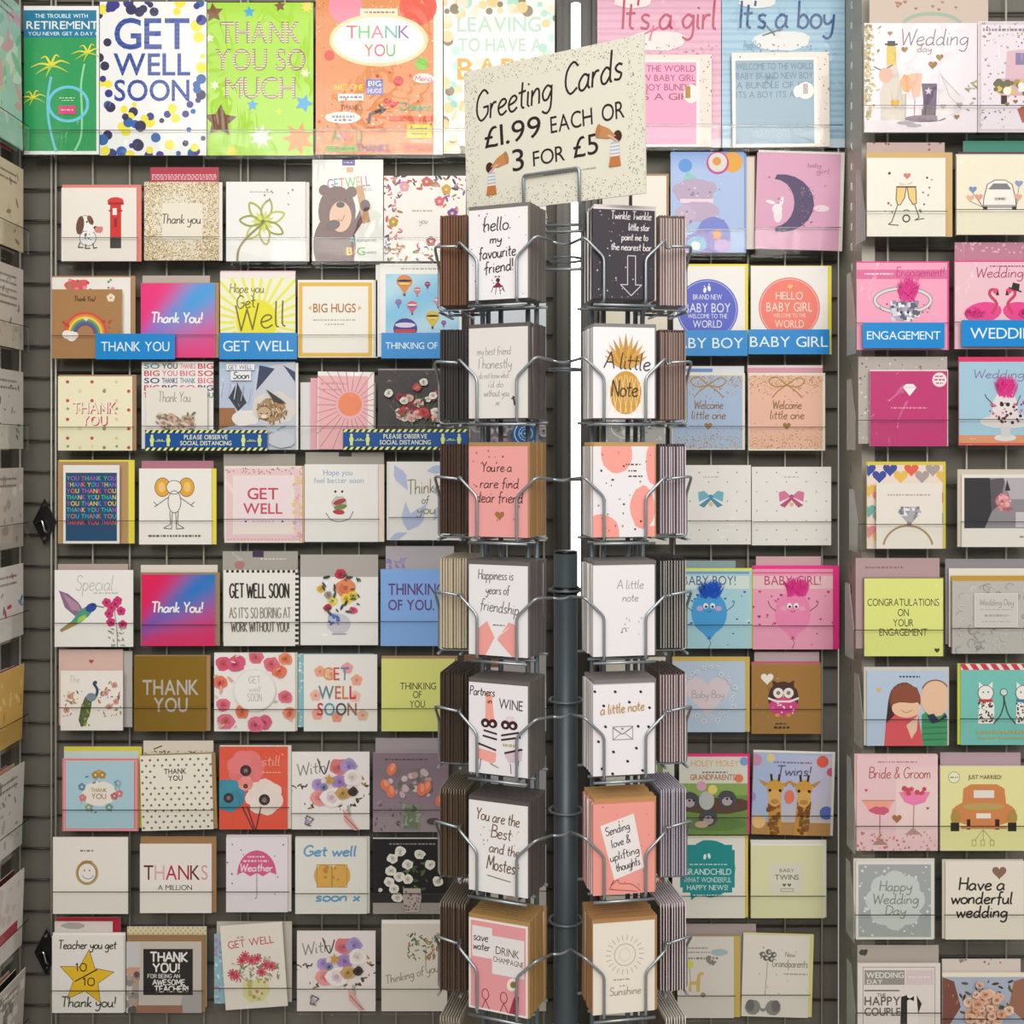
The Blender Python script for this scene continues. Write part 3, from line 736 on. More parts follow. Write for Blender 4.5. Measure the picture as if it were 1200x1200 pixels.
full((735, 64, 834, 172), a_ing, 'pink baby girl card with spotted edge standing in front of the pink striped card', 'pink baby girl verse card', mat=M_CARD, lip=27, t=.004, pkx=(701, 843))
full((858, 62, 972, 173), a_inb, 'slate blue baby boy card with a white elephant, in front of the blue striped card', 'slate blue baby boy verse card', mat=M_WRAP, lip=27, t=.004, pkx=(847, 988), rot=-.6)

# ================================================================ row 2
def a_post(A):
    A.bg('ece6de'); A.rect(129, 238, 142, 290, 'cf2a26'); A.rect(129, 278, 142, 291, '3a3634'); A.ell(135.5, 236, 9.5, 5, 'd8322c'); A.rect(126.5, 237, 145, 240, 'a81f1e'); A.rect(127.5, 246, 143.5, 248, 'b0201e'); A.rect(132, 244, 137, 252, 'f0e4e0'); A.rect(134, 256, 137, 266, '8a1616')
    k = '4a3a34'; w_ = 'f8f6f2'
    A.ell(103, 279, 10, 9.5, k, 18); A.ell(103, 279, 9.3, 8.8, w_, 18); A.ell(100, 262, 8.6, 9.6, k, 18); A.ell(100, 262, 8, 9, w_, 18); A.ell(107, 268, 6, 4.4, w_); A.ell(94, 264, 4.6, 11, '6a4230', 14, 8); A.ell(106, 258, 3.2, 6, '7a4e38', 12, -25); A.ell(112, 267, 2.4, 2, '2a2020'); A.circ(102, 260, 1.1, '1c1816'); A.circ(108, 260, 1, '1c1816')
    A.blob(116, 269, 5, 4, 'd0837a', 3, .2); A.line([(94, 284), (92, 290), (98, 290)], 1.2, k); A.line([(101, 286), (100, 291), (106, 291)], 1.2, k); A.line([(109, 285), (110, 291), (114, 290)], 1.2, k); A.dots(7, .7, 1.3, ['6a5a52'], (97, 274, 110, 284), 3)
full((72, 220, 160, 306), a_post, 'white card with a spaniel posting a letter in a red post box', 'dog and post box card', env=('e08078', (0, 4, 5), 'coral red envelope'))
GO = ['b08d4c', 'c9a968', '8f6f34', 'd8c08a']
def a_glit(A):
    A.bg('e6dfcd')
    for e in 'tblr': A.glitter(950, GO, (169, 212, 256, 305), ord(e), e, .55)
    A.rect(190, 238, 237, 280, 'e9e3d3'); A.hand('Thank you', 212, 262, 11, 46, '4a342a', 1.1)
full((169, 213, 256, 305), a_glit, 'cream thank you card with a wide gold glitter border', 'gold glitter thank you card', env=('e8e2da', (0, 0, 4), 'cream envelope'), behind=[((176, 196, 256, 300), lambda A: (A.bg('b03248'), [A.tiny(216, 205 + k * 2.4, 76, 1.8, 'd8a8b0', k) for k in range(3)]), 'red card with white lettering tucked behind the gold glitter thank you card')])
def a_ribb(A):
    A.bg('f0eeec'); A.tiny(305, 225, 24, 1.6, 'b8b4b0')
    for k in range(7):
        a = 2 * math.pi * k / 7 + .3; cx, cy = 308 + math.sin(a) * 15, 260 - math.cos(a) * 15
        A.line([(308, 260), (cx + math.cos(a) * 6, cy + math.sin(a) * 6), (308 + math.sin(a) * 27, 260 - math.cos(a) * 27), (cx - math.cos(a) * 6, cy - math.sin(a) * 6), (308, 260)], 2.2, ('a8b44c', 'bfc85a', '98a040')[k % 3], True); A.leaf(308, 260, 308 + math.sin(a) * 14, 260 - math.cos(a) * 14, 5, 'd6dc7c')
    A.line([(308, 262), (290, 278), (280, 292), (278, 308)], 2.6, '9c8e58', True); A.circ(308, 260, 2.5, '7c8434'); A.dots(9, .8, 1.5, ['9a8e90'], (310, 222, 345, 245), 4)
full((265, 213, 358, 306), a_ribb, 'white card with a looped green ribbon flower on a long stem', 'green ribbon flower card', env=('e2dcd8', (0, 0, 4), 'white envelope'))
def a_bear(A):
    A.bg('dfe0da'); b = '5a3230'
    A.rect(401, 181, 416, 194, '4a2a80'); A.tiny(408, 190.5, 10, 1.2, 'c8b8e0'); A.rect(406, 196, 414, 202, 'c8a070')
    A.txt('GETWELL', 409, 220, 12, 50, ['8a5ab0', '3f9f9a', 'e06a4a', '5ab05a', 'd8a03c', 'd0507a'], 0, rot=-5); A.tiny(424, 222, 22, 4, 'b0b4b4')
    A.circ(380, 223, 6.5, b); A.circ(412, 225, 6.5, b); A.ell(395, 248, 22, 30, b, 22); A.ell(392, 288, 25, 38, b, 24); A.rect(371, 282, 415, 308, b)
    A.ell(399, 254, 13, 18, 'd8ae90', 18); A.ell(399, 240, 5, 3.6, '241818'); A.circ(390, 234, 1.2, '1c1414'); A.circ(405, 234, 1.2, '1c1414'); A.line([(396, 256), (400, 259), (404, 252)], .8, '7a5444', True)
    A.line([(412, 272), (422, 256), (428, 242)], 9, b, True); A.poly([(417, 219), (425, 217), (434, 260), (425, 262)], 'b88c60'); A.ell(428, 241, 6, 7, '4a2624'); A.ell(390, 264, 9, 6, '472423', 12, -20)
    A.txt('A', 413, 285, 8, 7, '4aa8b0'); A.tiny(430, 282, 24, 3, '9aa0a4'); A.txt('BIG', 417, 299, 9, 22, ['e8c83c', 'd0507a', '6ab060']); A.tiny(434, 296, 14, 3, 'a8a8a8')
full((366, 187, 449, 306), a_bear, 'tall pale get well card with a brown bear holding a rolled note', 'brown bear get well card', mat=M_WRAP)
def a_flb(A):
    A.bg('efeae4'); cs = ['7c5a9c', 'c8505a', '9c8a3c', 'd8889c', '4a4458', 'b8703c']
    for sd, reg in ((1, (450, 207, 470, 306)), (2, (520, 207, 546, 306)), (3, (450, 206, 546, 222)), (4, (450, 286, 546, 306))): A.dots(46, 1.6, 4.4, cs, reg, sd, 'l')
    for x, y, c in ((474, 219, 'd8a0b4'), (523, 222, 'c8a03c'), (515, 236, 'd8607c'), (505, 283, 'a02a44'), (461, 260, 'b8963c'), (530, 250, '7c4a9c'), (500, 213, 'c85a6a')): A.flower(x, y, 6, c, 'e8d070')
    A.tiny(495, 247, 24, 1.6, 'b8b0b0'); A.hand('you', 496, 262, 7, 10, 'b0a4a8', .7)
full((450, 206, 546, 306), a_flb, 'white card with a border of small purple and red leaves and flowers', 'leaf bordered card', edge='e8e0d8')
full((741, 206, 781, 300), '#'.replace('#', 'e8e2d8'), 'cream card in a kraft envelope, half hidden by the spinner beside the lilac teddy card', 'half hidden cream card', env=('a87c50', (0, 3, 3), 'kraft envelope'), pk=False)
def a_teddy(A):
    A.bg('a9bfe4'); A.grad(786, 178, 872, 200, lambda u, v: mixc('7f9fd8', 'a9bfe4', v), 2, 4)
    A.circ(803, 194, 8, '5a94d8'); A.circ(858, 190, 12, 'e0a23c'); A.ring(841, 191, 12, 12, 2.5, 'c0408a'); A.circ(841, 190, 11, 'd8d2cc'); A.circ(840, 189, 5, 'd8923c'); A.poly([(800, 212), (806, 200), (817, 209)], '8ac4c0')
    g_ = 'b7a3bd'; A.blob(814, 225, 23, 16, g_, 3, .06); A.circ(795, 222, 7, g_); A.circ(833, 220, 7, g_); A.rect(797, 233, 836, 238, 'e8d0dc'); A.blob(820, 248, 24, 12, 'b9a6c2', 4, .08); A.blob(803, 252, 12, 12, 'c2aec6', 6, .08)
    A.ell(836, 276, 20, 22, '7a86d0'); A.blob(828, 285, 30, 14, '8a7cc4', 8, .1); A.ell(817, 286, 12, 9, '86b8d4'); A.ell(815, 288, 6, 5, 'e0e6e4'); A.star(840, 275, 7, 'e8a050', 8, .6); A.blob(846, 288, 10, 8, 'c2a8d8', 5)
    A.dots(30, .8, 1.6, ['8c7ca8', 'd6c6dc'], (795, 214, 848, 292), 4)
full((786, 178, 872, 296), a_teddy, 'pale blue card with a lilac bear sitting under party balloons', 'lilac bear and balloons card', env=('7e9cd0', (0, -1, 3), 'blue envelope'), behind=[((800, 184, 884, 292), 'dcd2c8', 'cream card in kraft tucked behind the lilac bear card', ('a07c58', (0, 2, 2), 'kraft envelope'))])
def a_moon(A):
    A.bg('d9a2bf'); A.hand('baby', 953, 197, 5, 16, 'a8688c', .8); A.hand('girl', 963, 204, 6, 15, 'a8688c', .8)
    o = [(908 + 26 - 0 * 0 + 0, 0)]
    pts = [(909, 208)]
    for k in range(13): a = R(100 - 200 * k / 12); pts.append((916 + 38 * math.cos(a), 240 - 34 * math.sin(a)))
    for k in range(11): a = R(-85 + 175 * k / 10); pts.append((907 + 24 * math.cos(a), 240 - 28 * math.sin(a)))
    A.poly(pts, '54466c'); A.dots(40, .5, 1.1, ['3c3050', '7c6e90'], (936, 220, 954, 262), 3)
    A.ell(912, 254, 5, 9, 'e8e0e4'); A.circ(911, 247, 6, 'ece6e8'); A.ell(903, 239, 6, 2.2, 'ece6e8', 10, 15); A.ell(916, 238, 2.2, 6, 'ece6e8', 10, 12); A.ell(963, 245, 9, 4, 'e8d4de'); A.dots(14, .6, 1.3, ['a85a86', 'c8a050'], (890, 210, 975, 285), 5)
full((886, 181, 984, 294), a_moon, 'pink baby girl card with a purple crescent moon and white rabbit', 'purple moon baby girl card', env=('e8e2dc', (-2, 3, 5), 'white envelope'), rot=1.6)

# ================================================================ row 3
KR = 'b0855a'
def a_rainb(A):
    A.bg('a87c4c'); A.hand('Thank You!', 99, 353, 6, 25, '4a2c1c', .9)
    for k, c in enumerate(['d0503a', 'e08a3c', 'e8cc4a', '6aa05a', '4a6a9c', '6a4a7c']): A.ring(100, 391, 24 - k * 2.6, 24 - k * 2.6, 2.8, c, 20, 0, 180)
    A.circ(78, 392, 5, 'eee8e2'); A.circ(84, 394, 6, 'f0ece6'); A.circ(88, 393, 4, 'eee8e2'); A.heart(101, 374, 3, 'e8d8c8'); A.dots(6, 1, 2, ['c83a2c'], (72, 376, 80, 386), 2); A.dots(6, 1, 2, ['c83a2c'], (120, 376, 130, 386), 4); A.flower(130, 349, 5, 'e8dcc8', 'c8a050')
full((61, 339, 143, 420), a_rainb, 'brown kraft thank you card with a rainbow and white cloud', 'kraft rainbow thank you card', behind=[((61, 325, 153, 420), lambda A: (A.bg('e9e6e0'), A.blob(90, 334, 14, 7, 'd85a5a', 3, .3), A.dots(14, 1, 3, ['c83a3a', 'e8889a', '6a9a5a'], (76, 328, 140, 340), 4)), 'white card with red flowers showing above the kraft rainbow card', (KR, (0, 2, 5), 'kraft envelope'))], lip=27)
def pinkblue(x0, y0, x1, y1, mode, inkx):
    def f(A):
        pk, bl, mg = col('ea2f7c'), col('3f9be0'), col('b64fb8')
        if mode: pk, bl, mg = col('e0245c'), col('2f78c8'), col('9a3f9c')
        def fn(u, v):
            e = v - 0.78 * (1 - u); q = math.exp(-(e / (0.16 + 0.38 * u)) ** 2)
            return mixc(pk, mixc(mg, bl, min(1, 0.15 + u * 1.25)), q)
        A.grad(x0, y0, x1, y1, fn, 16, 16)
        A.hand('Thank You!', (x0 + x1) / 2 - 2, y0 + (y1 - y0) * .53, 12, 60, 'f6eef4', 1.9)
    return f
full((165, 332, 252, 419), pinkblue(165, 332, 252, 419, 0, 0), 'glossy pink and sky blue thank you card above a blue thank you strip', 'upper pink and blue thank you card', env=(KR, (0, 1, 4), 'kraft envelope'), behind=[((167, 323, 246, 415), 'b7aaa2', 'greyish brown card tucked behind the upper pink and blue thank you card')], mat=M_PLASTIC, lip=27)
def a_sunwell(A):
    A.bg('efeee2'); A.rect(256, 326, 346, 420, 'eef0d0'); A.rays(301, 378, 26, 75, 30, 3.2, 'e6e66a'); A.circ(301, 376, 25, 'e8e22e', 28); A.rect(256, 316, 346, 326, 'efe6e2')
    A.hand('Hope you', 289, 343, 11, 40, '8a7a3c', 1.1); A.hand('Get', 288, 361, 15, 22, '7a6a30', 1.5, rot=-5); A.hand('Well', 305, 385, 30, 60, '7a6a30', 1.9, rot=-6)
full((258, 319, 346, 419), a_sunwell, 'white hope you get well card with a big yellow sun', 'yellow sun get well card', env=('ddb9bd', (0, 2, 0), 'pale pink envelope'), lip=27)
def a_hugs(A):
    A.bg('f0ece2'); A.frame(350, 331, 436, 418, 4.5, 'e6b84c'); A.txt('BIG HUGS', 392, 366, 10, 50, 'b0742e', 1); A.poly([(361, 361), (365, 358), (365, 364)], 'd8b86a'); A.poly([(424, 361), (420, 358), (420, 364)], 'd8b86a'); A.tiny(392, 375, 50, 1.4, 'b0aca6'); A.tiny(392, 380, 22, 1.4, 'b0aca6')
full((349, 328, 438, 419), a_hugs, 'white big hugs card with a gold frame line', 'big hugs card', env=('e6e2dc', (0, 0, 4), 'white envelope'), lip=27)
def balloon(A, x, y, r, cs):
    A.ell(x, y, r, r * .85, cs[0], 14)
    for k, c in enumerate(cs[1:]): A.ell(x, y - r * .1 + k * r * .35, r * (.95 - .2 * k), r * .16, c, 12)
    A.poly([(x - r * .7, y + r * .5), (x + r * .7, y + r * .5), (x + r * .14, y + r * 1.4), (x - r * .14, y + r * 1.4)], cs[0]); A.rect(x - r * .16, y + r * 1.45, x + r * .16, y + r * 1.8, '6a4a3a')
def a_ball(A):
    A.bg('eeede9'); A.tiny(495, 315, 50, 1.6, 'a8a8a8'); A.grad(452, 321, 538, 420, lambda u, v: mixc('7cc0e4', 'cfe6ee', .35 + .3 * math.sin(v * 9 + u * 4)), 6, 8)
    balloon(A, 474, 330, 9.5, ['d88a4a', '2a2450', 'e8d060', 'c83a3a']); balloon(A, 501, 333, 3.5, ['7a3a6a', 'e88aa0']); balloon(A, 489, 340, 4.2, ['c8788a', 'f0d0b0']); balloon(A, 467, 354, 4, ['6a7ab8', 'd86a6a']); balloon(A, 483, 358, 6.2, ['d05a7a', 'f0dcd0', '4a6ab0']); balloon(A, 507, 371, 8, ['d8b83c', '2a2a2a', 'e8d060', '2a2a2a']); balloon(A, 513, 352, 5, ['c88ab0', 'e8e0e0']); balloon(A, 520, 378, 3, ['7a5aa0', 'c86a8a'])
    A.ell(475, 385, 14, 12, '3a3a8c'); A.ell(475, 381, 12, 3, 'd8d0e0'); A.rect(463, 386, 487, 390, 'c83a4a')
full((445, 309, 541, 418), a_ball, 'white card with a picture of hot air balloons in a blue sky', 'hot air balloons card', env=('e8e6e2', (5, -1, 0), 'white envelope'), lip=27)
def disc(cx, cy, r, c, lines, ink):
    def f(A):
        A.bg('efece8'); A.circ(cx, cy, r, c, 36); A.ring(cx, cy, r - 2, r - 2, .7, mixc(c, 'ffffff', .6), 36)
        for t, y, h, W in lines: A.txt(t, cx, y, h, W, ink, 0)
    return f
YE = 'e6d94a'
def f_boy(A):
    disc(829, 363, 36, '5a66c8', [('BRAND NEW', 351, 6, 34), ('BABY BOY', 366, 10.5, 54), ('WELCOME TO THE', 373, 5, 46), ('WORLD', 384, 8.5, 34)], 'e2e6fa')(A)
    A.ell(826, 340, 2, 3.4, 'eef0fa', 8, 10); A.ell(831, 338, 2, 3.6, 'eef0fa', 8, -10); A.circ(825.5, 335.5, .9, 'eef0fa'); A.circ(831, 333.3, .9, 'eef0fa')
def f_girl(A):
    disc(925, 361, 36, 'f07f72', [('HELLO', 351, 9, 32), ('BABY GIRL', 365, 10.5, 54), ('WELCOME TO THE', 372, 4.5, 38), ('WORLD', 384, 9, 34)], 'fadcc8')(A); A.heart(926, 336, 3.2, 'f2c85a')
full((789, 312, 873, 415), f_boy, 'white card with a blue brand new baby boy disc', 'blue disc baby boy card', env=(YE, (0, 3, 4), 'yellow envelope'), lip=28)
full((880, 312, 970, 415), f_girl, 'white card with a coral hello baby girl disc', 'coral disc baby girl card', env=(YE, (0, 1, 5), 'yellow envelope'), lip=28)
# blue category strips clipped over the holders
BL = '0f86cf'
def strip(rect, t, label, tx=None, W=None, h=13, d=BD + .0115, rot=0, cx=None, lab2=None):
    def f(A):
        A.bg(BL); A.txt(t, cx or (rect[0] + rect[2]) / 2, (rect[1] + rect[3]) / 2 + h / 2, h, W or (rect[2] - rect[0] - 16), 'dff3f6', 0)
    return card(rect, d, f, label, None, rot, M_PLASTIC, BL, .0012, 'category_strip', 'shelf label')
strip((112, 391, 205, 421), 'THANK YOU', 'blue THANK YOU category strip across the kraft rainbow and pink cards', W=80, h=11)
strip((257, 390, 348, 421), 'GET WELL', 'blue GET WELL category strip across the yellow sun card', W=82, h=12)
strip((447, 390, 570, 420), 'THINKING OF YOU', 'blue THINKING OF YOU category strip across the hot air balloons card', W=86, h=7.6, cx=495)
strip((775, 387, 876, 417), 'BABY BOY', 'blue BABY BOY category strip across the blue disc card', W=88, h=12, cx=827)
strip((877, 386, 972, 415), 'BABY GIRL', 'blue BABY GIRL category strip across the coral disc card', W=91, h=12)

# ================================================================ row 4
def a_typolka(A):
    A.bg('efe9c8'); A.grid_dots(3, 8, (72, 442, 158, 530), 2.1, ['c8503c', '8a8c74', 'd8d4a0', 'c8503c']); A.grid_dots(3, 4, (58, 446, 144, 534), 1.8, ['9aa088', 'e0d8a8'])
    A.txt('THANK', 111.5, 485, 13, 52, 'd0504c'); A.txt('YOU', 111.5, 499, 11, 30, 'd0504c'); A.txt('THANK', 110.5, 484, 13, 51, 'f6f0e6', 0); A.txt('YOU', 110.5, 498, 11, 29, 'f6f0e6', 0)
full((68, 441, 155, 528), a_typolka, 'cream thank you card with scattered red and grey dots', 'cream dotted thank you card', env=('a8845e', (0, 2, 4), 'kraft envelope'))
def a_tywords(A):
    A.bg('ece8e4'); rd = random.Random(5); cs = ['c83a4a', '2f3f7a', '4a8c9c', 'd8708a', '3a3a3a']
    for j in range(5):
        for i in range(4): A.txt(rd.choice(['THANKS', 'BIG', 'YOU', 'THANK', 'SO']), 178 + i * 21, 432 + j * 8.5, 6, 18, rd.choice(cs))
def a_tyrose(A):
    A.bg('e4dfd6'); A.hand('Thank You', 204, 471, 12, 38, 'a89c90', 1)
    for k in range(13): A.rose(188 + (k * 7.3) % 38, 484 + (k * 5.1) % 16 + abs(188 + (k * 7.3) % 38 - 206) * .25, 5.4, ('dcc8b4', 'c8a890', 'd8b8b0')[k % 3], '8a6a58', k)
    A.dots(16, 2, 4, ['7c8468', '6a7458'], (184, 484, 230, 504), 4, 'l')
full((171, 454, 243, 520), a_tyrose, 'small grey thank you card with a bunch of pale roses', 'pale roses thank you card', behind=[((166, 424, 250, 526), a_tywords, 'white card covered in coloured thank you words behind the pale roses card')], pky=527, pkx=(164, 252))
def a_cat(A):
    A.bg('b4c2d8'); A.rect(255, 424, 346, 432, 'a8b8d0'); A.poly([(300, 432), (345, 424), (345, 528), (290, 528)], 'c3c9d4'); A.poly([(304, 428), (322, 432), (300, 458)], '2f3a60'); A.poly([(332, 428), (346, 436), (346, 448)], '34406a')
    A.poly([(268, 466), (278, 448), (289, 472), (279, 482)], '34383f'); A.poly([(257, 478), (275, 478), (281, 497), (257, 503)], '9c6a3c'); A.blob(288, 490, 16, 10, 'e4e0dc', 3); A.blob(320, 478, 26, 20, 'd8d2cc', 5); A.blob(318, 481, 18, 14, 'a88860', 8, .1)
    rd = random.Random(7); A.poly([(258, 503), (285, 500), (292, 528), (257, 528)], 'aab6cc')
    for k in range(90):
        a_, q_ = rd.uniform(0, 6.28), rd.uniform(.1, 1); x, y = 318 + math.cos(a_) * 18 * q_, 481 + math.sin(a_) * 14 * q_
        A.line([(x, y), (x + rd.uniform(-3, 3), y + rd.uniform(2, 5))], rd.uniform(.8, 1.8), rd.choice(['5c4630', '7a6248', 'c8ac88', 'd8c4a4', '8a6c4c']))
    A.ell(310, 484, 8, 7, 'c4a884'); A.poly([(303, 480), (302, 472), (308, 477)], '9a7c5c'); A.poly([(313, 477), (318, 472), (318, 480)], '9a7c5c'); A.line([(305, 484), (308, 485)], .9, '3a2a20'); A.line([(312, 485), (315, 484)], .9, '3a2a20'); A.ell(310, 488, 3.4, 2, 'e8dccc')
    for k in range(7): A.line([(300 + rd.uniform(-4, 36), 498 + k * 4), (312 + rd.uniform(0, 34), 503 + k * 4)], 1.2, rd.choice(['a4b0c8', 'd4d8e2', '98a4c0']))
    for k in range(5): A.line([(262 + k * 8, 446 + k * 2), (259 + k * 8, 464 + k * 2)], 1, rd.choice(['9cacc8', 'c8d2e4']))
    A.poly([(312, 456), (330, 468), (336, 473), (322, 471)], '3a3432'); A.blob(330, 515, 16, 10, 'c8ccd6', 5); A.blob(300, 505, 18, 8, 'b8bccc', 9)
    A.rect(266, 427, 299, 434, 'e6e8ec'); A.txt('GET WELL', 282, 433, 5, 28, '5a5a60', 0); A.rect(271, 435, 295, 446, 'e6e8ec'); A.hand('Soon', 283, 444, 8, 19, '33353a', 1.1)
full((257, 424, 346, 527), a_cat, 'get well soon photo card of a bandaged tabby cat asleep', 'sleeping cat get well card', mat=M_WRAP, env=('e6e2de', (0, -1, 3), 'white envelope'))
def a_pinksun(A):
    A.bg('efe8e4'); A.rect(373, 441, 431, 527, 'ebb4b8'); A.rays(410, 475, 16, 60, 26, 1, 'c8848c'); A.circ(410, 474, 14, 'ee8a62', 24); A.tiny(391, 450, 30, 2, 'c89098'); A.tiny(389, 457, 22, 2, 'c89098')
full((372, 436, 438, 527), a_pinksun, 'white edged pink card with an orange sun and fine rays', 'pink card with orange sun', behind=[((364, 443, 430, 527), 'e8aab4', 'plain pink card tucked behind the pink card with orange sun'), ((352, 448, 440, 527), 'dfdedd', 'white envelope backed card behind the pink sun cards')], mat=M_WRAP, pkx=(350, 440), rot=.6)
def a_darkfl(A):
    A.bg('3a3536'); A.rect(443, 432, 528, 434, '8a8484')
    for k in range(9): A.line([(486, 512), (456 + k * 8, 462 + abs(k - 4) * 3)], 1, '4f6a3c')
    A.poly([(476, 500), (496, 500), (493, 520), (479, 520)], '4a4644')
    for k in range(30):
        rd = random.Random(k); x, y = 463 + rd.uniform(0, 52), 462 + rd.uniform(0, 30); A.rose(x, y, rd.uniform(3.5, 6), ('b82a34', 'd8a8a0', 'e8dcd0', 'c83a3a', '8a1f2c', 'e0b0a8')[k % 6], ('6a1420', 'a87870', 'b8a898', '7a1a20', '4a1018', 'a87070')[k % 6], k)
    for x, y, c in ((456, 461, 'e4e0d4'), (497, 448, 'e2dcd0'), (489, 454, 'c02a34'), (508, 464, 'e8e0d8'), (474, 470, 'dcd8c8')): A.rose(x, y, 5, c, '9a8a78', int(x))
    A.dots(20, 2, 4, ['4a5a38', '5a6a40'], (465, 466, 520, 500), 6, 'l')
full((443, 432, 528, 520), a_darkfl, 'dark photo card of red and white carnations in a vase', 'dark carnations card', pky=526, mat=M_WRAP)
def a_wel(x0, x1, base, ln):
    def f(A):
        A.bg('e9e2d2'); A.rect(x0 + 1, 440, x1 - 3, 526, base); A.glitter(460, GO, (x0 + 1, 440, x1 - 3, 500), 3, 't', .55); A.glitter(380, GO, (x0 + 1, 470, x1 - 3, 526), 5, 'b', .55)
        cx = (x0 + x1) / 2
        A.line([(cx, 451), (cx - 12, 442), (cx - 21, 446), (cx - 14, 453), (cx, 451), (cx + 12, 443), (cx + 21, 446), (cx + 14, 453), (cx, 451)], 1.3, 'a8803c', True); A.line([(cx, 451), (cx - 10, 458), (cx - 17, 466)], 1.3, 'a8803c', True); A.line([(cx, 451), (cx + 10, 458), (cx + 18, 466)], 1.3, 'a8803c', True)
        A.hand('Welcome', cx, 479, 10, 34, '8a6a3c', 1.1); A.hand('little one', cx, 491, 10, 40, '8a6a3c', 1.1); A.heart(cx, 499, 5, '9a7438')
    return f
full((787, 437, 873, 527), a_wel(787, 873, 'a6bcda', 0), 'blue welcome little one card with a gold bow and glitter', 'blue welcome little one card', behind=[((785, 429, 872, 520), lambda A: (A.bg('dfe3ea'), A.rect(785, 432, 835, 436, '6a90c8')), 'white and blue card edge showing above the blue welcome card')])
full((877, 437, 967, 528), a_wel(877, 967, 'eab9a4', 0), 'peach welcome little one card with a gold bow and glitter', 'peach welcome little one card', behind=[((876, 428, 964, 520), lambda A: (A.bg('d89aa8'), A.rect(876, 428, 964, 431, 'ead8da')), 'pink card edge showing above the peach welcome card')])
def dist(rect, label):
    x0, y0, x1, y1 = rect
    def f(A):
        A.bg('0b4f95')
        A.up()
        for yy in (y0, y1 - 3.4):
            A.rect(x0, yy, x1, yy + 3.4, '152a3c')
            k = x0
            while k < x1: A.poly([(k, yy + 3.4), (k + 2.6, yy), (k + 6, yy), (k + 3.4, yy + 3.4)], 'e3e88a'); k += 7
        cx = (x0 + x1) / 2
        A.txt('PLEASE OBSERVE', cx, cy_ - 1.2, 5, 51, 'e8eccc'); A.txt('SOCIAL DISTANCING', cx, cy_ + 5.8, 5, 60, 'e8eccc')
        for s_ in (-1, 1):
            for q in (44, 63):
                px = cx + s_ * q; A.circ(px, cy_ - 5, 1.8, 'd8e08a', 8); A.ell(px, cy_ + 0, 2.6, 4, 'd8e08a', 10); A.rect(px - 1.6, cy_ + 1, px + 1.6, cy_ + 7, 'd8e08a')
            A.line([(cx + s_ * 48, cy_ + 1), (cx + s_ * 59, cy_ + 1)], .8, 'd8e08a'); A.tiny(cx + s_ * 53.5, cy_ - .5, 6, 1, 'd8e08a')
    cy_ = (y0 + y1) / 2
    card(rect, BD + .0115, f, label, None, 0, M_PLASTIC, '0b4f95', .0012, 'distancing_strip', 'notice strip')
dist((170, 504, 313, 528), 'dark blue social distancing notice strip below the pale roses and sleeping cat cards')
dist((402, 503, 548, 527), 'dark blue social distancing notice strip below the dark carnations card')

# ================================================================ row 5
def a_navy(A):
    A.bg('e9e6e2'); A.rect(77, 554, 137, 634, '1f4a70'); rd = random.Random(3); cs = ['e8703a', '4ac08a', 'e83a7a', 'e8c83c', 'a85ac8', '3aa8d8']
    for j in range(8):
        A.txt('THANK YOU THAN' if j % 2 else 'YOU THANK YOU', 107, 563 + j * 7.4, 5, 58, [rd.choice(cs) for _ in range(5)])
full((74, 545, 140, 637), a_navy, 'navy card covered in rainbow thank you words', 'navy thank you card', behind=[((68, 541, 150, 637), 'b89468', 'kraft card tucked behind the navy thank you card', (YE, (0, 2, 7), 'yellow envelope'))], lip=27, pkx=(66, 160))
def a_mouse(A):
    A.bg('efece6'); k = '4a4642'
    for s_ in (-1, 1):
        x = 204.5 + s_ * 14; A.ell(x, 571, 9, 11, 'e8a832'); A.ell(x + s_ * 1, 571, 4, 6, 'f2c878'); A.ring(x, 571, 9, 11, .7, k)
    A.ell(204, 571, 9, 8, 'efece6'); A.ring(204, 571, 9, 8, .8, k); A.ring(204.5, 588, 7.5, 13, .8, k)
    for s_ in (-1, 1): A.line([(204 + s_ * 7, 583), (204 + s_ * 20, 592), (204 + s_ * 24, 588)], .8, k); A.line([(204 + s_ * 20, 592), (204 + s_ * 23, 594)], .8, k); A.line([(204 + s_ * 5, 599), (204 + s_ * 4, 614), (204 + s_ * 12, 619), (204 + s_ * 3, 620), (204 + s_ * 2, 600)], .8, k)
    A.tiny(205, 628, 62, 2.4, '6a6660')
full((163, 549, 248, 638), a_mouse, 'white card with a line drawn figure with big orange ears', 'orange eared figure card', env=(YE, (0, 0, 5), 'yellow envelope'), behind=[((166, 540, 250, 632), 'b4788a', 'dusky pink card tucked behind the orange eared figure card')], lip=28)
def a_gwpink(A):
    A.bg('f0e2da'); A.frame(265, 549, 353, 634, 8, 'ecc9d0'); A.dots(40, .6, 1.1, ['a86a5a', 'd88a9a', '6a8a5a'], (264, 548, 354, 555), 3); A.dots(40, 1, 2.5, ['e8c890', 'e2a8b8', 'd8d0e0'], (344, 550, 356, 634), 5, 's'); A.rect(278, 560, 340, 616, 'efdee4')
    A.txt('GET', 308, 585, 13, 36, 'c8485a'); A.txt('WELL', 308, 602, 12, 46, 'c8485a'); A.circ(288, 611, 1.2, '4a3a40'); A.circ(331, 611, 1.2, '4a3a40'); A.tiny(309, 611, 26, 3, 'e4c4cc'); A.grid_dots(22, 1, (266, 630, 354, 634), .6, 'b0605a', False)
full((263, 546, 354, 636), a_gwpink, 'pink patterned get well card in shiny cellophane', 'pink patterned get well card', env=('e0b890', (0, 0, 2), 'peach envelope'), behind=[((262, 532, 346, 630), 'a59f96', 'grey wrapped card showing above the pink patterned get well card', None, M_WRAP)], mat=M_WRAP, lip=28)
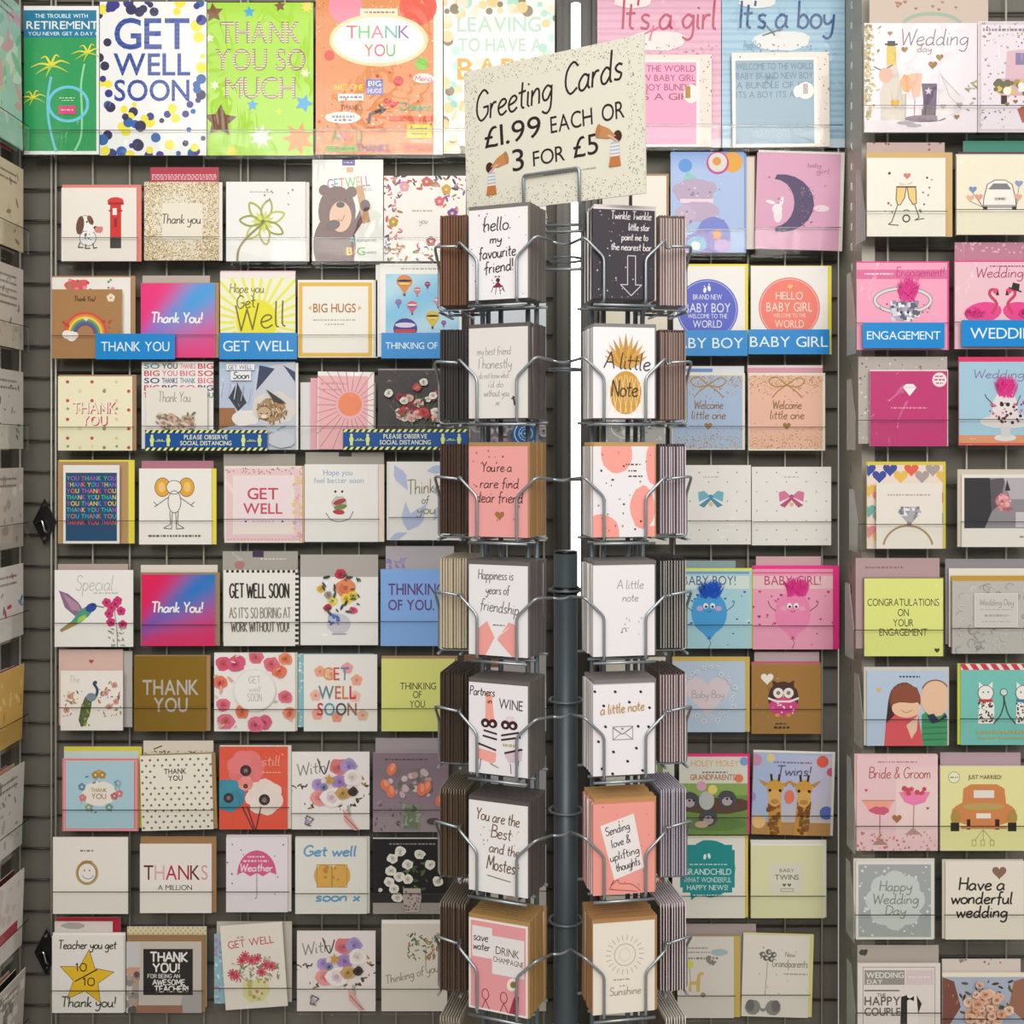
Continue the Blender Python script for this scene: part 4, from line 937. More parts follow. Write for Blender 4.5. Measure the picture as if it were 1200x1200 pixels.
def a_better(A):
    A.bg('edebe8'); A.txt('Hope you', 396, 557, 6.5, 34, '86a4c4', 0); A.txt('feel better soon', 397, 566, 6, 58, '86a4c4', 0)
    A.circ(393, 576, 1.5, '2a2624', 8); A.circ(401, 576, 1.5, '2a2624', 8); A.blob(398, 590, 9, 9, 'c8c0a8', 4); A.ell(398, 588, 8, 3, 'a8384a', 12, -20); A.ell(399, 594, 8, 3, '6a8a4a', 12, -10); A.ell(397, 600, 7, 3, 'b83a3a', 12, 5); A.line([(382, 601), (388, 609), (398, 611), (409, 608), (414, 599)], .8, '4a4644', True)
full((357, 544, 443, 635), a_better, 'white hope you feel better soon card with a smiling face', 'feel better soon card', env=('e6d8c8', (0, 0, 7), 'cream envelope'), behind=[((358, 530, 450, 630), lambda A: (A.bg('a8a298'), A.rect(397, 527, 412, 535, '2a2430')), 'grey wrapped card showing above the feel better soon card', None, M_WRAP)], mat=M_WRAP, lip=27)
def a_thinkleaf(A):
    A.bg('eae8e6')
    for x0, y0, x1, y1, w_ in ((462, 545, 478, 575, 14), (478, 622, 500, 590, 17), (478, 622, 475, 588, 12), (500, 552, 525, 548, 10), (456, 632, 478, 624, 8), (508, 610, 522, 585, 9), (505, 570, 530, 590, 9)): A.leaf(x0, y0, x1, y1, w_, 'b6c2e2')
    A.hand('Thinking', 502, 578, 17, 50, '8a7a40', 1.1, rot=-4); A.hand('of', 498, 590, 9, 8, '8a7a40', 1); A.hand('you', 499, 602, 11, 22, '8a7a40', 1.1)
full((456, 541, 545, 633), a_thinkleaf, 'white thinking of you card with pale blue leaves', 'blue leaf thinking of you card', env=('e2e0de', (3, 0, 0), 'white envelope'), lip=27)
def a_bow(x0, x1, c, dk):
    def f(A):
        A.bg('ebe8e4'); cx = (x0 + x1) / 2 + (0 if c[0] == 'd' else -3); A.grid_dots(4, 8, (x0, 548, x1, 638), .9, ['8a8694', 'b0a8a8', 'a8909c']); A.rect(cx - 16, 573, cx + 16, 600, 'ebe8e4'); A.tiny(cx, 559, 18, 1.2, 'b8b0b0')
        A.poly([(cx, 582), (cx - 8, 575), (cx - 15, 577), (cx - 14, 588)], c); A.poly([(cx, 582), (cx + 8, 575), (cx + 15, 577), (cx + 14, 588)], c); A.poly([(cx, 582), (cx - 14, 592), (cx - 8, 595), (cx, 586)], dk); A.poly([(cx, 582), (cx + 14, 592), (cx + 8, 595), (cx, 586)], dk); A.circ(cx, 582, 2.6, dk); A.circ(cx, 591, 2.6, 'dcc07a')
    return f
full((792, 545, 880, 638), a_bow(792, 880, '6cb4c8', '4a90a8'), 'white dotted card with a small blue ribbon bow', 'blue bow card', mat=M_WRAP)
full((881, 547, 974, 639), a_bow(881, 974, 'd8779c', 'b84f7c'), 'white dotted card with a small pink ribbon bow', 'pink bow card', mat=M_WRAP)

# ================================================================ row 6
def a_humm(A):
    A.bg('eeebe8'); A.hand('Special', 110, 692, 18, 44, 'b8b4b2', .9, slant=.15); A.tiny(124, 695, 28, 1.8, 'c4c0be')
    A.poly([(69, 692), (80, 696), (92, 706), (98, 716), (88, 722), (76, 712)], '8a6a8c'); A.poly([(73, 695), (92, 708), (95, 716), (84, 715)], 'b08aa0'); A.poly([(84, 728), (93, 716), (105, 708), (112, 712), (104, 722), (94, 730), (72, 741), (70, 738)], '4a9a80'); A.poly([(92, 724), (100, 720), (102, 724), (90, 731)], 'a8c850'); A.poly([(84, 730), (92, 730), (74, 740), (71, 739)], 'b8883c'); A.ell(107, 712, 7, 5, '2f4a9c', 12, -30); A.line([(113, 710), (122, 712)], 1, '3a3434'); A.circ(109, 709, 1, '141414')
    for x, y in ((125, 706), (131, 712), (138, 704), (142, 716), (128, 719), (135, 708), (130, 729), (144, 732)): A.flower(x, y, 5.5, 'd0387a', '8a1a4a', 5, x)
    A.line([(134, 714), (137, 735), (138, 758)], .9, '8a8c80'); A.dots(18, 1.5, 3.5, ['8c9484', 'a8ac9c'], (128, 735, 146, 757), 4, 'l')
full((64, 668, 156, 758), a_humm, 'white card with a hummingbird at a pink flower', 'hummingbird card', behind=[((68, 661, 150, 752), 'b8a49c', 'pinkish grey card edge above the hummingbird card')], lip=28)
full((166, 673, 252, 757), pinkblue(166, 673, 252, 757, 1, 0), 'deep pink and blue thank you card in the row below the other', 'lower pink and blue thank you card', env=('9a8064', (2, 2, 5), 'kraft envelope'), behind=[((165, 662, 255, 752), 'ded6ca', 'cream card edge above the lower pink and blue thank you card')], mat=M_PLASTIC, lip=26, pky=758)
def a_boring(A):
    A.bg('ece9e4'); A.up()
    for k in range(30):
        if k % 2: A.rect(262 + k * 3, 668, 265 + k * 3, 671, '2a2626'); A.rect(346, 668 + k * 3, 350, 671 + k * 3, '2a2626')
    A.hand('GET WELL SOON', 304, 700, 16, 70, '2c2826', 1.8); A.hand("AS IT'S SO BORING AT", 305, 724, 12, 72, '8a8680', 1); A.hand('WORK WITHOUT YOU!', 305, 740, 11, 68, '6a6662', 1.2)
full((262, 668, 350, 757), a_boring, 'white get well soon as it is so boring at work without you card', 'boring at work get well card', behind=[((261, 646, 349, 752), lambda A: (A.bg('a9a49b'), A.rect(296, 646, 309, 653, '3a2550'), A.blob(281, 662, 6, 5, 'b07a74', 3), A.tiny(320, 655, 30, 1.2, 'dedad4')), 'grey cellophane header with a purple tab above the boring at work card', None, M_WRAP)], lip=28)
def a_vase(A):
    A.bg('efedeb'); A.rect(352, 650, 443, 676, 'b4aea8')
    A.ell(397, 731, 14, 12, 'cfcad6'); A.ell(391, 725, 7, 7, 'b4bcd8'); A.dots(20, 1, 2, ['4a6ab0'], (384, 718, 397, 732), 2, avoid=None); A.rect(389, 742, 406, 744, 'b0a8b4')
    for x, y, r, c, d_ in ((399, 673, 7, 'c83048', '7a1428'), (405, 689, 12, 'e88a5a', 'c05a3a'), (406, 702, 7, 'f0d24a', 'a8802c'), (376, 690, 5, 'e8b83c', 'b8862c'), (390, 704, 6, 'e8d850', '6a7a8a'), (384, 712, 5, 'c8304a', '7a1428'), (414, 715, 5, 'e05a7c', 'a02a4c'), (414, 698, 6, 'e8d040', '5a5a3c'), (385, 697, 5, 'a89a8c', '6a5a50')): A.rose(x, y, r, c, d_, int(x + y))
    A.dots(22, 2, 4.6, ['3a4a44', '4a5a4c', '2c3a3c'], (375, 674, 424, 718), 5, 'l')
full((352, 650, 443, 756), a_vase, 'white card with a bright flower bouquet in a blue and white vase', 'bright vase of flowers card', mat=M_WRAP, lip=27)
def a_thblue(A):
    A.bg('86b2f0'); A.txt('THINKING', 488, 697, 13, 66, '63407f'); A.txt('OF YOU.', 482, 715, 12, 54, '63407f')
full((446, 667, 542, 757), a_thblue, 'cornflower blue thinking of you card in purple capitals', 'blue thinking of you card', behind=[((452, 640, 532, 752), lambda A: (A.bg('b3aeb4'), A.dots(20, 2, 5, ['8a80b8', '9a94c0'], (450, 655, 475, 668), 4, 'l')), 'lilac wrapped card showing above the blue thinking of you card', None, M_WRAP)], lip=29)
def a_balloon(x0, x1, base, c, dk, hd, t, W):
    cx = (x0 + x1) / 2
    def f(A):
        A.bg(base); A.rect(x0, 670, x1, 672.5, mixc(dk, base, .4)); A.rect(x0, 675, x1, 690, hd); A.txt(t, cx, 685.5, 10.5, W, mixc(dk, '303050', .25), 0)
        A.dots(26, .9, 2.3, [dk, mixc(dk, '40304a', .5)], (x0, 692, x1, 758), 4, 'h'); A.ell(cx, 718, 21, 25, c, 24); A.poly([(cx - 16, 732), (cx + 16, 732), (cx + 3, 747), (cx - 3, 747)], c); A.poly([(cx - 3, 749), (cx + 3, 749), (cx, 745)], dk); A.line([(cx, 749), (cx + 2, 754), (cx - 1, 760)], .7, '5a5a70')
        A.ell(cx - 4, 710, 3, 3.4, 'f2f0f0', 10); A.ell(cx + 4, 710, 3, 3.4, 'f2f0f0', 10); A.circ(cx - 3.6, 711, 1.6, '1c1c30', 8); A.circ(cx + 4, 711, 1.6, '1c1c30', 8); A.ring(cx, 715, 2.6, 2, .7, mixc(dk, '301020', .5), 8, 200, 340); A.ell(cx - 11, 713, 4, 3, mixc(c, 'f0b0c8', .6)); A.ell(cx + 11, 713, 4, 3, mixc(c, 'f0b0c8', .6))
        A.line([(cx - 20, 716), (cx - 27, 710), (cx - 29, 704)], .8, '4a4a60'); A.line([(cx + 20, 716), (cx + 28, 710), (cx + 30, 705)], .8, '4a4a60')
    return f
rb = (796, 669, 880, 760); rg = (882, 667, 976, 761)
o = full(rb, a_balloon(784, 878, 'a8d4e0', '3f9fdc', '2a6ab0', 'd4e4dc', 'BABY BOY!', 62), 'pale blue baby boy card with a blue balloon and fluffy blue hair', 'blue fluffy balloon card', env=('d8e06a', (0, 3, 4), 'lime yellow envelope'), behind=[((800, 657, 862, 750), '8ca4ac', 'slate blue card edge above the blue fluffy balloon card')], mat=M_WRAP, lip=28)
p = on_card(o, rb, 832, 690); tuft(o, p[0], p[1], 0.055, 0.04, '2f72e0', 190, 3, 'feather_tuft', 'fluffy blue tuft')
o = full(rg, a_balloon(882, 976, 'eda0bc', 'ec86b2', 'd0307c', 'ecc4c8', 'BABY GIRL!', 66), 'pink baby girl card with a pink balloon and fluffy magenta hair', 'pink fluffy balloon card', env=('ee2f8c', (0, 4, 8), 'hot pink envelope'), behind=[((886, 652, 962, 750), 'd0a8b0', 'dusty pink card edge above the pink fluffy balloon card')], mat=M_WRAP, lip=28)
p = on_card(o, rg, 933, 687); tuft(o, p[0], p[1], 0.056, 0.042, 'f04aac', 190, 4, 'feather_tuft', 'fluffy magenta tuft')

# ================================================================ row 7
def a_peac(A):
    A.bg('ebe6e0'); A.hand('The', 87, 800, 8, 12, 'c4bcb4', .7); A.poly([(100, 816), (108, 820), (106, 835), (100, 850), (95, 852), (92, 844), (95, 828)], '5c6a3c'); A.dots(26, .8, 1.6, ['8a9a4c', '3f5a50', 'a8a050'], (94, 824, 106, 850), 3)
    A.line([(103, 822), (112, 816), (114, 808), (110, 801), (113, 799)], 3.2, '2c4a66', True); A.ell(107, 817, 6, 5, '7a8a9c'); A.circ(112, 800, 2, '2c4a66')
    A.dots(34, 1.2, 3.2, ['c8a060', '8a6a4a', 'b87a6a', '9a8a5c'], (112, 796, 142, 840), 6, 'l'); A.dots(22, 1.2, 3.2, ['b86a6a', 'c8a060', '8a6a50'], (74, 808, 96, 840), 8, 'l')
    for x, y in ((124, 812), (134, 803), (128, 828), (82, 816), (78, 832), (136, 822)): A.flower(x, y, 3.6, 'cf9a8c', 'a86a40')
full((71, 786, 144, 856), a_peac, 'small white card with a peacock among blossom', 'peacock card', behind=[((69, 761, 144, 850), lambda A: (A.bg('d8b8ae'), A.heart(107, 775, 3, 'b04a4a')), 'pale pink card with a red heart above the peacock card'), ((80, 763, 155, 852), 'bab8b2', 'grey wrapped card beside the peacock card', None, M_WRAP)], pkx=(69, 155), lip=27)
def a_gold(A): A.bg('b28c3a'); A.txt('THANK', 200, 814, 17, 66, 'efe9e0'); A.txt('YOU', 200, 834, 16, 40, 'efe9e0')
full((157, 769, 241, 857), a_gold, 'shiny gold thank you card in white capitals', 'gold thank you card', env=('a8845c', (0, 1, 5), 'kraft envelope'), mat=M_FOIL, lip=27, edge='b28c3a')
def a_rosew(A):
    A.bg('efebe6'); rd = random.Random(9)
    for x, y in ((262, 778), (280, 775), (300, 770), (318, 778), (335, 772), (258, 800), (262, 826), (265, 845), (284, 834), (276, 778), (310, 846), (335, 816), (340, 835), (328, 786), (300, 849)): A.rose(x, y, rd.uniform(8, 11), rd.choice(['e0708a', 'e87a5c', 'd85a80', 'e8906a']), rd.choice(['a82a50', 'b84a34']), int(x))
    A.dots(18, 2, 5, ['e8c8b0', 'c8b890', 'eaa8a8'], (252, 766, 345, 856), 4, 'l', (280, 785, 318, 835)); A.circ(299, 808, 25, 'efece9', 26); A.ring(299, 808, 24, 24, .5, 'd8c8c8')
    A.hand('GET', 299, 800, 8, 14, 'b8b0b0', .7); A.hand('well', 299, 810, 7, 14, 'c0b8b4', .6); A.hand('SOON', 299, 821, 9, 17, 'b8b0b0', .7)
full((251, 765, 346, 857), a_rosew, 'white get well card ringed with pink and orange roses', 'rose wreath get well card', mat=M_WRAP, env=('dcd0c0', (0, 0, 2), 'cream envelope'), lip=26)
def a_gwcol(A):
    A.bg('ece8e3'); 
    for x, y, c in ((375, 787, 'eea890'), (388, 790, 'f0b8a0'), (407, 783, 'e8a0a8'), (418, 797, 'eeaa90'), (370, 815, 'f0b8a8'), (372, 837, 'eea898'), (395, 840, 'e89a88'), (425, 838, 'e0b8a0'), (416, 816, 'f2c0b0')): A.flower(x, y, 7, c, 'd88a6a')
    cs = ['d8a050', 'c85a4a', '5a90a8', '6a86a0', 'd85a6a', 'e0883c', 'c83a4c']
    A.txt('GET', 394, 797, 15, 30, cs, 0); A.txt('WELL', 395, 819, 15, 44, ['6a8a98', 'c8785a', 'd88a4a', 'c83a4a']); A.txt('SOON', 395, 838, 14, 46, ['c83a4a', '5aa0b8', '4a5a60', 'a86a5a'])
full((356, 767, 442, 857), a_gwcol, 'white get well soon card in multicoloured letters with blossom', 'multicoloured get well soon card', behind=[((349, 766, 438, 852), lambda A: (A.bg('8fc4cc'), A.dots(30, .8, 1.4, ['e0f0f0'], (348, 766, 358, 855), 2)), 'turquoise dotted card edge beside the multicoloured get well soon card')], pkx=(348, 443), lip=26)
def a_thyel(A):
    A.bg('e0e283'); A.txt('THINKING', 490, 808, 8, 42, '3a3a20', 0); A.txt('OF', 489, 818, 8, 10, '3a3a20', 0); A.txt('YOU', 489, 829, 8, 18, '3a3a20', 0)
full((447, 772, 533, 857), a_thyel, 'lime yellow thinking of you card in thin black capitals', 'yellow thinking of you card', env=('b08e62', (0, 3, 3), 'kraft envelope'), lip=27)
def a_lheart(A):
    A.bg('b9cbdf'); A.heart(829, 813, 28, 'dccdd2'); A.hand('Baby Boy', 829, 818, 9, 38, 'a8a0ac', .8); rd = random.Random(4)
    for k in range(26):
        a = 2 * math.pi * k / 26; A.flower(829 + math.cos(a) * rd.uniform(28, 35), 813 + math.sin(a) * rd.uniform(26, 34), rd.uniform(2.5, 4), 'cfd6e0', '8a9cb0', 5, k * 9)
full((788, 775, 873, 858), a_lheart, 'pale blue baby boy card with a pink heart in a wreath', 'pale heart baby boy card', env=('cdb25c', (0, 5, 6), 'mustard envelope'), lip=27)
def a_owl(A):
    A.bg('a5793a'); A.heart(899, 795, 8, 'efe8e0'); A.line([(899, 803), (902, 812)], .6, '6a4a20'); A.blob(918, 818, 18, 19, '4a2c26', 3, .03, 22); A.poly([(906, 806), (905, 797), (913, 801)], '4a2c26'); A.poly([(930, 806), (931, 797), (923, 801)], '4a2c26')
    A.ell(918, 828, 17, 11, 'd8408a'); A.dots(9, 1, 1.5, ['f2dce6'], (906, 824, 930, 836), 2); A.line([(900, 818), (910, 822), (926, 822), (936, 818)], 2.4, 'efe6e0'); A.circ(912, 812, 6, 'f0eae4'); A.circ(924, 812, 6, 'f0eae4'); A.circ(912, 812, 2.4, '8a7a6a'); A.circ(924, 812, 2.4, '8a7a6a'); A.poly([(916.5, 814), (919.5, 814), (918, 819)], 'd8a03c'); A.ell(911, 838, 3, 2, 'd8a040'); A.ell(924, 838, 3, 2, 'd8a040'); A.tiny(915, 848, 14, 1.6, '4a2c1c'); A.tiny(916, 852.5, 18, 2.4, '3a2416')
full((881, 778, 962, 860), a_owl, 'brown card with a round owl in pink and a white heart', 'brown owl card', env=('c05a70', (0, 2, 0), 'pink envelope'), behind=[((884, 764, 960, 850), 'c0a8ac', 'dusty pink card edge above the brown owl card')], mat=M_WRAP, lip=29)

# ================================================================ row 8
def a_crest(A):
    A.bg('df7a80'); A.frame(75, 891, 160, 973, 1, 'eab0b0'); A.rect(77, 892, 157, 971, 'a9cbd8'); A.blob(116, 930, 20, 15, 'e8e2d8', 3, .05)
    for x, y, c in ((97, 935, 'd87a80'), (140, 930, 'd87a80'), (134, 933, 'c8606a'), (96, 922, '6a8ab0'), (138, 918, '8ab0c0'), (104, 946, '8aa88a'), (128, 946, '7a9a9c'), (116, 906, 'c89a50'), (112, 908, 'b0883c'), (120, 908, 'b0883c')): A.flower(x, y, 4.6, c, 'e8d8b0')
    A.dots(36, 1, 2.4, ['6a9a8a', '8aa870', '5a80a8'], (94, 908, 142, 952), 5, 'l', (102, 918, 130, 942)); A.txt('THANK', 116, 928, 4.6, 19, 'b08a60', 0); A.txt('YOU', 116, 936, 6, 17, 'a87a50', 0)
full((73, 889, 162, 974), a_crest, 'pale blue thank you card with a coral border and floral crest', 'coral bordered thank you card', behind=[((75, 875, 166, 970), lambda A: (A.bg('d6cc45'), A.rect(75, 880, 162, 889, 'c4d0d0')), 'yellow envelope edge above the coral bordered thank you card')], lip=25)
def a_tydot(A):
    A.bg('ebe5d8'); A.grid_dots(9, 13, (165, 888, 250, 974), 1.5, ['7c6c4c', '6a6a5c', '8a7450'], True, 0, (186, 900, 226, 920)); A.txt('THANK', 206, 908, 6, 26, '2f2c2a'); A.txt('YOU', 206, 916, 6, 17, '2f2c2a')
full((165, 886, 249, 974), a_tydot, 'slightly tilted cream thank you card covered in gold dots', 'gold dotted thank you card', env=('a08256', (0, 1, 4), 'kraft envelope'), rot=-1.6, behind=[((168, 868, 250, 965), lambda A: (A.bg('d8cfc0'), A.line([(180, 878), (190, 874)], 1.4, '3a3a3a'), A.dots(60, .5, 1, ['4a4644'], (168, 880, 252, 886), 3)), 'white card with black marks showing above the gold dotted thank you card')], lip=25)
def a_anem(A):
    A.bg('e2583f'); A.grad(257, 874, 337, 972, lambda u, v: mixc('e2604c', 'e8543a', v), 2, 6); rd = random.Random(3)
    for cx, cy, r, c, d_ in ((288, 900, 22, 'e87f80', 'c8505c'), (268, 932, 20, '3f93a8', '2a6a88'), (310, 934, 22, 'eee2da', 'd8c0b4'), (288, 918, 9, 'ef9a94', 'd86a6a')):
        for k in range(7):
            a = 2 * math.pi * k / 7 + cx; A.blob(cx + math.cos(a) * r * .5, cy + math.sin(a) * r * .5, r * .52, r * .48, mixc(c, d_, rd.uniform(0, .35)), k, .1, 12)
        A.circ(cx, cy + 3, r * .3, '3a2a30'); A.circ(cx, cy + 3, r * .12, '8a6a6a')
    for x0, x1 in ((284, 297), (290, 299), (306, 300)): A.line([(x0, 945), (x1, 972)], 1.4, '6a2030')
    A.hand('still', 317, 897, 12, 22, 'f0b89a', .9); A.tiny(318, 905, 22, 1.4, 'f0b89a')
full((257, 875, 337, 972), a_anem, 'red card with pink, blue and white anemones', 'red anemones card', mat=M_WRAP, env=('dcd4cc', (0, 1, 4), 'white envelope'), lip=26)
def bouq(ox, oy, bgc='ece6e4'):
    def f(A):
        A.bg(bgc); P = lambda x, y: (x + ox, y + oy)
        A.hand('With', ox + 23, oy + 26, 14, 34, '8a8a88', 1.4, rot=-8); A.line([P(30, 8), P(38, 26), P(44, 10)], 1.6, '4a4444', True)
        for x, y in ((12, 40), (4, 44), (20, 62), (84, 34), (90, 44), (80, 56), (70, 64), (52, 68)): A.dots(4, 1.5, 3.6, ['4a3a34', '6a5a44', 'a8803c'], (ox + x - 5, oy + y - 5, ox + x + 5, oy + y + 5), x, 'l')
        for x, y, r, c, d_ in ((55, 18, 11, 'd87a7c', 'b0505c'), (67, 17, 10, 'a894c8', '7a6aa8'), (31, 38, 8, 'b49ad0', '8870b0'), (44, 35, 9, 'e4d8dc', 'b8a0b0'), (56, 35, 10, 'a88cc4', '7a5ca0'), (71, 30, 11, 'ece2de', 'c8b8b4'), (33, 54, 11, 'e79a94', 'c86a70'), (47, 53, 13, 'efe6e4', 'c8a8b8'), (60, 48, 9, 'c8a064', '8a6a34'), (45, 33, 4, 'd8a040', 'a8742c'), (38, 41, 5, '8a8ab0', '3a3a4a'), (72, 46, 6, '3a2c30', '201418')): A.rose(ox + x, oy + y, r, c, d_, x + y)
        A.star(ox + 44, oy + 31, 6, 'c89a3c'); A.line([P(66, 62), P(68, 74)], 3, 'b0b0a4'); A.poly([P(60, 66), P(66, 72), P(80, 92), P(74, 92), P(62, 80)], 'e8a8a4'); A.line([P(62, 74), P(78, 91)], 1, '8a5a5c')
        A.line([P(16, 76), P(20, 84), P(26, 78), P(18, 74), P(16, 84), P(23, 86)], 1.2, '5a4a50'); A.poly([P(17, 76), P(24, 82), P(17, 84)], 'b8a0b8')
    return f
full((342, 881, 433, 972), bouq(342, 881), 'white card with a pastel ribbon tied bouquet and butterfly, beside the red anemones card', 'upper pastel bouquet card', mat=M_WRAP, lip=19)
def a_tulip(A):
    A.bg('87747f'); A.grad(437, 881, 525, 975, lambda u, v: mixc('7c6a78', '9a8892', v), 2, 5); A.rect(437, 957, 526, 976, '9c8c94'); A.tiny(476, 890, 50, 1.6, '4f4450')
    rd = random.Random(6)
    for k in range(46):
        a, q = rd.uniform(0, 3.14), rd.uniform(.2, 1); A.circ(482 + math.cos(a) * 36 * q, 932 - math.sin(a) * 32 * q, rd.uniform(2, 4.5), rd.choice(['c8b0b4', 'b89aa0', 'd0c0c0', '7a7468', 'c49aa0', '6a6a5c']), 9)
    for x, y, a in ((459, 901, 20), (452, 920, -30), (458, 927, -10), (500, 922, 20), (494, 925, 0), (516, 937, 20)): A.ell(x, y, 5.5, 8, 'e07a5a', 12, a); A.ell(x + 1, y - 2, 2.5, 5, 'f09a78', 10, a)
    A.rect(471, 942, 492, 971, '8a8c80'); A.rect(473, 946, 490, 970, '6f7a62'); A.dots(14, 2, 4, ['4f5a48', '9aa48c'], (472, 944, 492, 970), 3, 'l'); A.dots(26, 1.2, 3, ['5a4c58', 'a898a0'], (440, 938, 470, 972), 8, 'l'); A.ell(508, 962, 8, 4, '4a3e48')
full((437, 882, 525, 975), a_tulip, 'mauve photo card of orange tulips and lilac in a glass vase', 'tulips photo card', behind=[((440, 865, 526, 960), 'a59aa0', 'grey mauve wrapped card edge above the tulips photo card', None, M_WRAP), ], lip=26, edge='e8e6e4')
def a_mole(A):
    A.bg('d8d8cc'); A.rect(790, 930, 880, 979, '6f8f48'); A.rect(790, 918, 880, 932, '8aa858'); A.blob(838, 944, 44, 10, '5a4434', 3, .1); A.blob(836, 966, 40, 8, '5f8040', 4, .1)
    A.txt('HOLEY MOLEY', 838, 898, 7, 56, 'e8a860', 0); A.tiny(838, 905, 30, 1.6, '6a6a70'); A.txt('GRANDPARENTS!', 836, 914, 6.5, 54, 'b8702c')
    for x, y in ((808, 938), (852, 936), (830, 958)): A.blob(x, y, 11, 10, '4a4a50', x, .06); A.ell(x, y + 3, 6, 5, 'b0a4a4'); A.circ(x, y, 1.4, '18181c'); A.circ(x + 5, y, 1.4, '18181c')
    A.ell(828, 938, 9, 11, 'b8bab8'); A.circ(822, 921, 6, 'd8a0b8'); A.circ(835, 925, 5.5, 'e0d070'); A.circ(866, 912, 5, 'e07a5a'); A.circ(872, 892, 5, '7aa0d0'); A.ell(822, 966, 8, 4, 'c8a890')
full((796, 887, 876, 978), a_mole, 'green holey moley grandparents card with grey moles on a lawn', 'moles grandparents card', env=('e8327c', (0, 3, 3), 'hot pink envelope'), lip=20)
def a_gira(A):
    A.bg('a8b8d8'); A.grad(880, 886, 974, 980, lambda u, v: mixc(mixc('9fb4dc', 'c8c4d8', u), 'd8c4a4', max(0, v - .5) * 1.6), 4, 8); A.rect(880, 965, 974, 981, 'b88a50')
    A.circ(885, 893, 7, 'c88aa8'); A.circ(963, 893, 7, 'e0604a'); A.circ(973, 905, 5, 'c85a7a'); A.circ(880, 936, 6, '9a8cc8'); A.circ(969, 953, 8, '5a70b8'); A.circ(890, 965, 8, 'e8c080'); A.circ(902, 890, 5, 'd8cc90')
    A.tiny(928, 895, 44, 2, '7a7a98'); A.hand('Twins!', 929, 910, 11, 40, '5a5a80', 1.5)
    for x, lean in ((908, -2), (942, 3)):
        A.poly([(x - 7, 932), (x + 7, 932), (x + 8 + lean * 0 - (3 if x > 930 else -1), 980), (x - 8 - (3 if x > 930 else -1), 980)], 'c8923c'); A.dots(34, 1.6, 3, ['7a4a1c', '8a5a24'], (x - 7, 938, x + 6, 980), x, 's')
        A.ell(x, 925, 10, 10, 'cf9a44'); A.ell(x, 937, 8, 10, 'd8aa5c'); A.poly([(x - 8, 920), (x - 20, 915), (x - 12, 924)], 'c08a3c'); A.poly([(x + 8, 920), (x + 20, 915), (x + 12, 924)], 'c08a3c'); A.line([(x - 4, 917), (x - 5, 909)], 2.6, '3a241c'); A.line([(x + 4, 917), (x + 5, 909)], 2.6, '3a241c'); A.circ(x - 6, 928, 1.8, '1c1410'); A.circ(x + 6, 928, 1.8, '1c1410'); A.ell(x, 941, 5, 3, 'b8864a')
    A.ell(925, 935, 6, 8, 'e0785c')
full((882, 884, 974, 980), a_gira, 'blue twins card with two giraffes and balloons', 'giraffe twins card', env=('e6e2dc', (0, 2, 4), 'white envelope'), rot=1.6, lip=24)

# ================================================================ row 9
def a_smile(A):
    A.bg('e9e4dc'); A.tiny(102, 997, 16, 2, '8a8480'); A.ring(102, 1023, 12, 13, 2.6, 'b89a60'); A.ring(102, 1023, 10.5, 11.5, .7, '7a6a4a'); A.ring(103, 1023, 7, 7, .8, '6a80b0', 12, 200, 340); A.circ(99, 1020, .9, '4a4a5a'); A.circ(105, 1020, .9, '4a4a5a'); A.line([(92, 1017), (98, 1010), (108, 1010)], 2.4, 'a8843c', True)
full((62, 981, 150, 1071), a_smile, 'plain cream card with a small smiling golden ring', 'smiling ring card', lip=26)
def a_mill(A):
    A.bg('eae4dd'); A.txt('THANKS', 206, 1031, 17, 75, ['5a1a2c', 'e0a8b0', 'b82a44', 'a81f38', '6a1428', 'd8a0a8'], 0); A.txt('A MILLION', 205, 1043, 6, 40, '3a3434', 0)
full((164, 989, 248, 1070), a_mill, 'cream thanks a million card in red and pink letters', 'thanks a million card', env=('a07a52', (0, 8, 5), 'kraft envelope'), lip=25)
def a_umb(A):
    A.bg('e8e0e6'); pts = [(301 + 23 * math.cos(R(180 - k * 12)), 1025 - 30 * math.sin(R(180 - k * 12)) * .95) for k in range(16)]
    A.poly(pts + [(316, 1022), (308, 1027), (301, 1023), (293, 1027), (285, 1022)], 'd85a8a'); A.hand('Weather', 300, 1021, 9, 38, 'f2dce6', 1.3); A.tiny(300, 1004, 20, 2, 'f0c8da'); A.tiny(300, 1009, 30, 2.4, 'f0c8da'); A.line([(301, 996), (301, 1052), (298, 1053)], .9, '8a7a80'); A.dots(12, .7, 1.3, ['8a7a8c'], (266, 988, 336, 1066), 4)
full((265, 981, 337, 1069), a_umb, 'pale lilac card with a pink umbrella full of lettering', 'pink umbrella card', env=('d8d0c8', (0, 2, 4), 'grey envelope'), mat=M_WRAP, lip=24)
def a_toast(A):
    A.bg('e4e2da'); A.hand('Get well', 386, 1003, 12, 62, '5f9cc8', 2.2); A.hand('soon x', 395, 1056, 11, 52, '5f9cc8', 2.2); A.blob(380, 1026, 12, 14, 'd8a850', 3, .05); A.blob(399, 1026, 12, 14, 'd8a850', 4, .05); A.rect(372, 1016, 405, 1039, 'd8a850'); A.line([(389, 1013), (389, 1040)], .8, '8a6020'); A.dots(7, 1.4, 2.4, ['b8843c'], (374, 1016, 404, 1038), 3); A.frame(371, 1013, 407, 1040, .8, 'b8863c')
full((346, 982, 430, 1071), a_toast, 'cream get well soon card with a slice of golden toast and blue writing', 'toast get well soon card', env=('d0ccc4', (0, 1, 3), 'grey envelope'), mat=M_WRAP, lip=24)
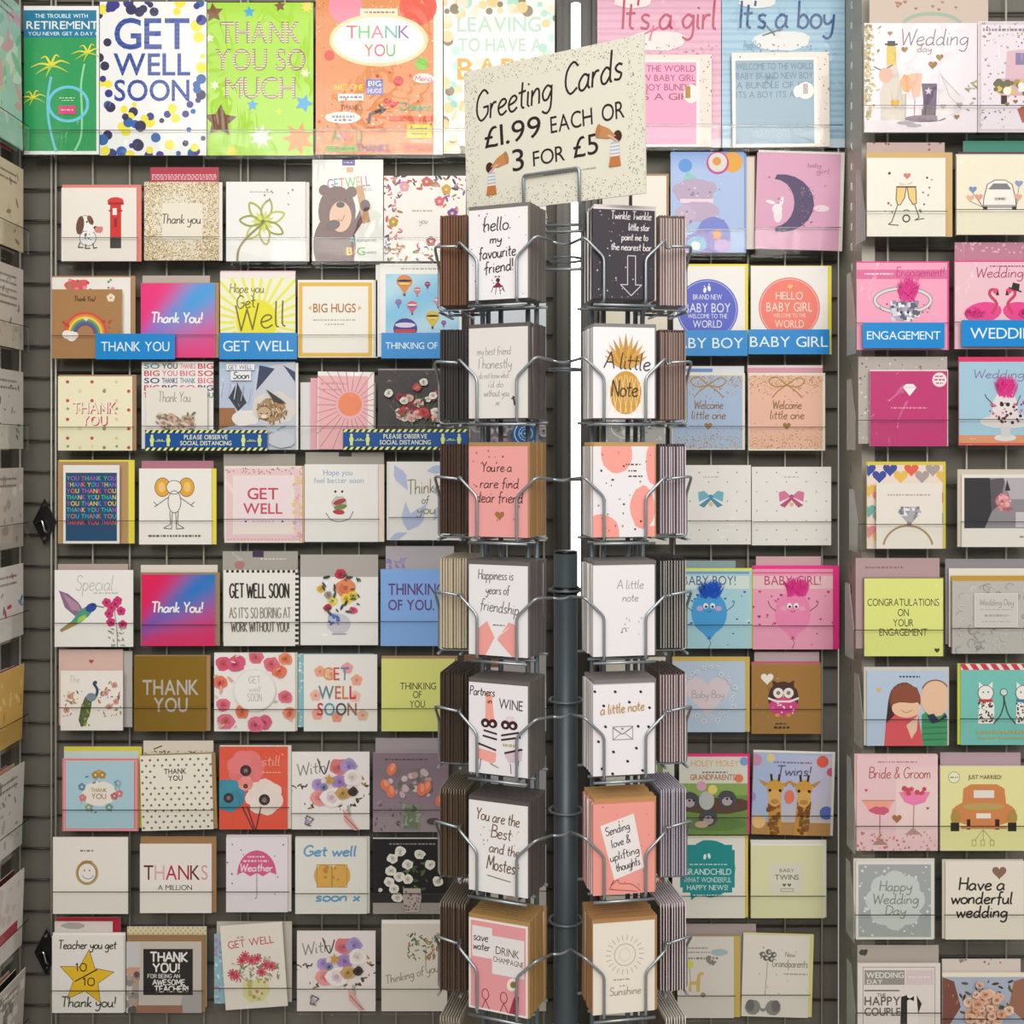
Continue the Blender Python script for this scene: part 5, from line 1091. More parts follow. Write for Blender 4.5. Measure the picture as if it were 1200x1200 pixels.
def a_daisy(A):
    A.bg('1c191a'); A.rect(437, 1058, 523, 1071, 'a39a94'); A.rect(437, 981, 523, 983, 'ded8d0'); A.tiny(483, 989, 54, 1.8, '8a8680')
    A.dots(30, 2, 5, ['3f5a2c', '4f6a38', '5c7a44'], (472, 1010, 500, 1044), 4, 'l')
    for k, (x, y) in enumerate(((469, 998), (460, 1006), (492, 1001), (478, 1013), (504, 1013), (458, 1020), (468, 1027), (456, 1033), (462, 1041), (478, 1030), (466, 1051), (513, 1032), (446, 1042))): A.rose(x, y, 6.4 if k != 12 else 2.5, 'e6e2da', 'b0a890', k)
    A.poly([(473, 1040), (493, 1040), (494, 1052), (491, 1068), (476, 1068), (472, 1052)], 'b8aca6'); A.dots(30, .8, 1.5, ['8a5a60', '6a5a58'], (474, 1044, 492, 1066), 5)
full((437, 982, 523, 1071), a_daisy, 'black photo card of white ranunculus in a speckled jug', 'white flowers on black card', lip=24)
def a_gch(A):
    A.bg('e8e4da'); A.blob(832, 1018, 30, 34, '1f8f90', 3, .02, 24); A.rect(800, 990, 858, 1046, '1f8f90'); A.rect(797, 996, 861, 1040, '1f8f90'); A.poly([(808, 1040), (824, 1044), (810, 1055)], '1f8f90')
    A.ell(826, 1004, 1.8, 3.4, 'e6f2f0', 8, 10); A.ell(831, 1003, 1.8, 3.4, 'e6f2f0', 8, -10); A.tiny(830, 1013, 44, 1.4, 'b8dcd8'); A.txt('GRANDCHILD', 829, 1025, 7, 56, 'd8efec', 0); A.txt('WHAT WONDERFUL', 829, 1034, 6, 56, 'c8e6e2', 0); A.txt('HAPPY NEWS!', 829, 1043, 6, 48, 'd8efec', 0); A.tiny(830, 1049, 36, 1.4, 'b8dcd8')
full((788, 980, 873, 1076), a_gch, 'cream card with a teal grandchild happy news speech bubble', 'teal grandchild card', env=('dcc650', (0, 0, 4), 'yellow envelope'), lip=26)
def a_twin(A):
    A.bg('e2e0b4'); A.rect(880, 987, 968, 991, 'efece4'); A.rect(965, 987, 969, 1077, 'efece4'); A.rect(902, 1012, 940, 1047, 'dedcca'); A.txt('BABY', 922, 1022, 4, 17, '6a665c', 0); A.txt('TWINS', 922, 1031, 6, 28, '5a564c', 0); A.heart(919, 1037, 2.4, '6a665c'); A.heart(925, 1037, 2.4, '6a665c'); A.frame(915, 1041, 930, 1045, .6, '8a867a')
full((880, 988, 966, 1076), a_twin, 'pale cream baby twins card in a white frame', 'cream baby twins card', env=('e8e4dc', (0, 3, 3), 'white envelope'), mat=M_WRAP, lip=26)

# ================================================================ row 10
def a_teach(A):
    A.bg('e7e2db'); A.hand('Teacher, you get'.replace(',', ''), 102, 1112, 10, 68, '2f2c2a', 1.3); A.star(101, 1146, 34, '4a3a1c', 5, .46, 6); A.star(101, 1146, 32.5, 'e3b928', 5, .46, 6)
    A.hand('10', 95, 1138, 9, 14, '3a2c14', 1.3); A.line([(88, 1150), (114, 1136)], 1.5, '3a2c14'); A.hand('10', 104, 1155, 9, 15, '3a2c14', 1.3); A.hand('Thank you!', 103, 1180, 12, 64, '2f2c2a', 1.4)
full((61, 1097, 145, 1187), a_teach, 'white teacher thank you card with a yellow ten out of ten star', 'ten out of ten star card', env=('eae6e0', (0, 3, 1), 'white envelope'), behind=[((64, 1080, 132, 1175), lambda A: (A.bg('d8d0c8'), A.blob(86, 1085, 14, 4, 'a8a4a0', 4)), 'grey white card above the ten out of ten star card'), ((66, 1075, 141, 1175), 'b8283c', 'crimson card edge above the ten out of ten star card')], lip=26)
def a_chalk(A):
    A.bg('bdb2a8'); A.rect(148, 1104, 168, 1187, 'c9c6c6'); A.rect(155, 1138, 163, 1187, 'b8907c'); A.blob(158, 1138, 14, 5, 'c89a84', 3); A.dots(22, 2, 5, ['5a5450', '8a8684', 'a89c94'], (148, 1140, 162, 1187), 3); A.rect(164, 1104, 236, 1187, 'c4bcb2'); A.poly([(214, 1165), (236, 1160), (236, 1187), (210, 1187)], 'a8a4a2'); A.rect(168, 1112, 226, 1166, '23201f'); A.rect(160, 1178, 214, 1187, '9a6a54')
    A.hand('THANK', 198, 1127, 11, 44, 'e8e4de', 2); A.hand('YOU!', 195, 1139, 10, 32, 'e8e4de', 2); A.hand('FOR BEING AN', 192, 1146, 4.5, 38, 'c8c4be', .9); A.hand('AWESOME', 198, 1154, 6, 38, 'e0dcd6', 1.2); A.hand('TEACHER!', 201, 1162, 6.5, 40, 'e8e4de', 1.3)
full((148, 1104, 236, 1187), a_chalk, 'thank you awesome teacher card with a black chalkboard', 'chalkboard teacher card', env=('96754e', (0, 7, 4), 'kraft envelope'), behind=[((149, 1086, 242, 1180), lambda A: (A.bg('d8ceb0'), A.grid_dots(16, 4, (149, 1086, 242, 1098), 1, 'b8963c')), 'cream card with gold dots above the chalkboard teacher card')], lip=26, mat=M_WRAP)
def a_gwv(A):
    A.bg('e4ddd2'); A.txt('GET WELL', 296, 1111, 9, 54, 'c0505c', 0, rot=-4); A.tiny(284, 1100, 8, 2, 'b0a090')
    A.poly([(283, 1152), (313, 1150), (314, 1166), (306, 1176), (290, 1177), (282, 1168)], 'd8d29a'); A.dots(12, 1.5, 3, ['c87a6a', 'b8b070'], (284, 1152, 312, 1175), 3)
    A.dots(90, 1.6, 4.4, ['8a9a6a', 'a8ac80', 'c8a890', '7a8a64'], (270, 1124, 326, 1152), 6, 'l')
    for x, y in ((288, 1122), (295, 1128), (276, 1145), (312, 1134), (318, 1136), (302, 1126), (272, 1142), (306, 1142), (284, 1127)): A.rays(x, y, 0, 6, 9, 1.8, 'cc4f68'); A.circ(x, y, 2, 'a8384c')
full((261, 1085, 334, 1184), a_gwv, 'tilted cream get well card with a vase of red and green flowers', 'vase get well card', rot=-4, mat=M_WRAP, behind=[((251, 1095, 330, 1176), lambda A: (A.bg('8fb8c4'), A.dots(40, 1, 2.2, ['c0dce0', 'a88ab0'], (250, 1098, 262, 1185), 3)), 'light blue speckled card behind the vase get well card'), ((254, 1080, 342, 1174), 'c4beb2', 'grey wrapped card behind the vase get well card', None, M_WRAP)], pkx=(250, 342), lip=26)
full((348, 1091, 440, 1185), bouq(348, 1091, 'e6deda'), 'white card with a pastel ribbon tied bouquet, beside the vase get well card', 'lower pastel bouquet card', mat=M_WRAP, lip=26)
def a_tree(A):
    A.bg('dfd7ca'); A.line([(499, 1137), (499, 1108)], .7, '7a6a54'); A.dots(60, 1.6, 3.6, ['5a7a5c', '7a8a5c', 'b8704a', '3f6a58', 'a89a60'], (476, 1094, 520, 1124), 8, 'l'); A.hand('Thinking of you', 483, 1146, 10, 64, '8a7a6a', .9, rot=-14, slant=.2)
full((447, 1083, 524, 1185), a_tree, 'beige thinking of you card with a little tree of coloured leaves', 'leafy tree card', lip=26, env=('eee9e2', (0, 4, 0), 'white envelope'))
def a_gir2(A):
    A.bg('dcd6cc'); A.tiny(812, 1111, 36, 1.6, '9a948c'); A.tiny(817, 1116, 30, 1.4, '9a948c'); A.tiny(818, 1123, 30, 2.4, '8a847c'); A.ell(843, 1116, 10, 4, 'a4bcc0'); A.circ(808, 1130, 5, 'd2d45a'); A.line([(808, 1135), (810, 1160)], .6, '8a8478'); A.poly([(808, 1150), (816, 1150), (818, 1141), (821, 1141), (820, 1162), (816, 1162), (816, 1154), (810, 1154), (810, 1162), (807, 1162)], 'd4b464'); A.ell(822, 1141, 3, 2, 'd4b464'); A.dots(10, 1.4, 3, ['8a847c'], (826, 1122, 842, 1130), 3); A.tiny(815, 1167, 40, 1, 'a49c90'); A.circ(824, 1166, 3, '9a8a78')
full((794, 1098, 860, 1193), a_gir2, 'cream card with a tiny yellow giraffe holding a balloon', 'tiny giraffe card', env=('c8b060', (0, 0, 8), 'mustard envelope'), behind=[((798, 1083, 886, 1180), 'a89a98', 'grey speckled card edge above the tiny giraffe card', None, M_WRAP)], lip=26)
def a_ele(A):
    A.bg('e3ddd2'); 
    for x, y in ((893, 1120), (900, 1117), (906, 1120), (897, 1124), (903, 1125)): A.circ(x, y, 3.4, '6a6864'); A.circ(x + 1, y, 1.6, 'c8c4bc')
    A.line([(899, 1128), (897, 1168)], .6, '8a847c'); A.hand('New', 925, 1122, 6, 12, '9a948c', .7); A.hand('Grandparents', 925, 1134, 9, 42, '8a847c', .8); A.tiny(932, 1142, 28, 1.4, 'a49c90')
    for s_, x in ((1, 883), (-1, 907)): A.blob(x, 1182, 9, 9, '8c8a88', 3, .05); A.ell(x - s_ * 3, 1180, 5, 7, '6f6d6c'); A.line([(x + s_ * 7, 1180), (x + s_ * 11, 1186), (x + s_ * 12, 1183)], 2, '8c8a88')
    A.dots(10, .5, 1, ['8a847c'], (874, 1110, 940, 1170), 3)
full((870, 1097, 948, 1193), a_ele, 'cream new grandparents card with two grey elephants', 'elephant grandparents card', env=('ddd890', (0, 1, 5), 'pale yellow envelope'), rot=1.6, lip=27)

# ================================================================ columns mostly hidden behind the spinner
HID = [((549, 206, 640, 306), 'e6e0d8', 'white card behind the head of the spinner'),
       ((556, 312, 640, 418), 'd8e2ea', 'pale card behind the spinner beside the hot air balloons card'),
       ((551, 441, 640, 527), lambda A: (A.bg('6f6a72'), [A.rose(560 + k * 11 % 80, 500 + k * 7 % 22, 8, ('a89ca4', 'c8bcc0', '7a7484')[k % 3], '5a5460', k) for k in range(14)]), 'dim floral card behind the spinner below the grey note cards'),
       ((552, 545, 640, 634), 'dcd6d0', 'white card behind the spinner beside the blue leaf card'),
       ((556, 668, 640, 757), 'd4ccc6', 'greyish card behind the spinner beside the cornflower blue card'),
       ((544, 768, 640, 857), lambda A: (A.bg('d8cfc4'), A.rect(544, 768, 640, 782, '8a5a3c'), A.rect(585, 768, 640, 800, 'b8b4b2')), 'brown topped card behind the spinner beside the yellow card'),
       ((550, 886, 640, 974), 'b4b0b0', 'grey card behind the spinner beside the tulips card'),
       ((536, 990, 640, 1071), lambda A: (A.bg('d8d0ca'), A.dots(8, 4, 9, ['d88a80', 'b8a8a8'], (536, 1000, 640, 1060), 3)), 'blush spotted card behind the spinner beside the black card'),
       ((540, 1085, 640, 1185), 'cfc6ba', 'beige card behind the spinner beside the leafy tree card'),
       ((706, 212, 737, 300), 'd8d2c8', 'white card hidden behind the spinner below the pink bag card'),
       ((705, 330, 782, 415), lambda A: (A.bg('e6e0cc'), A.rect(705, 330, 765, 362, '4a2c1c')), 'brown topped card behind the spinner beside the blue disc card'),
       ((705, 440, 780, 527), lambda A: (A.bg('b4b2b0'), A.ring(736, 500, 20, 14, 1.4, 'e8e6e2'), A.heart(736, 508, 8, 'dedcd8'), A.dots(40, 1.5, 4, ['d8d6d2', '8a8886'], (706, 490, 780, 527), 4, 'l')), 'silver patterned card with a heart behind the spinner'),
       ((705, 548, 784, 638), 'e4ded6', 'white card behind the spinner beside the blue bow card'),
       ((705, 660, 780, 758), 'dad4c8', 'cream card behind the spinner beside the blue fluffy balloon card'),
       ((705, 770, 780, 858), 'd8d0be', 'cream card behind the spinner beside the pale heart card'),
       ((705, 890, 790, 978), lambda A: (A.bg('cfd6c4'), A.rect(770, 890, 777, 978, '7c8a54')), 'pale green card behind the spinner beside the moles card'),
       ((705, 985, 783, 1076), lambda A: (A.bg('d8d4c8'), A.rect(772, 985, 778, 1076, 'c8402c'), A.circ(764, 1048, 8, '8ab0d0')), 'cream card with a red stripe behind the spinner'),
       ((705, 1098, 788, 1190), lambda A: (A.bg('d8d2c4'), A.rect(770, 1098, 780, 1190, 'c8484c')), 'cream card with a coral stripe behind the spinner')]
for r_, f_, l_ in HID:
    card(r_, BD, f_, l_)
    pocket(r_[0] - 1, r_[2] + 2, r_[3] - 27, r_[3] + 1, BD + .0085, .0125, 'clear acrylic holder of the ' + l_.split(' hidden')[0].split(',')[0])
def a_stick(A): A.bg('2a6ea8'); A.circ(616, 508, 15, 'dfe8ee', 26); A.circ(616, 508, 13, '1f66a8', 26); A.ring(616, 508, 8, 8, 1, 'b8d0e4'); A.dots(12, .8, 1.6, ['cfe0ee'], (608, 500, 624, 516), 4)
V_, F_ = [], []
ro = 15 * scale_at(BD + .0115); n_ = 28
A_ = Art((600, 492, 632, 524)); A_.circ(616, 508, 15.9, '2a6ea8', n_); A_.circ(616, 508, 13.5, 'dfe8ee', n_); A_.circ(616, 508, 12.5, '1f66a8', n_); A_.ring(616, 508, 8, 8, 1, 'b8d0e4'); A_.ring(616, 508, 5, 5, .8, 'b8d0e4'); A_.grid_dots(3, 1, (609, 505, 623, 511), 1, 'cfe0ee', False)
s_ = scale_at(BD + .012); v, f, c = A_.emit(32 * s_, 32 * s_, 0.0016)
mb = MB().tube([(0, 0, 16 * s_), (0, -0.0015, 16 * s_)], 15.9 * s_, n_)
o = mesh_obj('round_sticker', mb.v + v, mb.f + [tuple(len(mb.v) + i for i in q) for q in f], [M_PLASTIC], None, None, [col('2a6ea8')] * len(mb.f) + c)
o.location = (wx(616, BD + .012), -(BD + .0105), wz(524, BD + .012)); tag(o, 'round blue and white sticker behind the spinner between the grey and pink note cards', 'sticker')

# ================================================================ right bay: engagement and wedding
def rfull(*a, **k): k['d'] = RD; return full(*a, **k)
def a_wedd(A):
    A.bg('e6dde4'); A.glitter(120, ['c8a85a', '8a7a4c', 'b0a070'], (1014, 27, 1034, 140), 3, 'l', 1.6); A.dots(26, 1.2, 3.2, ['b8a860', '7a7048', 'c8a040'], (1014, 30, 1032, 110), 4, 'l'); A.hand('Wedding', 1094, 53, 19, 80, '6a6468', 1.2, slant=.15); A.hand('day', 1083, 61, 8, 17, '8a8284', .9)
    A.poly([(1040, 70), (1050, 70), (1054, 92), (1062, 105), (1062, 141), (1032, 141), (1031, 108), (1037, 92)], 'cfc4b8'); A.rect(1039, 54, 1050, 76, 'd8b84a'); A.rect(1040, 48, 1049, 54, '2a2424'); A.rect(1037, 51, 1052, 53, '2a2424'); A.line([(1024, 78), (1034, 82), (1046, 76)], 1.4, '5a5054', True); A.blob(1038, 88, 8, 9, 'd8aa94', 3); A.heart(1049, 121, 6, 'd8aa3a')
    A.poly([(1055, 82), (1069, 82), (1066, 110), (1057, 110)], 'e8e4e4'); A.blob(1062, 98, 7, 11, 'eba878', 4); A.line([(1061, 110), (1061, 142)], .9, '9a949a'); A.ell(1061, 144, 10, 2, 'a8a4a8'); A.poly([(1066, 86), (1081, 86), (1078, 112), (1070, 116)], 'e8b49c'); A.line([(1072, 116), (1071, 146)], 1, '8a8488'); A.ell(1071, 147, 9, 2, 'b0acb0')
    A.poly([(1080, 98), (1098, 98), (1097, 128), (1096, 136), (1081, 136), (1082, 118)], '5f4a66'); A.rect(1080, 128, 1096, 136, '4a2c34'); A.ell(1084, 139, 24, 4, '7a6478'); A.star(1088, 107, 5, 'cfc4d0')
    A.poly([(1100, 82), (1108, 96), (1130, 114), (1126, 130), (1098, 142), (1100, 110)], 'ddd6d8'); A.line([(1102, 86), (1112, 112), (1126, 128)], .8, 'a8a0a4'); A.line([(1104, 90), (1124, 112)], .8, 'a8a0a4'); A.heart(1105, 125, 4, 'b8a0aa'); A.heart(1124, 123, 4, 'a89aa2')
    for x, y, r in ((1043, 39, 3), (1060, 58, 4), (1093, 76, 5.5), (1101, 67, 4.5), (1121, 137, 3.5)): A.heart(x, y, r, '9a7434')
    A.dots(12, 1.5, 3, ['a8a878', '8a9470'], (1130, 95, 1144, 130), 5, 'l')
rfull((1013, 27, 1145, 155), a_wedd, 'large lilac white wedding day card with champagne bottle, glasses and top hat', 'champagne wedding day card', sides=False, lip=32, mat=M_WRAP, env=('dcd4d0', (0, 0, 0), 'white envelope'), behind=[((1019, -20, 1158, 140), lambda A: (A.bg('c6b6a8'), A.dots(9, 2, 2.6, ['a87460'], (1020, 2, 1155, 12), 3, 'h'), A.ring(1092, 30, 34, 14, 4, '9cb0a0')), 'beige card with hearts rising above the champagne wedding day card')])
def a_wcar(A):
    A.bg('e3d9e2'); A.frame(1147, 26, 1262, 154, 3, 'd0c4cc'); A.glitter(160, ['8a7a8c', 'b0a060'], (1147, 26, 1262, 154), 3, 'lbt', 1); A.tiny(1200, 35, 96, 3, '8a8088'); A.poly([(1178, 92), (1180, 60), (1196, 58), (1215, 58), (1240, 92)], 'd8b4c0'); A.rect(1190, 62, 1225, 76, '8a7aa0'); A.rect(1172, 92, 1245, 112, 'd0a8b8')
    A.dots(30, 2, 5, ['d8b85a', 'a8904c', '6a6a4c', 'efe6d8'], (1166, 96, 1210, 112), 6); A.rect(1173, 112, 1180, 122, '3a2418'); A.heart(1180, 122, 3, '8a6a34'); A.heart(1190, 119, 3, '8a6a34'); A.poly([(1192, 128), (1200, 124), (1206, 140), (1198, 144)], 'a85a44')
rfull((1146, 25, 1264, 155), a_wcar, 'white congratulations card with a pink wedding car and flowers, at the frame edge', 'wedding car card', sides=False, lip=32, mat=M_WRAP)
def a_clink(A):
    A.bg('ebe6da'); k = '4a3c30'
    A.poly([(1051, 219), (1061, 219), (1060, 232), (1053, 240), (1050, 238)], 'e6c67c'); A.poly([(1063, 219), (1073, 219), (1074, 238), (1069, 240), (1064, 230)], 'e6c67c')
    A.line([(1051, 218), (1050, 234), (1052, 240), (1055, 240), (1060, 232), (1062, 219)], 1, k); A.line([(1063, 219), (1065, 232), (1070, 240), (1074, 238), (1073, 218)], 1, k); A.line([(1052, 240), (1045, 260), (1041, 263), (1053, 264)], 1.1, k); A.line([(1072, 240), (1077, 255), (1072, 258), (1083, 256)], 1.1, k); A.line([(1051, 219), (1073, 219)], 1.6, k); A.poly([(1053, 214), (1062, 216), (1070, 212), (1068, 216), (1055, 217)], 'd8c8b0')
    A.heart(1063, 206, 4.5, 'c87a6a'); A.ring(1062, 256, 4, 4, 1.6, k, 14); A.ring(1062, 250, 5, 4, .8, k, 8, 40, 140)
    A.dots(26, .9, 1.8, [k, '8a7a6a'], (1035, 203, 1092, 250), 5, 'c', (1047, 205, 1076, 250))
rfull((1016, 185, 1108, 277), a_clink, 'cream wedding card with two clinking champagne flutes', 'clinking flutes card', env=('c8a870', (0, 7, 9), 'gold edged envelope'), behind=[((1016, 167, 1107, 270), lambda A: (A.bg('bda39c'), A.dots(6, 1.4, 2, ['8a5a54'], (1016, 167, 1107, 178), 4)), 'dusty pink card above the clinking flutes card', None, M_WRAP)], mat=M_WRAP, lip=30)
def a_vw(A):
    A.bg('e9e2cc'); k = '5a5048'; A.blob(1171, 235, 20, 14, 'ece8e0', 3, .02, 22); A.poly([(1155, 232), (1158, 214), (1166, 211), (1177, 211), (1185, 214), (1188, 232)], 'ece8e0'); A.line([(1152, 243), (1153, 232), (1157, 216), (1166, 211), (1178, 211), (1186, 216), (1190, 232), (1191, 243), (1152, 243)], 1, k); A.poly([(1158, 222), (1164, 215), (1180, 215), (1185, 222)], '7a7a80'); A.rect(1165, 231, 1179, 235, 'c8c4bc'); A.tiny(1172, 233, 10, 1.4, k); A.rect(1153, 240, 1190, 243, 'a8a4a0'); A.rect(1152, 242, 1157, 246, '2a2424'); A.rect(1186, 242, 1191, 246, '2a2424')
    for x, y, c in ((1140, 222, '7a8ab8'), (1137, 232, 'e0b090'), (1147, 231, 'd89a8a'), (1194, 215, '8a94b8'), (1193, 231, 'd8a88a')): A.heart(x, y, 5, c); A.line([(x, y + 4), (1152 if x < 1170 else 1190, 243)], .5, k)
rfull((1121, 182, 1211, 275), a_vw, 'cream wedding card with a small white car trailing heart balloons', 'white car heart balloons card', env=('d8cfc0', (0, 2, 6), 'cream envelope'), behind=[((1124, 178, 1216, 268), '5a3a3c', 'dark red card edge above the white car card'), ((1129, 165, 1230, 262), '3f8272', 'teal card edge above the white car card')], mat=M_WRAP, lip=30)
re_ = (1004, 308, 1110, 410)
def a_engr(A):
    A.bg('eeA0bc'.lower()); A.rect(1004, 316, 1110, 327, 'd86a9c'); A.tiny(1030, 321, 34, 2, 'f0c8d8'); A.hand('Engagement!', 1078, 324, 11, 56, 'c03a7c', 1); A.ring(1058, 352, 33, 14, 5, '9a9498'); A.ring(1058, 352, 33, 14, 2.6, 'd8d4d6'); A.dots(30, .7, 1.3, ['6a646c'], (1030, 356, 1090, 366), 3); A.blob(1060, 364, 16, 13, 'a8a8b8', 3, .1); A.dots(60, 1.4, 3, ['e8e8f0', '5a5a70', '8a8aa0', 'd0d0e0'], (1045, 354, 1076, 376), 4, 's'); A.circ(1056, 366, 1.6, '181824'); A.circ(1064, 366, 1.6, '181824')
o = rfull(re_, a_engr, 'pink engagement card with a diamond ring and fluffy magenta hair', 'pink diamond ring engagement card', env=('e0408c', (0, 2, 3), 'magenta envelope'), mat=M_WRAP, lip=32)
p = on_card(o, re_, 1063, 339); tuft(o, p[0], p[1], .045, .05, 'f25aae', 170, 7, 'feather_tuft', 'fluffy magenta tuft')
rf_ = (1119, 307, 1222, 409)
def a_flam(A):
    A.bg('e6bcc8'); A.tiny(1180, 312, 40, 1.6, '8a4a60'); A.hand('Wedding Day', 1186, 325, 12, 86, 'a02a5c', 1.1, slant=.1)
    for s_, x in ((1, 1166), (-1, 1183)):
        A.ell(x - s_ * 14, 366, 22, 12, 'e0408c', 18, s_ * -8); A.line([(x - s_ * 4, 368), (x + s_ * 2, 356), (x - s_ * 6, 346), (x - s_ * 5, 340), (x + s_ * 1, 340), (x + s_ * 3, 346)], 3.6, 'c83a5c', True); A.circ(x + s_ * 1, 341, 3.4, 'd84a6c'); A.poly([(x + s_ * 3, 340), (x + s_ * 5, 346), (x + s_ * 1, 346)], '1c181c')
    A.poly([(1185, 338), (1187, 331), (1195, 333), (1194, 340)], '1a181a'); A.line([(1182, 337), (1197, 342)], 1.6, '1a181a')
o = rfull(rf_, a_flam, 'pale pink wedding day card with two magenta flamingos', 'flamingo wedding day card', env=('e0327c', (0, 2, 0), 'magenta envelope'), mat=M_WRAP, lip=32, behind=[((1119, 284, 1200, 400), lambda A: (A.bg('b87a90'), A.dots(30, .8, 1.6, ['d8b0bc'], (1119, 284, 1200, 296), 3)), 'mauve wrapped card above the flamingo wedding day card', None, M_WRAP)])
p = on_card(o, rf_, 1142, 366); tuft(o, p[0], p[1], .045, .022, 'ee5aac', 90, 9, 'feather_tuft', 'fluffy magenta wing')
p = on_card(o, rf_, 1205, 366); tuft(o, p[0], p[1], .045, .022, 'ee5aac', 90, 10, 'feather_tuft', 'fluffy magenta wing')
strip((1011, 378, 1107, 408), 'ENGAGEMENT', 'blue ENGAGEMENT category strip across the pink diamond ring card', W=86, h=9.5, d=RD + .0115)
strip((1127, 375, 1232, 406), 'WEDDING', 'blue WEDDING category strip across the flamingo card', W=88, h=12.5, d=RD + .0115, cx=1181)
def a_diam(A):
    A.bg('bd2f70'); A.circ(1101, 445, 8.5, 'ecd8dc'); A.tiny(1101, 441, 10, 1.3, 'a83a60'); A.tiny(1101, 445, 12, 1.6, 'a83a60'); A.tiny(1101, 449, 8, 1.3, 'a83a60')
    A.poly([(1058, 454), (1062, 450), (1070, 450), (1074, 454), (1066, 464)], 'efe8ea'); A.line([(1058, 454), (1074, 454)], .6, 'c89ab0'); A.tiny(1065, 478, 42, 2, 'e0889c')
rfull((1020, 435, 1110, 523), a_diam, 'magenta engagement card with a white diamond and round badge', 'magenta diamond card', edge='e8b8cc', mat=M_WRAP, env=('d8c8c8', (0, 2, 2), 'pale envelope'), behind=[((1006, 418, 1110, 520), lambda A: (A.bg('b4aaa4'), A.dots(120, .7, 1.4, ['6a6460', 'd8d2cc'], (1006, 418, 1110, 520), 4)), 'grey speckled wrapped card behind the magenta diamond card', None, M_WRAP)], lip=31, pkx=(1003, 1113))
ru_ = (1124, 424, 1215, 522)
def a_cup(A):
    A.bg('9fc4d8'); A.rect(1124, 510, 1216, 522, 'd8946a'); A.rect(1124, 519, 1216, 523, 'c85a4a'); A.hand('Wedding', 1170, 443, 10, 60, '7a6a9c', 1); A.ell(1180, 494, 32, 8, 'd8d4d6'); A.ell(1178, 513, 13, 4, 'dcd8d8'); A.rect(1173, 496, 1184, 512, 'd0ccce'); A.blob(1178, 478, 15, 20, 'e0d8d8', 4, .06); A.blob(1178, 490, 20, 10, 'dcd4d4', 5); A.dots(40, 1, 2.2, ['8a2a4a', '2a2428', 'c86a8a'], (1160, 470, 1200, 496), 6); A.circ(1174, 474, 2.4, '1c181c'); A.circ(1181, 474, 2.4, '1c181c'); A.line([(1164, 474), (1156, 466), (1154, 462)], 1, '4a444a'); A.line([(1192, 472), (1196, 463)], 1, '4a444a')
o = rfull(ru_, a_cup, 'pale blue wedding card with a cake character and fluffy magenta hair', 'pale blue cake card', env=('d8306c', (0, 6, 0), 'crimson envelope'), mat=M_WRAP, lip=31)
p = on_card(o, ru_, 1178, 452); tuft(o, p[0], p[1], .045, .046, 'f04aa6', 170, 12, 'feather_tuft', 'fluffy magenta tuft')
def a_ring(A):
    A.bg('e5ded4'); A.tiny(1065, 580, 50, 2, 'b8aca4'); A.ring(1064, 643, 29, 27, 2.4, 'a88a64', 24, 10, 170); A.poly([(1052, 600), (1058, 594), (1074, 594), (1080, 600), (1066, 616)], 'a8a8ac'); A.dots(26, 1, 2.2, ['e0e0e4', '7a7a80'], (1055, 595, 1077, 608), 4, 's'); A.rect(1063, 612, 1068, 617, '8a7a68')
def a_hrts(A):
    A.bg('e6d4c8'); rd = random.Random(2)
    for k in range(30): A.heart(1018 + (k % 8) * 12.5, 550 + (k // 8) * 24 + (k % 2) * 8, 9, rd.choice(['3a4a9c', 'e0604c', 'e0b850', '6aa8a4', 'e08a8c', 'a89a98']))
rfull((1027, 566, 1104, 643), a_ring, 'cream card with an engagement ring in front of a heart patterned card', 'engagement ring card', behind=[((1016, 545, 1105, 643), a_hrts, 'colourful heart patterned card behind the engagement ring card', ('d4c04a', (0, 4, 4), 'yellow envelope'))], mat=M_WRAP, lip=29, pkx=(1006, 1110))
def a_groom(A):
    A.bg('e2ddd6'); A.rect(1130, 560, 1225, 619, '8a868c'); A.poly([(1130, 560), (1160, 560), (1162, 600), (1154, 619), (1130, 619)], '2e2b31'); A.poly([(1160, 562), (1178, 560), (1172, 590), (1162, 600)], '57525a'); A.poly([(1176, 560), (1212, 560), (1206, 585), (1184, 585)], 'b0abb0'); A.poly([(1180, 562), (1184, 575), (1178, 575)], '2a282e'); A.blob(1176, 588, 9, 10, 'c88088', 4); A.dots(22, 1.4, 2.6, ['e0a8a8', 'a85a60', 'd88a8c'], (1168, 580, 1186, 598), 5); A.rect(1190, 600, 1225, 618, 'c0bcc0'); A.tiny(1206, 629, 22, 2, '8a8480')
rfull((1127, 556, 1215, 641), a_groom, 'white edged photo wedding card of a groom holding a pink bouquet', 'groom with bouquet card', env=('c8c0b0', (4, 6, 0), 'cream envelope'), mat=M_WRAP, lip=30)
def a_cong(A):
    A.bg('dde283')
    for t, y, W in (('CONGRATULATIONS', 710, 84), ('ON', 722, 13), ('YOUR', 734, 24), ('ENGAGEMENT', 745, 56)): A.txt(t, 1058.5, y, 8.4, W, '4a4424', 0)
    A.heart(1098, 762, 3.4, '4a3420')
rfull((1013, 678, 1105, 769), a_cong, 'lime yellow congratulations on your engagement card', 'yellow engagement card', mat=M_WRAP, env=('8a7c50', (0, 1, 2), 'dark gold envelope'), behind=[((1003, 654, 1101, 760), lambda A: (A.bg('b3979a'), A.tiny(1036, 665, 44, 2.4, '9a6a74')), 'pink wrapped card above the yellow engagement card', None, M_WRAP)], lip=31, pkx=(1001, 1108))
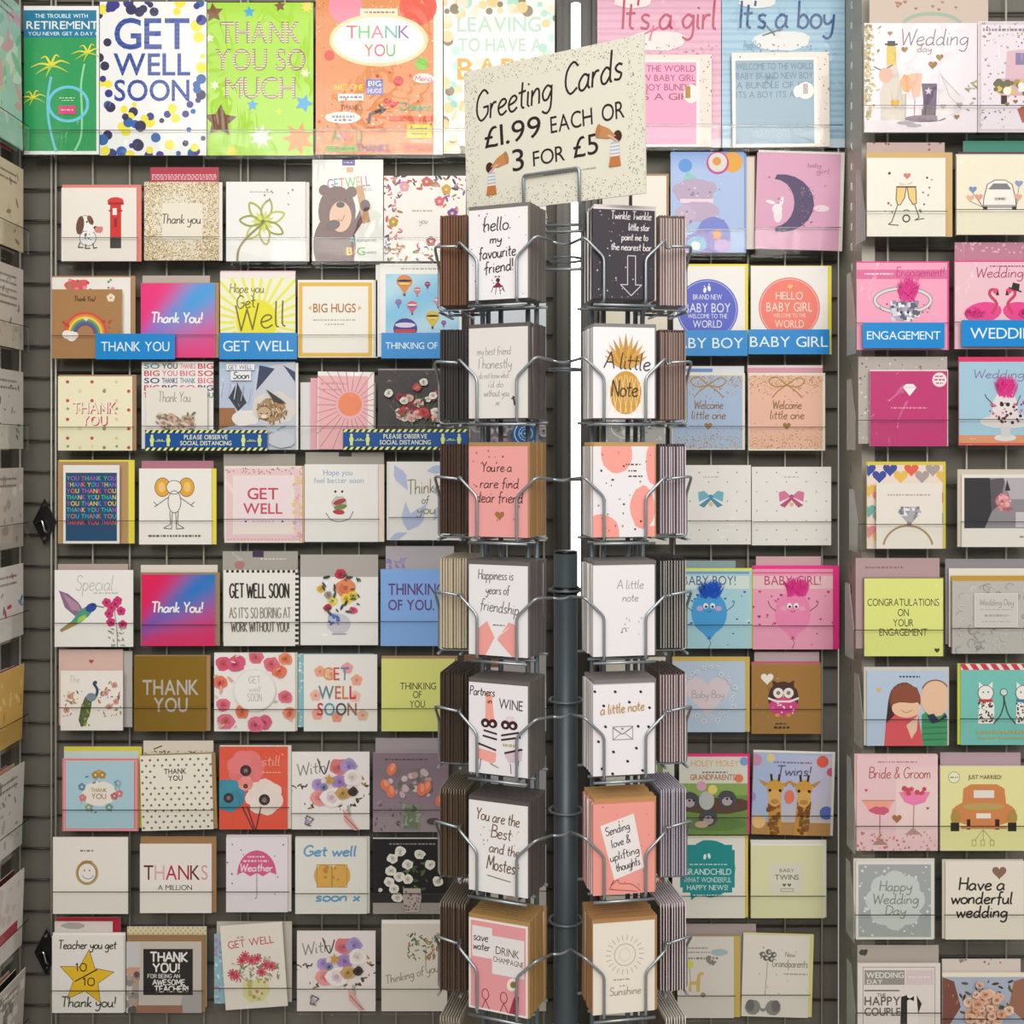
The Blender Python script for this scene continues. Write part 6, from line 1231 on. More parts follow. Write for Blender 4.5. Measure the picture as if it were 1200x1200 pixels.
def a_lace(A):
    A.bg('b9b6b2'); rd = random.Random(4)
    for k in range(70):
        x, y = rd.uniform(1118, 1215), rd.uniform(682, 764); A.ring(x, y, rd.uniform(2, 5), rd.uniform(2, 5), .8, rd.choice(['d2d0cc', '98958f']), 10, rd.uniform(0, 90), rd.uniform(180, 330))
    A.rect(1141, 695, 1192, 735, 'c8c5c0'); A.frame(1141, 695, 1192, 735, .8, 'dcdad6'); A.hand('Wedding Day', 1167, 709, 7, 40, '98948e', .8); A.tiny(1167, 714, 38, 1, 'a8a49e'); A.tiny(1167, 721, 28, 2.4, 'a09c96'); A.tiny(1167, 728, 34, 1, 'a8a49e')
rfull((1116, 681, 1216, 766), a_lace, 'silver embossed lace wedding day card', 'silver lace wedding card', mat=M_WRAP, env=('b8963c', (0, 6, 0), 'gold envelope'), behind=[((1112, 666, 1214, 758), 'e2dcd0', 'white card edge above the silver lace card'), ((1108, 655, 1214, 755), '8f8a90', 'grey wrapped card above the silver lace card', None, M_WRAP)], lip=30)
def a_coup(A):
    A.bg('b4c6dc'); A.rect(1068, 791, 1086, 794, 'b4c6dc'); A.tiny(1066, 793, 24, 2, '3a4450'); A.poly([(1080, 874), (1080, 838), (1090, 830), (1106, 832), (1110, 842), (1110, 874)], '3f9464')
    for k in range(4): A.line([(1081, 846 + k * 7), (1110, 845 + k * 7)], 1.6, '2c7a4c')
    A.blob(1060, 822, 19, 22, '7a4030', 3, .03, 22); A.poly([(1041, 820), (1052, 850), (1038, 849)], '3f1f1c'); A.poly([(1036, 874), (1038, 848), (1048, 838), (1076, 838), (1082, 874)], 'd8545c'); A.ell(1062, 830, 17, 11, 'e8c0a0', 20); A.poly([(1044, 826), (1046, 808), (1061, 801), (1075, 806), (1079, 822), (1070, 824), (1054, 823)], '8a4a34'); A.line([(1056, 832), (1062, 835), (1069, 832)], .8, 'a87a60', True)
    A.blob(1096, 818, 17, 22, 'e6bfa0', 5, .03, 22); A.ring(1096, 812, 16, 15, 1.6, '8a5a44', 14, 20, 160); A.poly([(1086, 838), (1094, 836), (1100, 844), (1108, 836), (1110, 840), (1100, 846), (1092, 848)], '22344c'); A.poly([(1062, 850), (1076, 838), (1074, 856), (1068, 866)], 'e8c4a8'); A.circ(1072, 842, 1.2, '7ab0c0'); A.heart(1030, 808, 3, 'd8b850')
rfull((1016, 786, 1110, 874), a_coup, 'pale blue card of a smiling engaged couple in red and green', 'happy couple card', mat=M_WRAP, env=('c8c4bc', (3, 4, 3), 'grey envelope'), lip=31)
def a_cats(A):
    A.bg('74bfb6'); A.up()
    A.rect(1124, 778, 1216, 785, 'e6dcd8')
    for k in range(9): A.poly([(1124 + k * 12, 778), (1131 + k * 12, 778), (1136 + k * 12, 785), (1129 + k * 12, 785)], 'c8384c')
    for x in (1155, 1199):
        A.poly([(x - 9, 848), (x - 8, 824), (x - 4, 816), (x + 5, 816), (x + 10, 826), (x + 10, 848)], 'ebe8e2'); A.circ(x, 812, 9, 'ebe8e2'); A.poly([(x - 8, 808), (x - 8, 799), (x - 2, 804)], 'ebe8e2'); A.poly([(x + 8, 808), (x + 8, 799), (x + 2, 804)], 'ebe8e2'); A.dots(60, .6, 1.2, ['2a2a2a'], (x - 8, 822, x + 9, 846), x); A.ring(x, 812, 9, 9, .7, '3a3a3a'); A.circ(x - 3, 811, .9, '2a2a2a'); A.circ(x + 3, 811, .9, '2a2a2a'); A.line([(x - 8, 821), (x + 8, 821)], 3.4, 'c03a3a' if x < 1170 else '3a7a9c')
    A.line([(1164, 848), (1172, 838), (1176, 826), (1176, 815)], 1.2, '3a3a3a', True); A.line([(1190, 848), (1182, 838), (1178, 826), (1176, 815)], 1.2, '3a3a3a', True); A.circ(1176, 811, 4, 'c8d8d0'); A.ring(1176, 811, 4, 4, .7, '3a3a3a'); A.tiny(1174, 858, 60, 3, 'b8a85c'); A.rect(1146, 864, 1204, 865, 'b8a85c')
rfull((1126, 778, 1215, 873), a_cats, 'turquoise wedding card with two speckled cats and a striped top', 'turquoise cats card', mat=M_WRAP, env=('c4cc4a', (3, 0, 0), 'lime envelope'), lip=31)
def a_bride(A):
    A.bg('e6c2c6'); A.grad(1001, 884, 1099, 998, lambda u, v: mixc('e8c0c6', 'ecd6d0', math.sin(v * 3.1) * .8), 2, 8); A.tiny(1052, 893, 46, 1.6, 'b88088'); A.hand('Bride & Groom', 1054, 912, 13, 72, 'a85a50', 1.1); A.dots(60, .8, 1.6, ['d88a8c', 'c86a74', 'b08a50'], (1001, 975, 1099, 998), 4)
    A.poly([(1010, 938), (1048, 938), (1040, 950), (1018, 950)], 'eca08c'); A.blob(1031, 950, 12, 5, 'cc5a7a', 4, .2); A.line([(1010, 938), (1049, 938)], 1, 'b0846c'); A.line([(1031, 955), (1031, 984)], 1.4, 'a8867c'); A.poly([(1022, 990), (1031, 982), (1041, 990)], 'a8867c')
    A.poly([(1053, 928), (1090, 928), (1084, 940), (1071, 944), (1060, 940)], 'ec80b0'); A.dots(12, 2, 3.6, ['c84a5c', 'e07a94'], (1056, 924, 1086, 930), 5); A.line([(1071, 944), (1070, 976)], 1.2, 'b08a90'); A.poly([(1060, 978), (1070, 970), (1080, 978)], 'b89094'); A.heart(1051, 959, 6, 'a86a3c'); A.heart(1015, 926, 2, 'b8505c'); A.heart(1087, 947, 2, 'b8505c')
rfull((1004, 885, 1099, 997), a_bride, 'pink bride and groom card with two cocktail glasses', 'bride and groom cocktails card', mat=M_WRAP, env=('e0b8b4', (2, 1, 0), 'pink envelope'), lip=29)
def a_jm(A):
    A.bg('e3dfa0'); A.circ(1118, 911, 7, 'e8e6c8'); A.ring(1118, 911, 6.5, 6.5, .7, '8a8a6c'); A.tiny(1118, 911, 9, 1.6, '8a8a6c'); A.txt('JUST MARRIED!', 1154, 913, 4.6, 39, '3a3424')
    c = 'cf8550'; A.blob(1153, 953, 38, 16, c, 3, .02, 24); A.poly([(1127, 950), (1129, 924), (1138, 919), (1168, 919), (1177, 924), (1180, 950)], c); A.rect(1141, 926, 1165, 935, 'e2ded6'); A.ell(1152, 945, 25, 4, 'b8a060'); A.rect(1144, 953, 1161, 959, 'e6e2d8'); A.ell(1120, 958, 6, 9, 'b08a48'); A.ell(1186, 958, 6, 9, 'b08a48'); A.rect(1114, 964, 1124, 974, '2a221c'); A.rect(1181, 964, 1191, 974, '2a221c'); A.rect(1133, 960, 1137, 972, '3a2018'); A.rect(1166, 960, 1171, 972, '3a2018'); A.rect(1126, 968, 1180, 971, c)
    for x in (1142, 1152, 1163): A.line([(1152, 972), (x, 985)], .6, 'a89c6c'); A.frame(x - 3, 984, x + 2, 991, .6, 'a89c6c')
rfull((1102, 898, 1201, 997), a_jm, 'pale yellow just married card with a brown beetle style car', 'just married car card', env=('dcd8c8', (0, 0, 0), 'cream envelope'), behind=[((1102, 882, 1196, 990), 'b49aa4', 'mauve wrapped card edge above the just married car card', None, M_WRAP)], lip=29)
def a_hwd(A):
    A.bg('e0ddd6'); A.rect(1006, 1013, 1091, 1098, 'a3a8a8'); A.dots(80, .8, 1.8, ['d8dcdc'], (1007, 1014, 1090, 1097), 4)
    for k in range(8): a = 2 * math.pi * k / 8; A.circ(1049 + math.cos(a) * 21, 1055 + math.sin(a) * 21, 14, 'c6cdc8')
    A.circ(1049, 1055, 22, 'c6cdc8'); A.hand('Happy', 1049, 1044, 12, 38, '7c8480', 1.2); A.hand('Wedding', 1049, 1059, 12, 54, '7c8480', 1.2); A.hand('Day', 1049, 1072, 11, 24, '7c8480', 1.2)
rfull((1003, 1009, 1094, 1101), a_hwd, 'grey happy wedding day card with a pale flower', 'grey wedding day card', env=('d8d4cc', (2, 2, 2), 'white envelope'), lip=29)
def a_hww(A):
    A.bg('e6dfd0'); A.hand('Have a', 1150, 1043, 15, 54, '26221f', 2); A.hand('wonderful', 1150, 1059, 14, 72, '26221f', 2); A.hand('wedding', 1150, 1075, 14, 60, '26221f', 2); A.heart(1171, 1022, 9, '8a6c58')
rfull((1108, 1009, 1200, 1101), a_hww, 'cream have a wonderful wedding card in black brush writing', 'wonderful wedding card', env=('d0c8b8', (3, 1, 0), 'cream envelope'), lip=29)
def a_hcp(A):
    A.bg('e1d8d2'); A.frame(1011, 1133, 1096, 1222, .8, '9a948c'); A.rect(1013, 1137, 1060, 1154, '94908a'); A.txt('WEDDING', 1037, 1146, 6.5, 44, 'e8e4de'); A.txt('DAY', 1025, 1153, 5, 18, 'e8e4de'); A.rect(1062, 1137, 1094, 1154, 'd8c4c8'); A.tiny(1078, 1145, 26, 2, 'e8dadd'); A.rect(1013, 1160, 1054, 1161.5, '6a6660'); A.txt('THE', 1033, 1168, 4, 10, '6a6660'); A.txt('HAPPY', 1034, 1178, 10, 42, '5f5b58'); A.txt('COUPLE', 1034, 1190, 9, 42, '5f5b58')
    A.poly([(1056, 1168), (1063, 1166), (1066, 1200), (1055, 1200)], '2a2626'); A.poly([(1063, 1166), (1074, 1166), (1076, 1200), (1063, 1200)], 'e6e0da'); A.poly([(1074, 1166), (1080, 1176), (1076, 1188)], '2a2626'); A.poly([(1061, 1167), (1066, 1170), (1071, 1167), (1071, 1173), (1066, 1171), (1061, 1173)], '1a1818')
rfull((1005, 1129, 1102, 1215), a_hcp, 'pale pink wedding day happy couple card with a dinner jacket', 'happy couple jacket card', mat=M_WRAP, behind=[((1005, 1108, 1100, 1186), lambda A: (A.bg('b0a69e'), A.blob(1012, 1116, 5, 4, '4a4440', 3, .3)), 'grey wrapped card above the happy couple jacket card', None, M_WRAP)], lip=28)
def a_ros(A):
    A.bg('a8b2c4'); A.poly([(1104, 1145), (1118, 1150), (1126, 1180), (1104, 1215)], '7a4a3c'); A.poly([(1204, 1145), (1188, 1150), (1182, 1180), (1204, 1200)], '9a6a54'); A.dots(30, 2, 4.5, ['4a3a24', '5c5a34'], (1120, 1150, 1186, 1200), 5, 'l'); rd = random.Random(8)
    for k in range(34):
        a, q = rd.uniform(0, 6.28), rd.uniform(0, 1) ** .6; A.rose(1153 + math.cos(a) * 28 * q, 1176 + math.sin(a) * 25 * q, rd.uniform(4.5, 7), rd.choice(['e0b49a', 'd8a488', 'e8c4ac']), '9a6448', k)
rfull((1105, 1145, 1204, 1222), a_ros, 'photo wedding card of a bride holding peach roses', 'peach roses bouquet card', mat=M_WRAP, edge='e8e2da', env=('e4dccc', (0, 4, 0), 'white envelope'), behind=[((1104, 1124, 1196, 1190), lambda A: (A.bg('d4c8c0'), A.dots(8, 1, 2, ['a84a4a', '8a8a7a'], (1104, 1124, 1196, 1130), 3)), 'cream card edge above the peach roses card')], lip=28)

# ================================================================ return bay on the viewer's left, seen almost edge-on
def side_card(rect_y, X, yc, w_, fn, label, lean=0.0, mat=None, yaw=0.0, edge='e8e4dc', group=None):
    z0, z1 = wz(rect_y[1], .08), wz(rect_y[0], .08); h_ = z1 - z0
    A = Art((0, 0, 100, 100 * h_ / w_))
    if isinstance(fn, str): A.bg(fn)
    else: fn(A)
    o = sheet('greeting_card', w_, h_, 0.0022, edge, A, mat or M_WRAP)
    o.matrix_world = Matrix.Translation((X, yc, z0)) @ Matrix.Rotation(R(90 + yaw), 4, 'Z') @ Matrix.Rotation(R(lean), 4, 'X')
    return tag(o, label, 'greeting card', group)
def p_abs(base, cols, seed, n=22, r=(4, 13), sh='c', lines=2, ink='7a706a'):
    def f(A):
        A.bg(base); A.dots(n, r[0], r[1], cols, (6, 10, 94, A.r[3] - 8), seed, sh)
        for k in range(lines): A.tiny(50, 14 + k * 9, 60, 3, ink, seed)
    return f
SIDE = [  # rows from the top: top, bottom, [(offset from the bay face, look, label, lean)]
 (6, 176, [(.062, p_abs('b4dccb', ['93cfae', 'd8e8c0', 'cfe0a0', 'e6b0ba', 'e4efe6'], 1, 34, (6, 22), 'l'), 'mint green and pink large card, front of the top holder on the return bay', -1), (.050, p_abs('7fc0c0', ['e8f0e8', '58a89a', 'a8d8d0'], 2), 'turquoise large card, second in the top holder on the return bay', -2), (.036, 'd83a4c', 'red card at the back of the top holder on the return bay', -2)]),
 (198, 296, [(.063, p_abs('e0d4b4', ['b8a880', 'd8c8a0', '9a8a60'], 3, 18, (3, 8), 'l'), 'straw coloured card in the return bay holder beside the dog and post box card', 0), (.052, '5a2430', 'dark red backed card in the return bay holder beside the dog and post box card', -3), (.042, p_abs('dfe4dc', ['9ac4b0', 'c8d8cc'], 5), 'pale green card at the back of the holder beside the dog and post box card', -4)]),
 (316, 410, [(.063, p_abs('d4d0c4', ['8a8678', 'b0aa9c'], 6, 20, (2, 7), 'l', 5), 'grey card with handwriting in the return bay holder level with the kraft rainbow card', 0), (.050, '2a2424', 'black card in the return bay holder level with the kraft rainbow card', -4), (.040, p_abs('dcd8d0', ['a89c90', 'c8b8a8'], 7), 'pale patterned card at the back of the holder level with the kraft rainbow card', -5)]),
 (436, 526, [(.063, p_abs('cfcac4', ['8a8684', '5a5654'], 8, 24, (2, 7), 'l'), 'grey sketch patterned card in the return bay holder level with the cream dotted card', 0), (.052, 'd2d468', 'lime card in the return bay holder level with the cream dotted card', -2), (.041, p_abs('e4c8b0', ['e07a5a', 'c8d070', 'd88a8a'], 9), 'peach and orange card at the back of the holder level with the cream dotted card', -2)]),
 (548, 640, [(.063, p_abs('cdc6bc', ['b0a69a', 'e4dccf'], 10, 16, (3, 9)), 'beige card in the return bay holder beside the black diamond bracket', 0), (.052, p_abs('d6d2cc', ['8a847c', 'b8b0a6'], 11, 30, (2, 6), 'l'), 'grey speckled card in the return bay holder beside the black diamond bracket', -1), (.040, 'd8c0b8', 'pinkish card at the back of the holder beside the black diamond bracket', -1)]),
 (660, 744, [(.063, p_abs('ded9d2', ['c83a4c', '4a6a9c', '7a9ab8'], 12, 10, (4, 9), 'l'), 'red and blue marked card in the return bay holder beside the hummingbird card', 0), (.052, p_abs('e2dcd4', ['b8c4d0', 'd8b8a8'], 13), 'white card with soft spots in the return bay holder beside the hummingbird card', -2), (.040, 'd88a4c', 'orange card at the back of the holder beside the hummingbird card', -3)]),
 (778, 866, [(.060, p_abs('dfb65c', ['c8963c', 'efd088'], 14, 16, (3, 12), 'l', 0), 'mustard card with wavy marks in the return bay holder beside the peacock card', 2), (.047, 'b01f2c', 'crimson card in the return bay holder beside the peacock card', -1), (.036, p_abs('e8d0a0', ['d8b070'], 15), 'sand coloured card at the back of the holder beside the peacock card', -3)]),
 (893, 990, [(.060, p_abs('d8d4ce', ['9a948c', 'b8b2aa'], 16, 20, (3, 10), 'l'), 'grey leaf patterned card in the return bay holder beside the coral bordered card', 2), (.047, p_abs('e0b08c', ['c8805c', 'f0d0b4'], 17), 'peach card in the return bay holder beside the coral bordered card', -1), (.036, 'c8606a', 'rose red card at the back of the holder beside the coral bordered card', -3)]),
 (1018, 1108, [(.060, lambda A: (A.bg('e2ddd8'), A.rect(14, 62, 84, 76, 'b83a48'), A.dots(12, 4, 9, ['d8c8c4'], (6, 10, 94, 56), 3)), 'white card with a red band in the return bay holder beside the smiling ring card', 2), (.046, '6a2c34', 'dark maroon card in the return bay holder beside the smiling ring card', -1)]),
 (1135, 1225, [(.060, p_abs('c2bdb8', ['8a8684', 'e4e0da'], 19, 40, (3, 8), 's'), 'grey block patterned card in the lowest return bay holder', 3), (.047, '1f1c1c', 'black card in the lowest return bay holder', 0), (.037, p_abs('dca88c', ['e8c8b0'], 20), 'peach card at the back of the lowest return bay holder', -2)]),
]
rs = random.Random(11)
for yt, yb_, cs in SIDE:
    for k, (off, fn, lab, lean) in enumerate(cs):
        side_card((yt + k * 3, yb_), SBX + off, -0.15 + k * 0.004, 0.15, fn, lab, lean, M_WRAP if k == 0 else M_CARD)
    o = mesh_pocket(0.082, 0.05 if yt > 10 else .055, 0.09, 0.060, False)
    o.matrix_world = Matrix.Translation((SBX + 0.0125, -0.147, wz(yb_, .08) - 0.003)) @ Matrix.Rotation(R(90), 4, 'Z')
    tag(o, 'clear acrylic return bay holder of the ' + cs[0][2].split(' in the ')[0].split(', front')[0], 'card holder')

# ================================================================ spinner
SD = 0.55; SX = wx(663, SD); TS = 0.1717; Z0 = CZ + 0.2195
NW, NH = 0.092, 0.131
spin = empty('card_spinner', (SX, -SD, 0))
tag(spin, 'tall grey wire card spinner on a dark slate pole, full of small note cards', 'card spinner')
def lathe(name, prof, m, parent, n=28):
    V, Fc = [], []
    for r_, z_ in prof:
        for k in range(n): a = 2 * math.pi * k / n; V.append((r_ * math.cos(a), r_ * math.sin(a), z_))
    for i in range(len(prof) - 1):
        for k in range(n): Fc.append((i * n + k, i * n + (k + 1) % n, (i + 1) * n + (k + 1) % n, (i + 1) * n + k))
    Fc.append(tuple(reversed(range(n)))); Fc.append(tuple((len(prof) - 1) * n + k for k in range(n)))
    o = mesh_obj(name, V, Fc, [m], parent)
    for p_ in o.data.polygons: p_.use_smooth = len(p_.vertices) == 4
    return o
PT_ = CZ - 0.157
lathe('pole', [(0.0186, 0.03), (0.0186, PT_ - .0006)], M_POLE, spin)
lathe('pole_cap', [(0.0186, PT_), (0.0180, PT_ + .003), (0.012, PT_ + .004)], M_BLACK, spin)
lathe('collar', [(0.0215, PT_ - .062), (0.0215, PT_ - .052)], M_BLACK, spin)
lathe('base_plate', [(0.21, 0.0), (0.21, 0.012), (0.05, 0.024), (0.03, 0.04), (0.019, 0.042)], M_POLE, spin, 40)
COLS = {'fl': (-22, Vector((wx(584, .68), -.68, 0))), 'fr': (10, Vector((wx(731, .68), -.68, 0))), 'sl': (-101, Vector((-.0985, -.565, 0))), 'sr': (99, Vector((.2535, -.565, 0)))}
def frame_of(key):
    az, c = COLS[key]; return Matrix.Translation(c) @ Matrix.Rotation(R(az), 4, 'Z')
inv = Matrix.Translation((-SX, SD, 0))
rng = random.Random(21)
AX = Vector((SX, -SD, 0))
for key in COLS:
    M = frame_of(key)
    def W(pts, z=0.0): return [tuple(inv @ (M @ Vector((x, y, zz + z)))) for x, y, zz in pts]
    side = key[0] == 's'
    dpt = .050 if side else .068 if key == 'fl' else .076
    for t in range(8):
        if t == 7 and not side: continue
        zb = Z0 - t * TS
        b = MB(); r_ = 0.0022
        for sx in (-1, 1):
            b.tube(W(rounded([(sx * .072, .03, .085), (sx * .06, -.006, .088), (sx * .031, -.0065, .060), (sx * .031, -.0065, -.004), (sx * .031, dpt, -.004), (sx * .031, dpt + .004, .05)], .007), zb), r_, 7)
        b.tube(W([(-.05, dpt + .002, -.004), (.05, dpt + .002, -.004)], zb), r_, 6)
        b.tube(W([(-.046, -.004, -.0075), (.046, -.004, -.0075)], zb), r_, 6)
        b.tube(W([(-.046, .03, -.0075), (.046, .03, -.0075)], zb), r_, 6)
        b.build('wire_pocket', M_CHROME, spin, True)
    zt_, zb_ = Z0 + .137, 0.22
    for x in ((-.028, .016, .030) if key == 'fl' else (-.026, -.008, .03) if key == 'fr' else (-.02, .02)):
        b = MB().tube(W([(x, dpt + .009, zb_), (x, dpt + .009, zt_)]), .0038, 8); b.build('upright_rod', M_RODS, spin, True)
# rings that tie the columns together at every tier
for t in range(8):
    z = Z0 - t * TS + .085
    P = []
    for key, sx in (('sl', 1), ('fl', -1), ('fl', 1), ('fr', -1), ('fr', 1), ('sr', -1)):
        P.append(inv @ (frame_of(key) @ Vector((sx * .072, .03, z))))
    for i, j in ((2, 3), (0, 1), (4, 5)):
        mid = (P[i] + P[j]) / 2 + ((P[i] + P[j]) / 2).normalized() * 0.004; mid.z = z - .003
        MB().tube(rounded([P[i], mid, P[j]], .03), .0019, 7).build('tie_wire', M_CHROME, spin, True)
    MB().tube([(0.026 * math.cos(k * math.pi / 6), 0.026 * math.sin(k * math.pi / 6), z - .004) for k in range(13)], .002, 6).build('pole_ring', M_RODS, spin, True)
for z in (Z0 + .118, Z0 + .128, Z0 + .06):
    MB().tube([(-.07, -.02, z), (.09, -.034, z + .004)], .0026, 8).build('header_bar', M_CHROME, spin, True)
MB().quadbox(-.16, .16, -.006, .006, .22, .232).quadbox(-.006, .006, -.12, .12, .2201, .2319).build('lower_spreader', M_RODS, spin)

# ---- note cards
def note_mesh(w_, h_, tc_, edge, fn, name='note_card'):
    A = Art((0, 0, 70, 100))
    if fn is None: A.bg('e9e6e4')
    elif isinstance(fn, str): A.bg(fn)
    else: fn(A)
    return sheet(name, w_, h_, tc_, edge, A, M_CARD)
def stack(key, t, fn, label, stack_label, envc, edge, n, pitch, tcard, group, etop=.006, eside=.003, jit=.0012, eleft=None):
    M = frame_of(key); zb = Z0 - t * TS + .0015
    first = note_mesh(NW, NH, tcard, edge, fn); env = None
    proto_e = MB().quadbox(-NW / 2 - (eside * .3 if eleft is None else eleft), NW / 2 + eside, 0.0002, pitch - tcard - .0004, 0, NH + etop, 0, col(envc))
    e0 = mesh_obj('envelope', proto_e.v, proto_e.f, [M_CARD], first, None, proto_e.c)
    back = None
    for k in range(n):
        if k == 0: o = first
        else:
            if back is None:
                back = note_mesh(NW, NH, tcard, edge, 'e4e0dc' if not isinstance(fn, str) else fn)
                o = back; e = e0.copy(); C.objects.link(e); e.parent = o
            else:
                o = back.copy(); C.objects.link(o); e = e0.copy(); C.objects.link(e); e.parent = o
        jx, jz = (rng.uniform(-jit, jit), 0) if k else (0, 0)
        o.matrix_world = M @ Matrix.Translation((jx, k * pitch + tcard - .0013, zb)) @ Matrix.Rotation(R(rng.uniform(-.5, .5) if k else 0), 4, 'Y')
        if k == 0 and label: tag(o, label, 'note card')
        else: tag(o, stack_label, 'note card', group)
SP = 'a8a0a0'
def n_hello(A):
    A.bg('e2dfe2'); A.dots(24, .5, 1.1, ['5a4650', 'a85a70'], (2, 2, 68, 98), 3); i = '3a2830'
    A.hand('hello', 32, 24, 15, 30, i, 1.5); A.hand('my', 32, 38, 10, 14, i, 1.4); A.hand('favourite', 34, 54, 13, 44, i, 1.4, rot=-3); A.hand('friend!', 36, 70, 13, 34, i, 1.4, rot=-5)
    A.circ(35, 79, 2.4, '4a1c2c'); A.poly([(35, 80), (41, 87), (29, 87)], '7a1f38'); A.line([(33, 87), (32, 95)], .7, i); A.line([(37, 87), (38, 95)], .7, i); A.line([(30, 85), (27, 92)], .7, i); A.line([(40, 85), (43, 92)], .7, i); A.tiny(35, 75, 8, 1.2, '5a4048')
def n_star(A):
    A.bg('2b2430'); A.dots(46, .4, 1, ['8a8088', 'c8c0c4', 'a08a70'], (2, 2, 68, 98), 4); i = 'd8d0d4'
    A.rect(0, 0, 70, 1.4, 'd8d2d0'); A.hand('Twinkle Twinkle', 43, 12, 9, 46, i, .9); A.hand('little star', 52, 24, 8, 24, i, .9); A.hand('point me to', 47, 35, 8, 30, i, .9); A.hand('the nearest bar', 43, 46, 8, 46, i, .9)
    A.line([(39, 52), (48, 52), (48, 84), (55, 84), (43, 96), (31, 84), (39, 84), (39, 52)], 1, 'c4bcc6')
def n_best(A):
    A.bg('d6d2ce'); i = '948e8c'
    A.hand('my best friend', 30, 30, 9, 40, i, .7); A.hand('I honestly', 31, 45, 11, 40, i, .9); A.hand('do not know what', 30, 56, 7, 36, i, .5); A.hand("i'd do", 32, 66, 7, 18, i, .6); A.hand('without you', 33, 76, 8, 30, i, .6); A.hand('x', 34, 86, 8, 5, i, .8); A.line([(53, 76), (55, 86)], 2, '3a3634'); A.line([(56, 80), (57, 88)], 1.6, '3a3634'); A.line([(51, 79), (55, 77)], 1.5, '3a3634')
def n_pine(A):
    A.bg('e6e3e6'); c = 'c4923a'; A.ell(37, 72, 18, 24, c, 24)
    for k in range(7):
        A.line([(20 + k * 6, 52 + abs(k - 3) * 2), (26 + k * 6, 94)], .6, 'ecd9a8', True); A.line([(54 - k * 6, 52 + abs(k - 3) * 2), (48 - k * 6, 94)], .6, 'ecd9a8', True)
    for a in range(-70, 71, 14): q = 34 - abs(a) * .12; A.leaf(37, 46, 37 + math.sin(R(a)) * q, 46 - math.cos(R(a)) * q - 6, 6, ('b8862c', 'c99a48')[(a // 14) % 2])
    A.hand('A little', 38, 46, 18, 52, '33282a', 1.3, rot=3); A.hand('Note', 35, 76, 18, 30, '33282a', 1.3)
def n_rare(A):
    A.bg('e09a98'); A.dots(20, .7, 1.3, ['7a4a44', 'b06a60'], (3, 3, 67, 97), 6); i = '4a2420'
    A.hand("You're a", 33, 28, 11, 36, i, 1.1); A.hand('rare find', 36, 46, 11, 46, i, 1.1); A.hand('dear friend', 36, 62, 12, 56, i, 1.1); A.heart(37, 76, 6, '9a6a34')
def n_blob(A):
    A.bg('e2dee2'); c = 'eb9a90'; A.blob(27, 8, 18, 22, c, 3, .06, 20); A.blob(70, 18, 10, 26, c, 4, .06, 20); A.blob(56, 68, 14, 24, c, 5, .06, 20); A.blob(10, 96, 20, 22, c, 7, .06, 20); A.rect(58, 88, 70, 100, c)
    A.tiny(46, 20, 18, 1.6, '4a4248'); A.tiny(45, 27, 10, 1.6, '4a4248'); A.tiny(48, 33, 16, 1.6, '4a4248'); A.dots(26, .6, 1.3, ['3a3238', 'a87a5a'], (4, 4, 66, 96), 8)
def n_happy(A):
    A.bg('e0dde0'); i = '5f585a'; A.hand('Happiness is', 32, 16, 11, 42, i, 1); A.hand('years of', 34, 32, 10, 28, i, 1); A.hand('friendship', 36, 52, 13, 46, i, 1, rot=5); c = 'e39a94'
    A.poly([(8, 100), (10, 72), (22, 62), (31, 80), (20, 100)], c); A.poly([(60, 100), (58, 66), (48, 62), (34, 82), (52, 100)], c); A.line([(26, 70), (34, 78), (48, 68)], .8, 'efdcd8', True); A.tiny(36, 66, 14, 1.2, i)
def n_alit(A): A.bg('e3e0e3'); A.hand('A little', 42, 26, 10, 30, '8a8488', .8); A.hand('note', 42, 40, 9, 18, '8a8488', .8); A.line([(33, 74), (33, 70), (37, 69), (37, 73)], .7, '6a6468'); A.dots(9, .6, 1, ['9a9498'], (36, 58, 56, 82), 4); A.circ(32.5, 74, 1, '6a6468', 8)
def n_wine(A):
    A.bg('e2dfe2'); k = '3a1c22'; A.poly([(19, 16), (29, 16), (30, 36), (38, 44), (36, 84), (10, 82), (14, 44), (21, 36)], 'e2dfe2')
    A.poly([(20, 12), (28, 12), (30, 36), (33, 44), (18, 44), (20, 36)], 'e8a094'); A.poly([(10, 72), (33, 76), (32, 86), (28, 88), (10, 84)], 'e8a094'); A.poly([(42, 76), (64, 70), (63, 82), (48, 86)], 'cfbcc8'); A.poly([(40, 44), (56, 44), (54, 34), (46, 34)], 'dccbd6')
    A.hand('Partners', 16, 14, 10, 30, k, 1); A.hand('in', 25, 22, 6, 5, k, .9); A.txt('WINE', 50, 27, 11, 28, '4a4046', 0, rot=2)
    for x in (24, 48): A.ell(x - 4, 44, 5.4, 5, k); A.ell(x + 5, 44, 5.4, 5, k); A.circ(x - 4, 44.5, 2, 'e8dcd8', 10); A.circ(x + 4.6, 44.5, 2, 'e8dcd8', 10)
    for x0, y0, x1, y1 in ((18, 52, 34, 55), (17, 58, 34, 61), (11, 67, 33, 73), (39, 56, 60, 51), (39, 61, 62, 56), (43, 75, 64, 69)): A.line([(x0, y0), (x1, y1)], 2, k)
    A.tiny(50, 66, 18, 2.6, 'b8a878'); A.line([(15, 84), (13, 96)], .7, k); A.line([(26, 88), (36, 92)], .7, k); A.line([(50, 86), (51, 97)], .7, k); A.line([(60, 82), (58, 94)], .7, k)
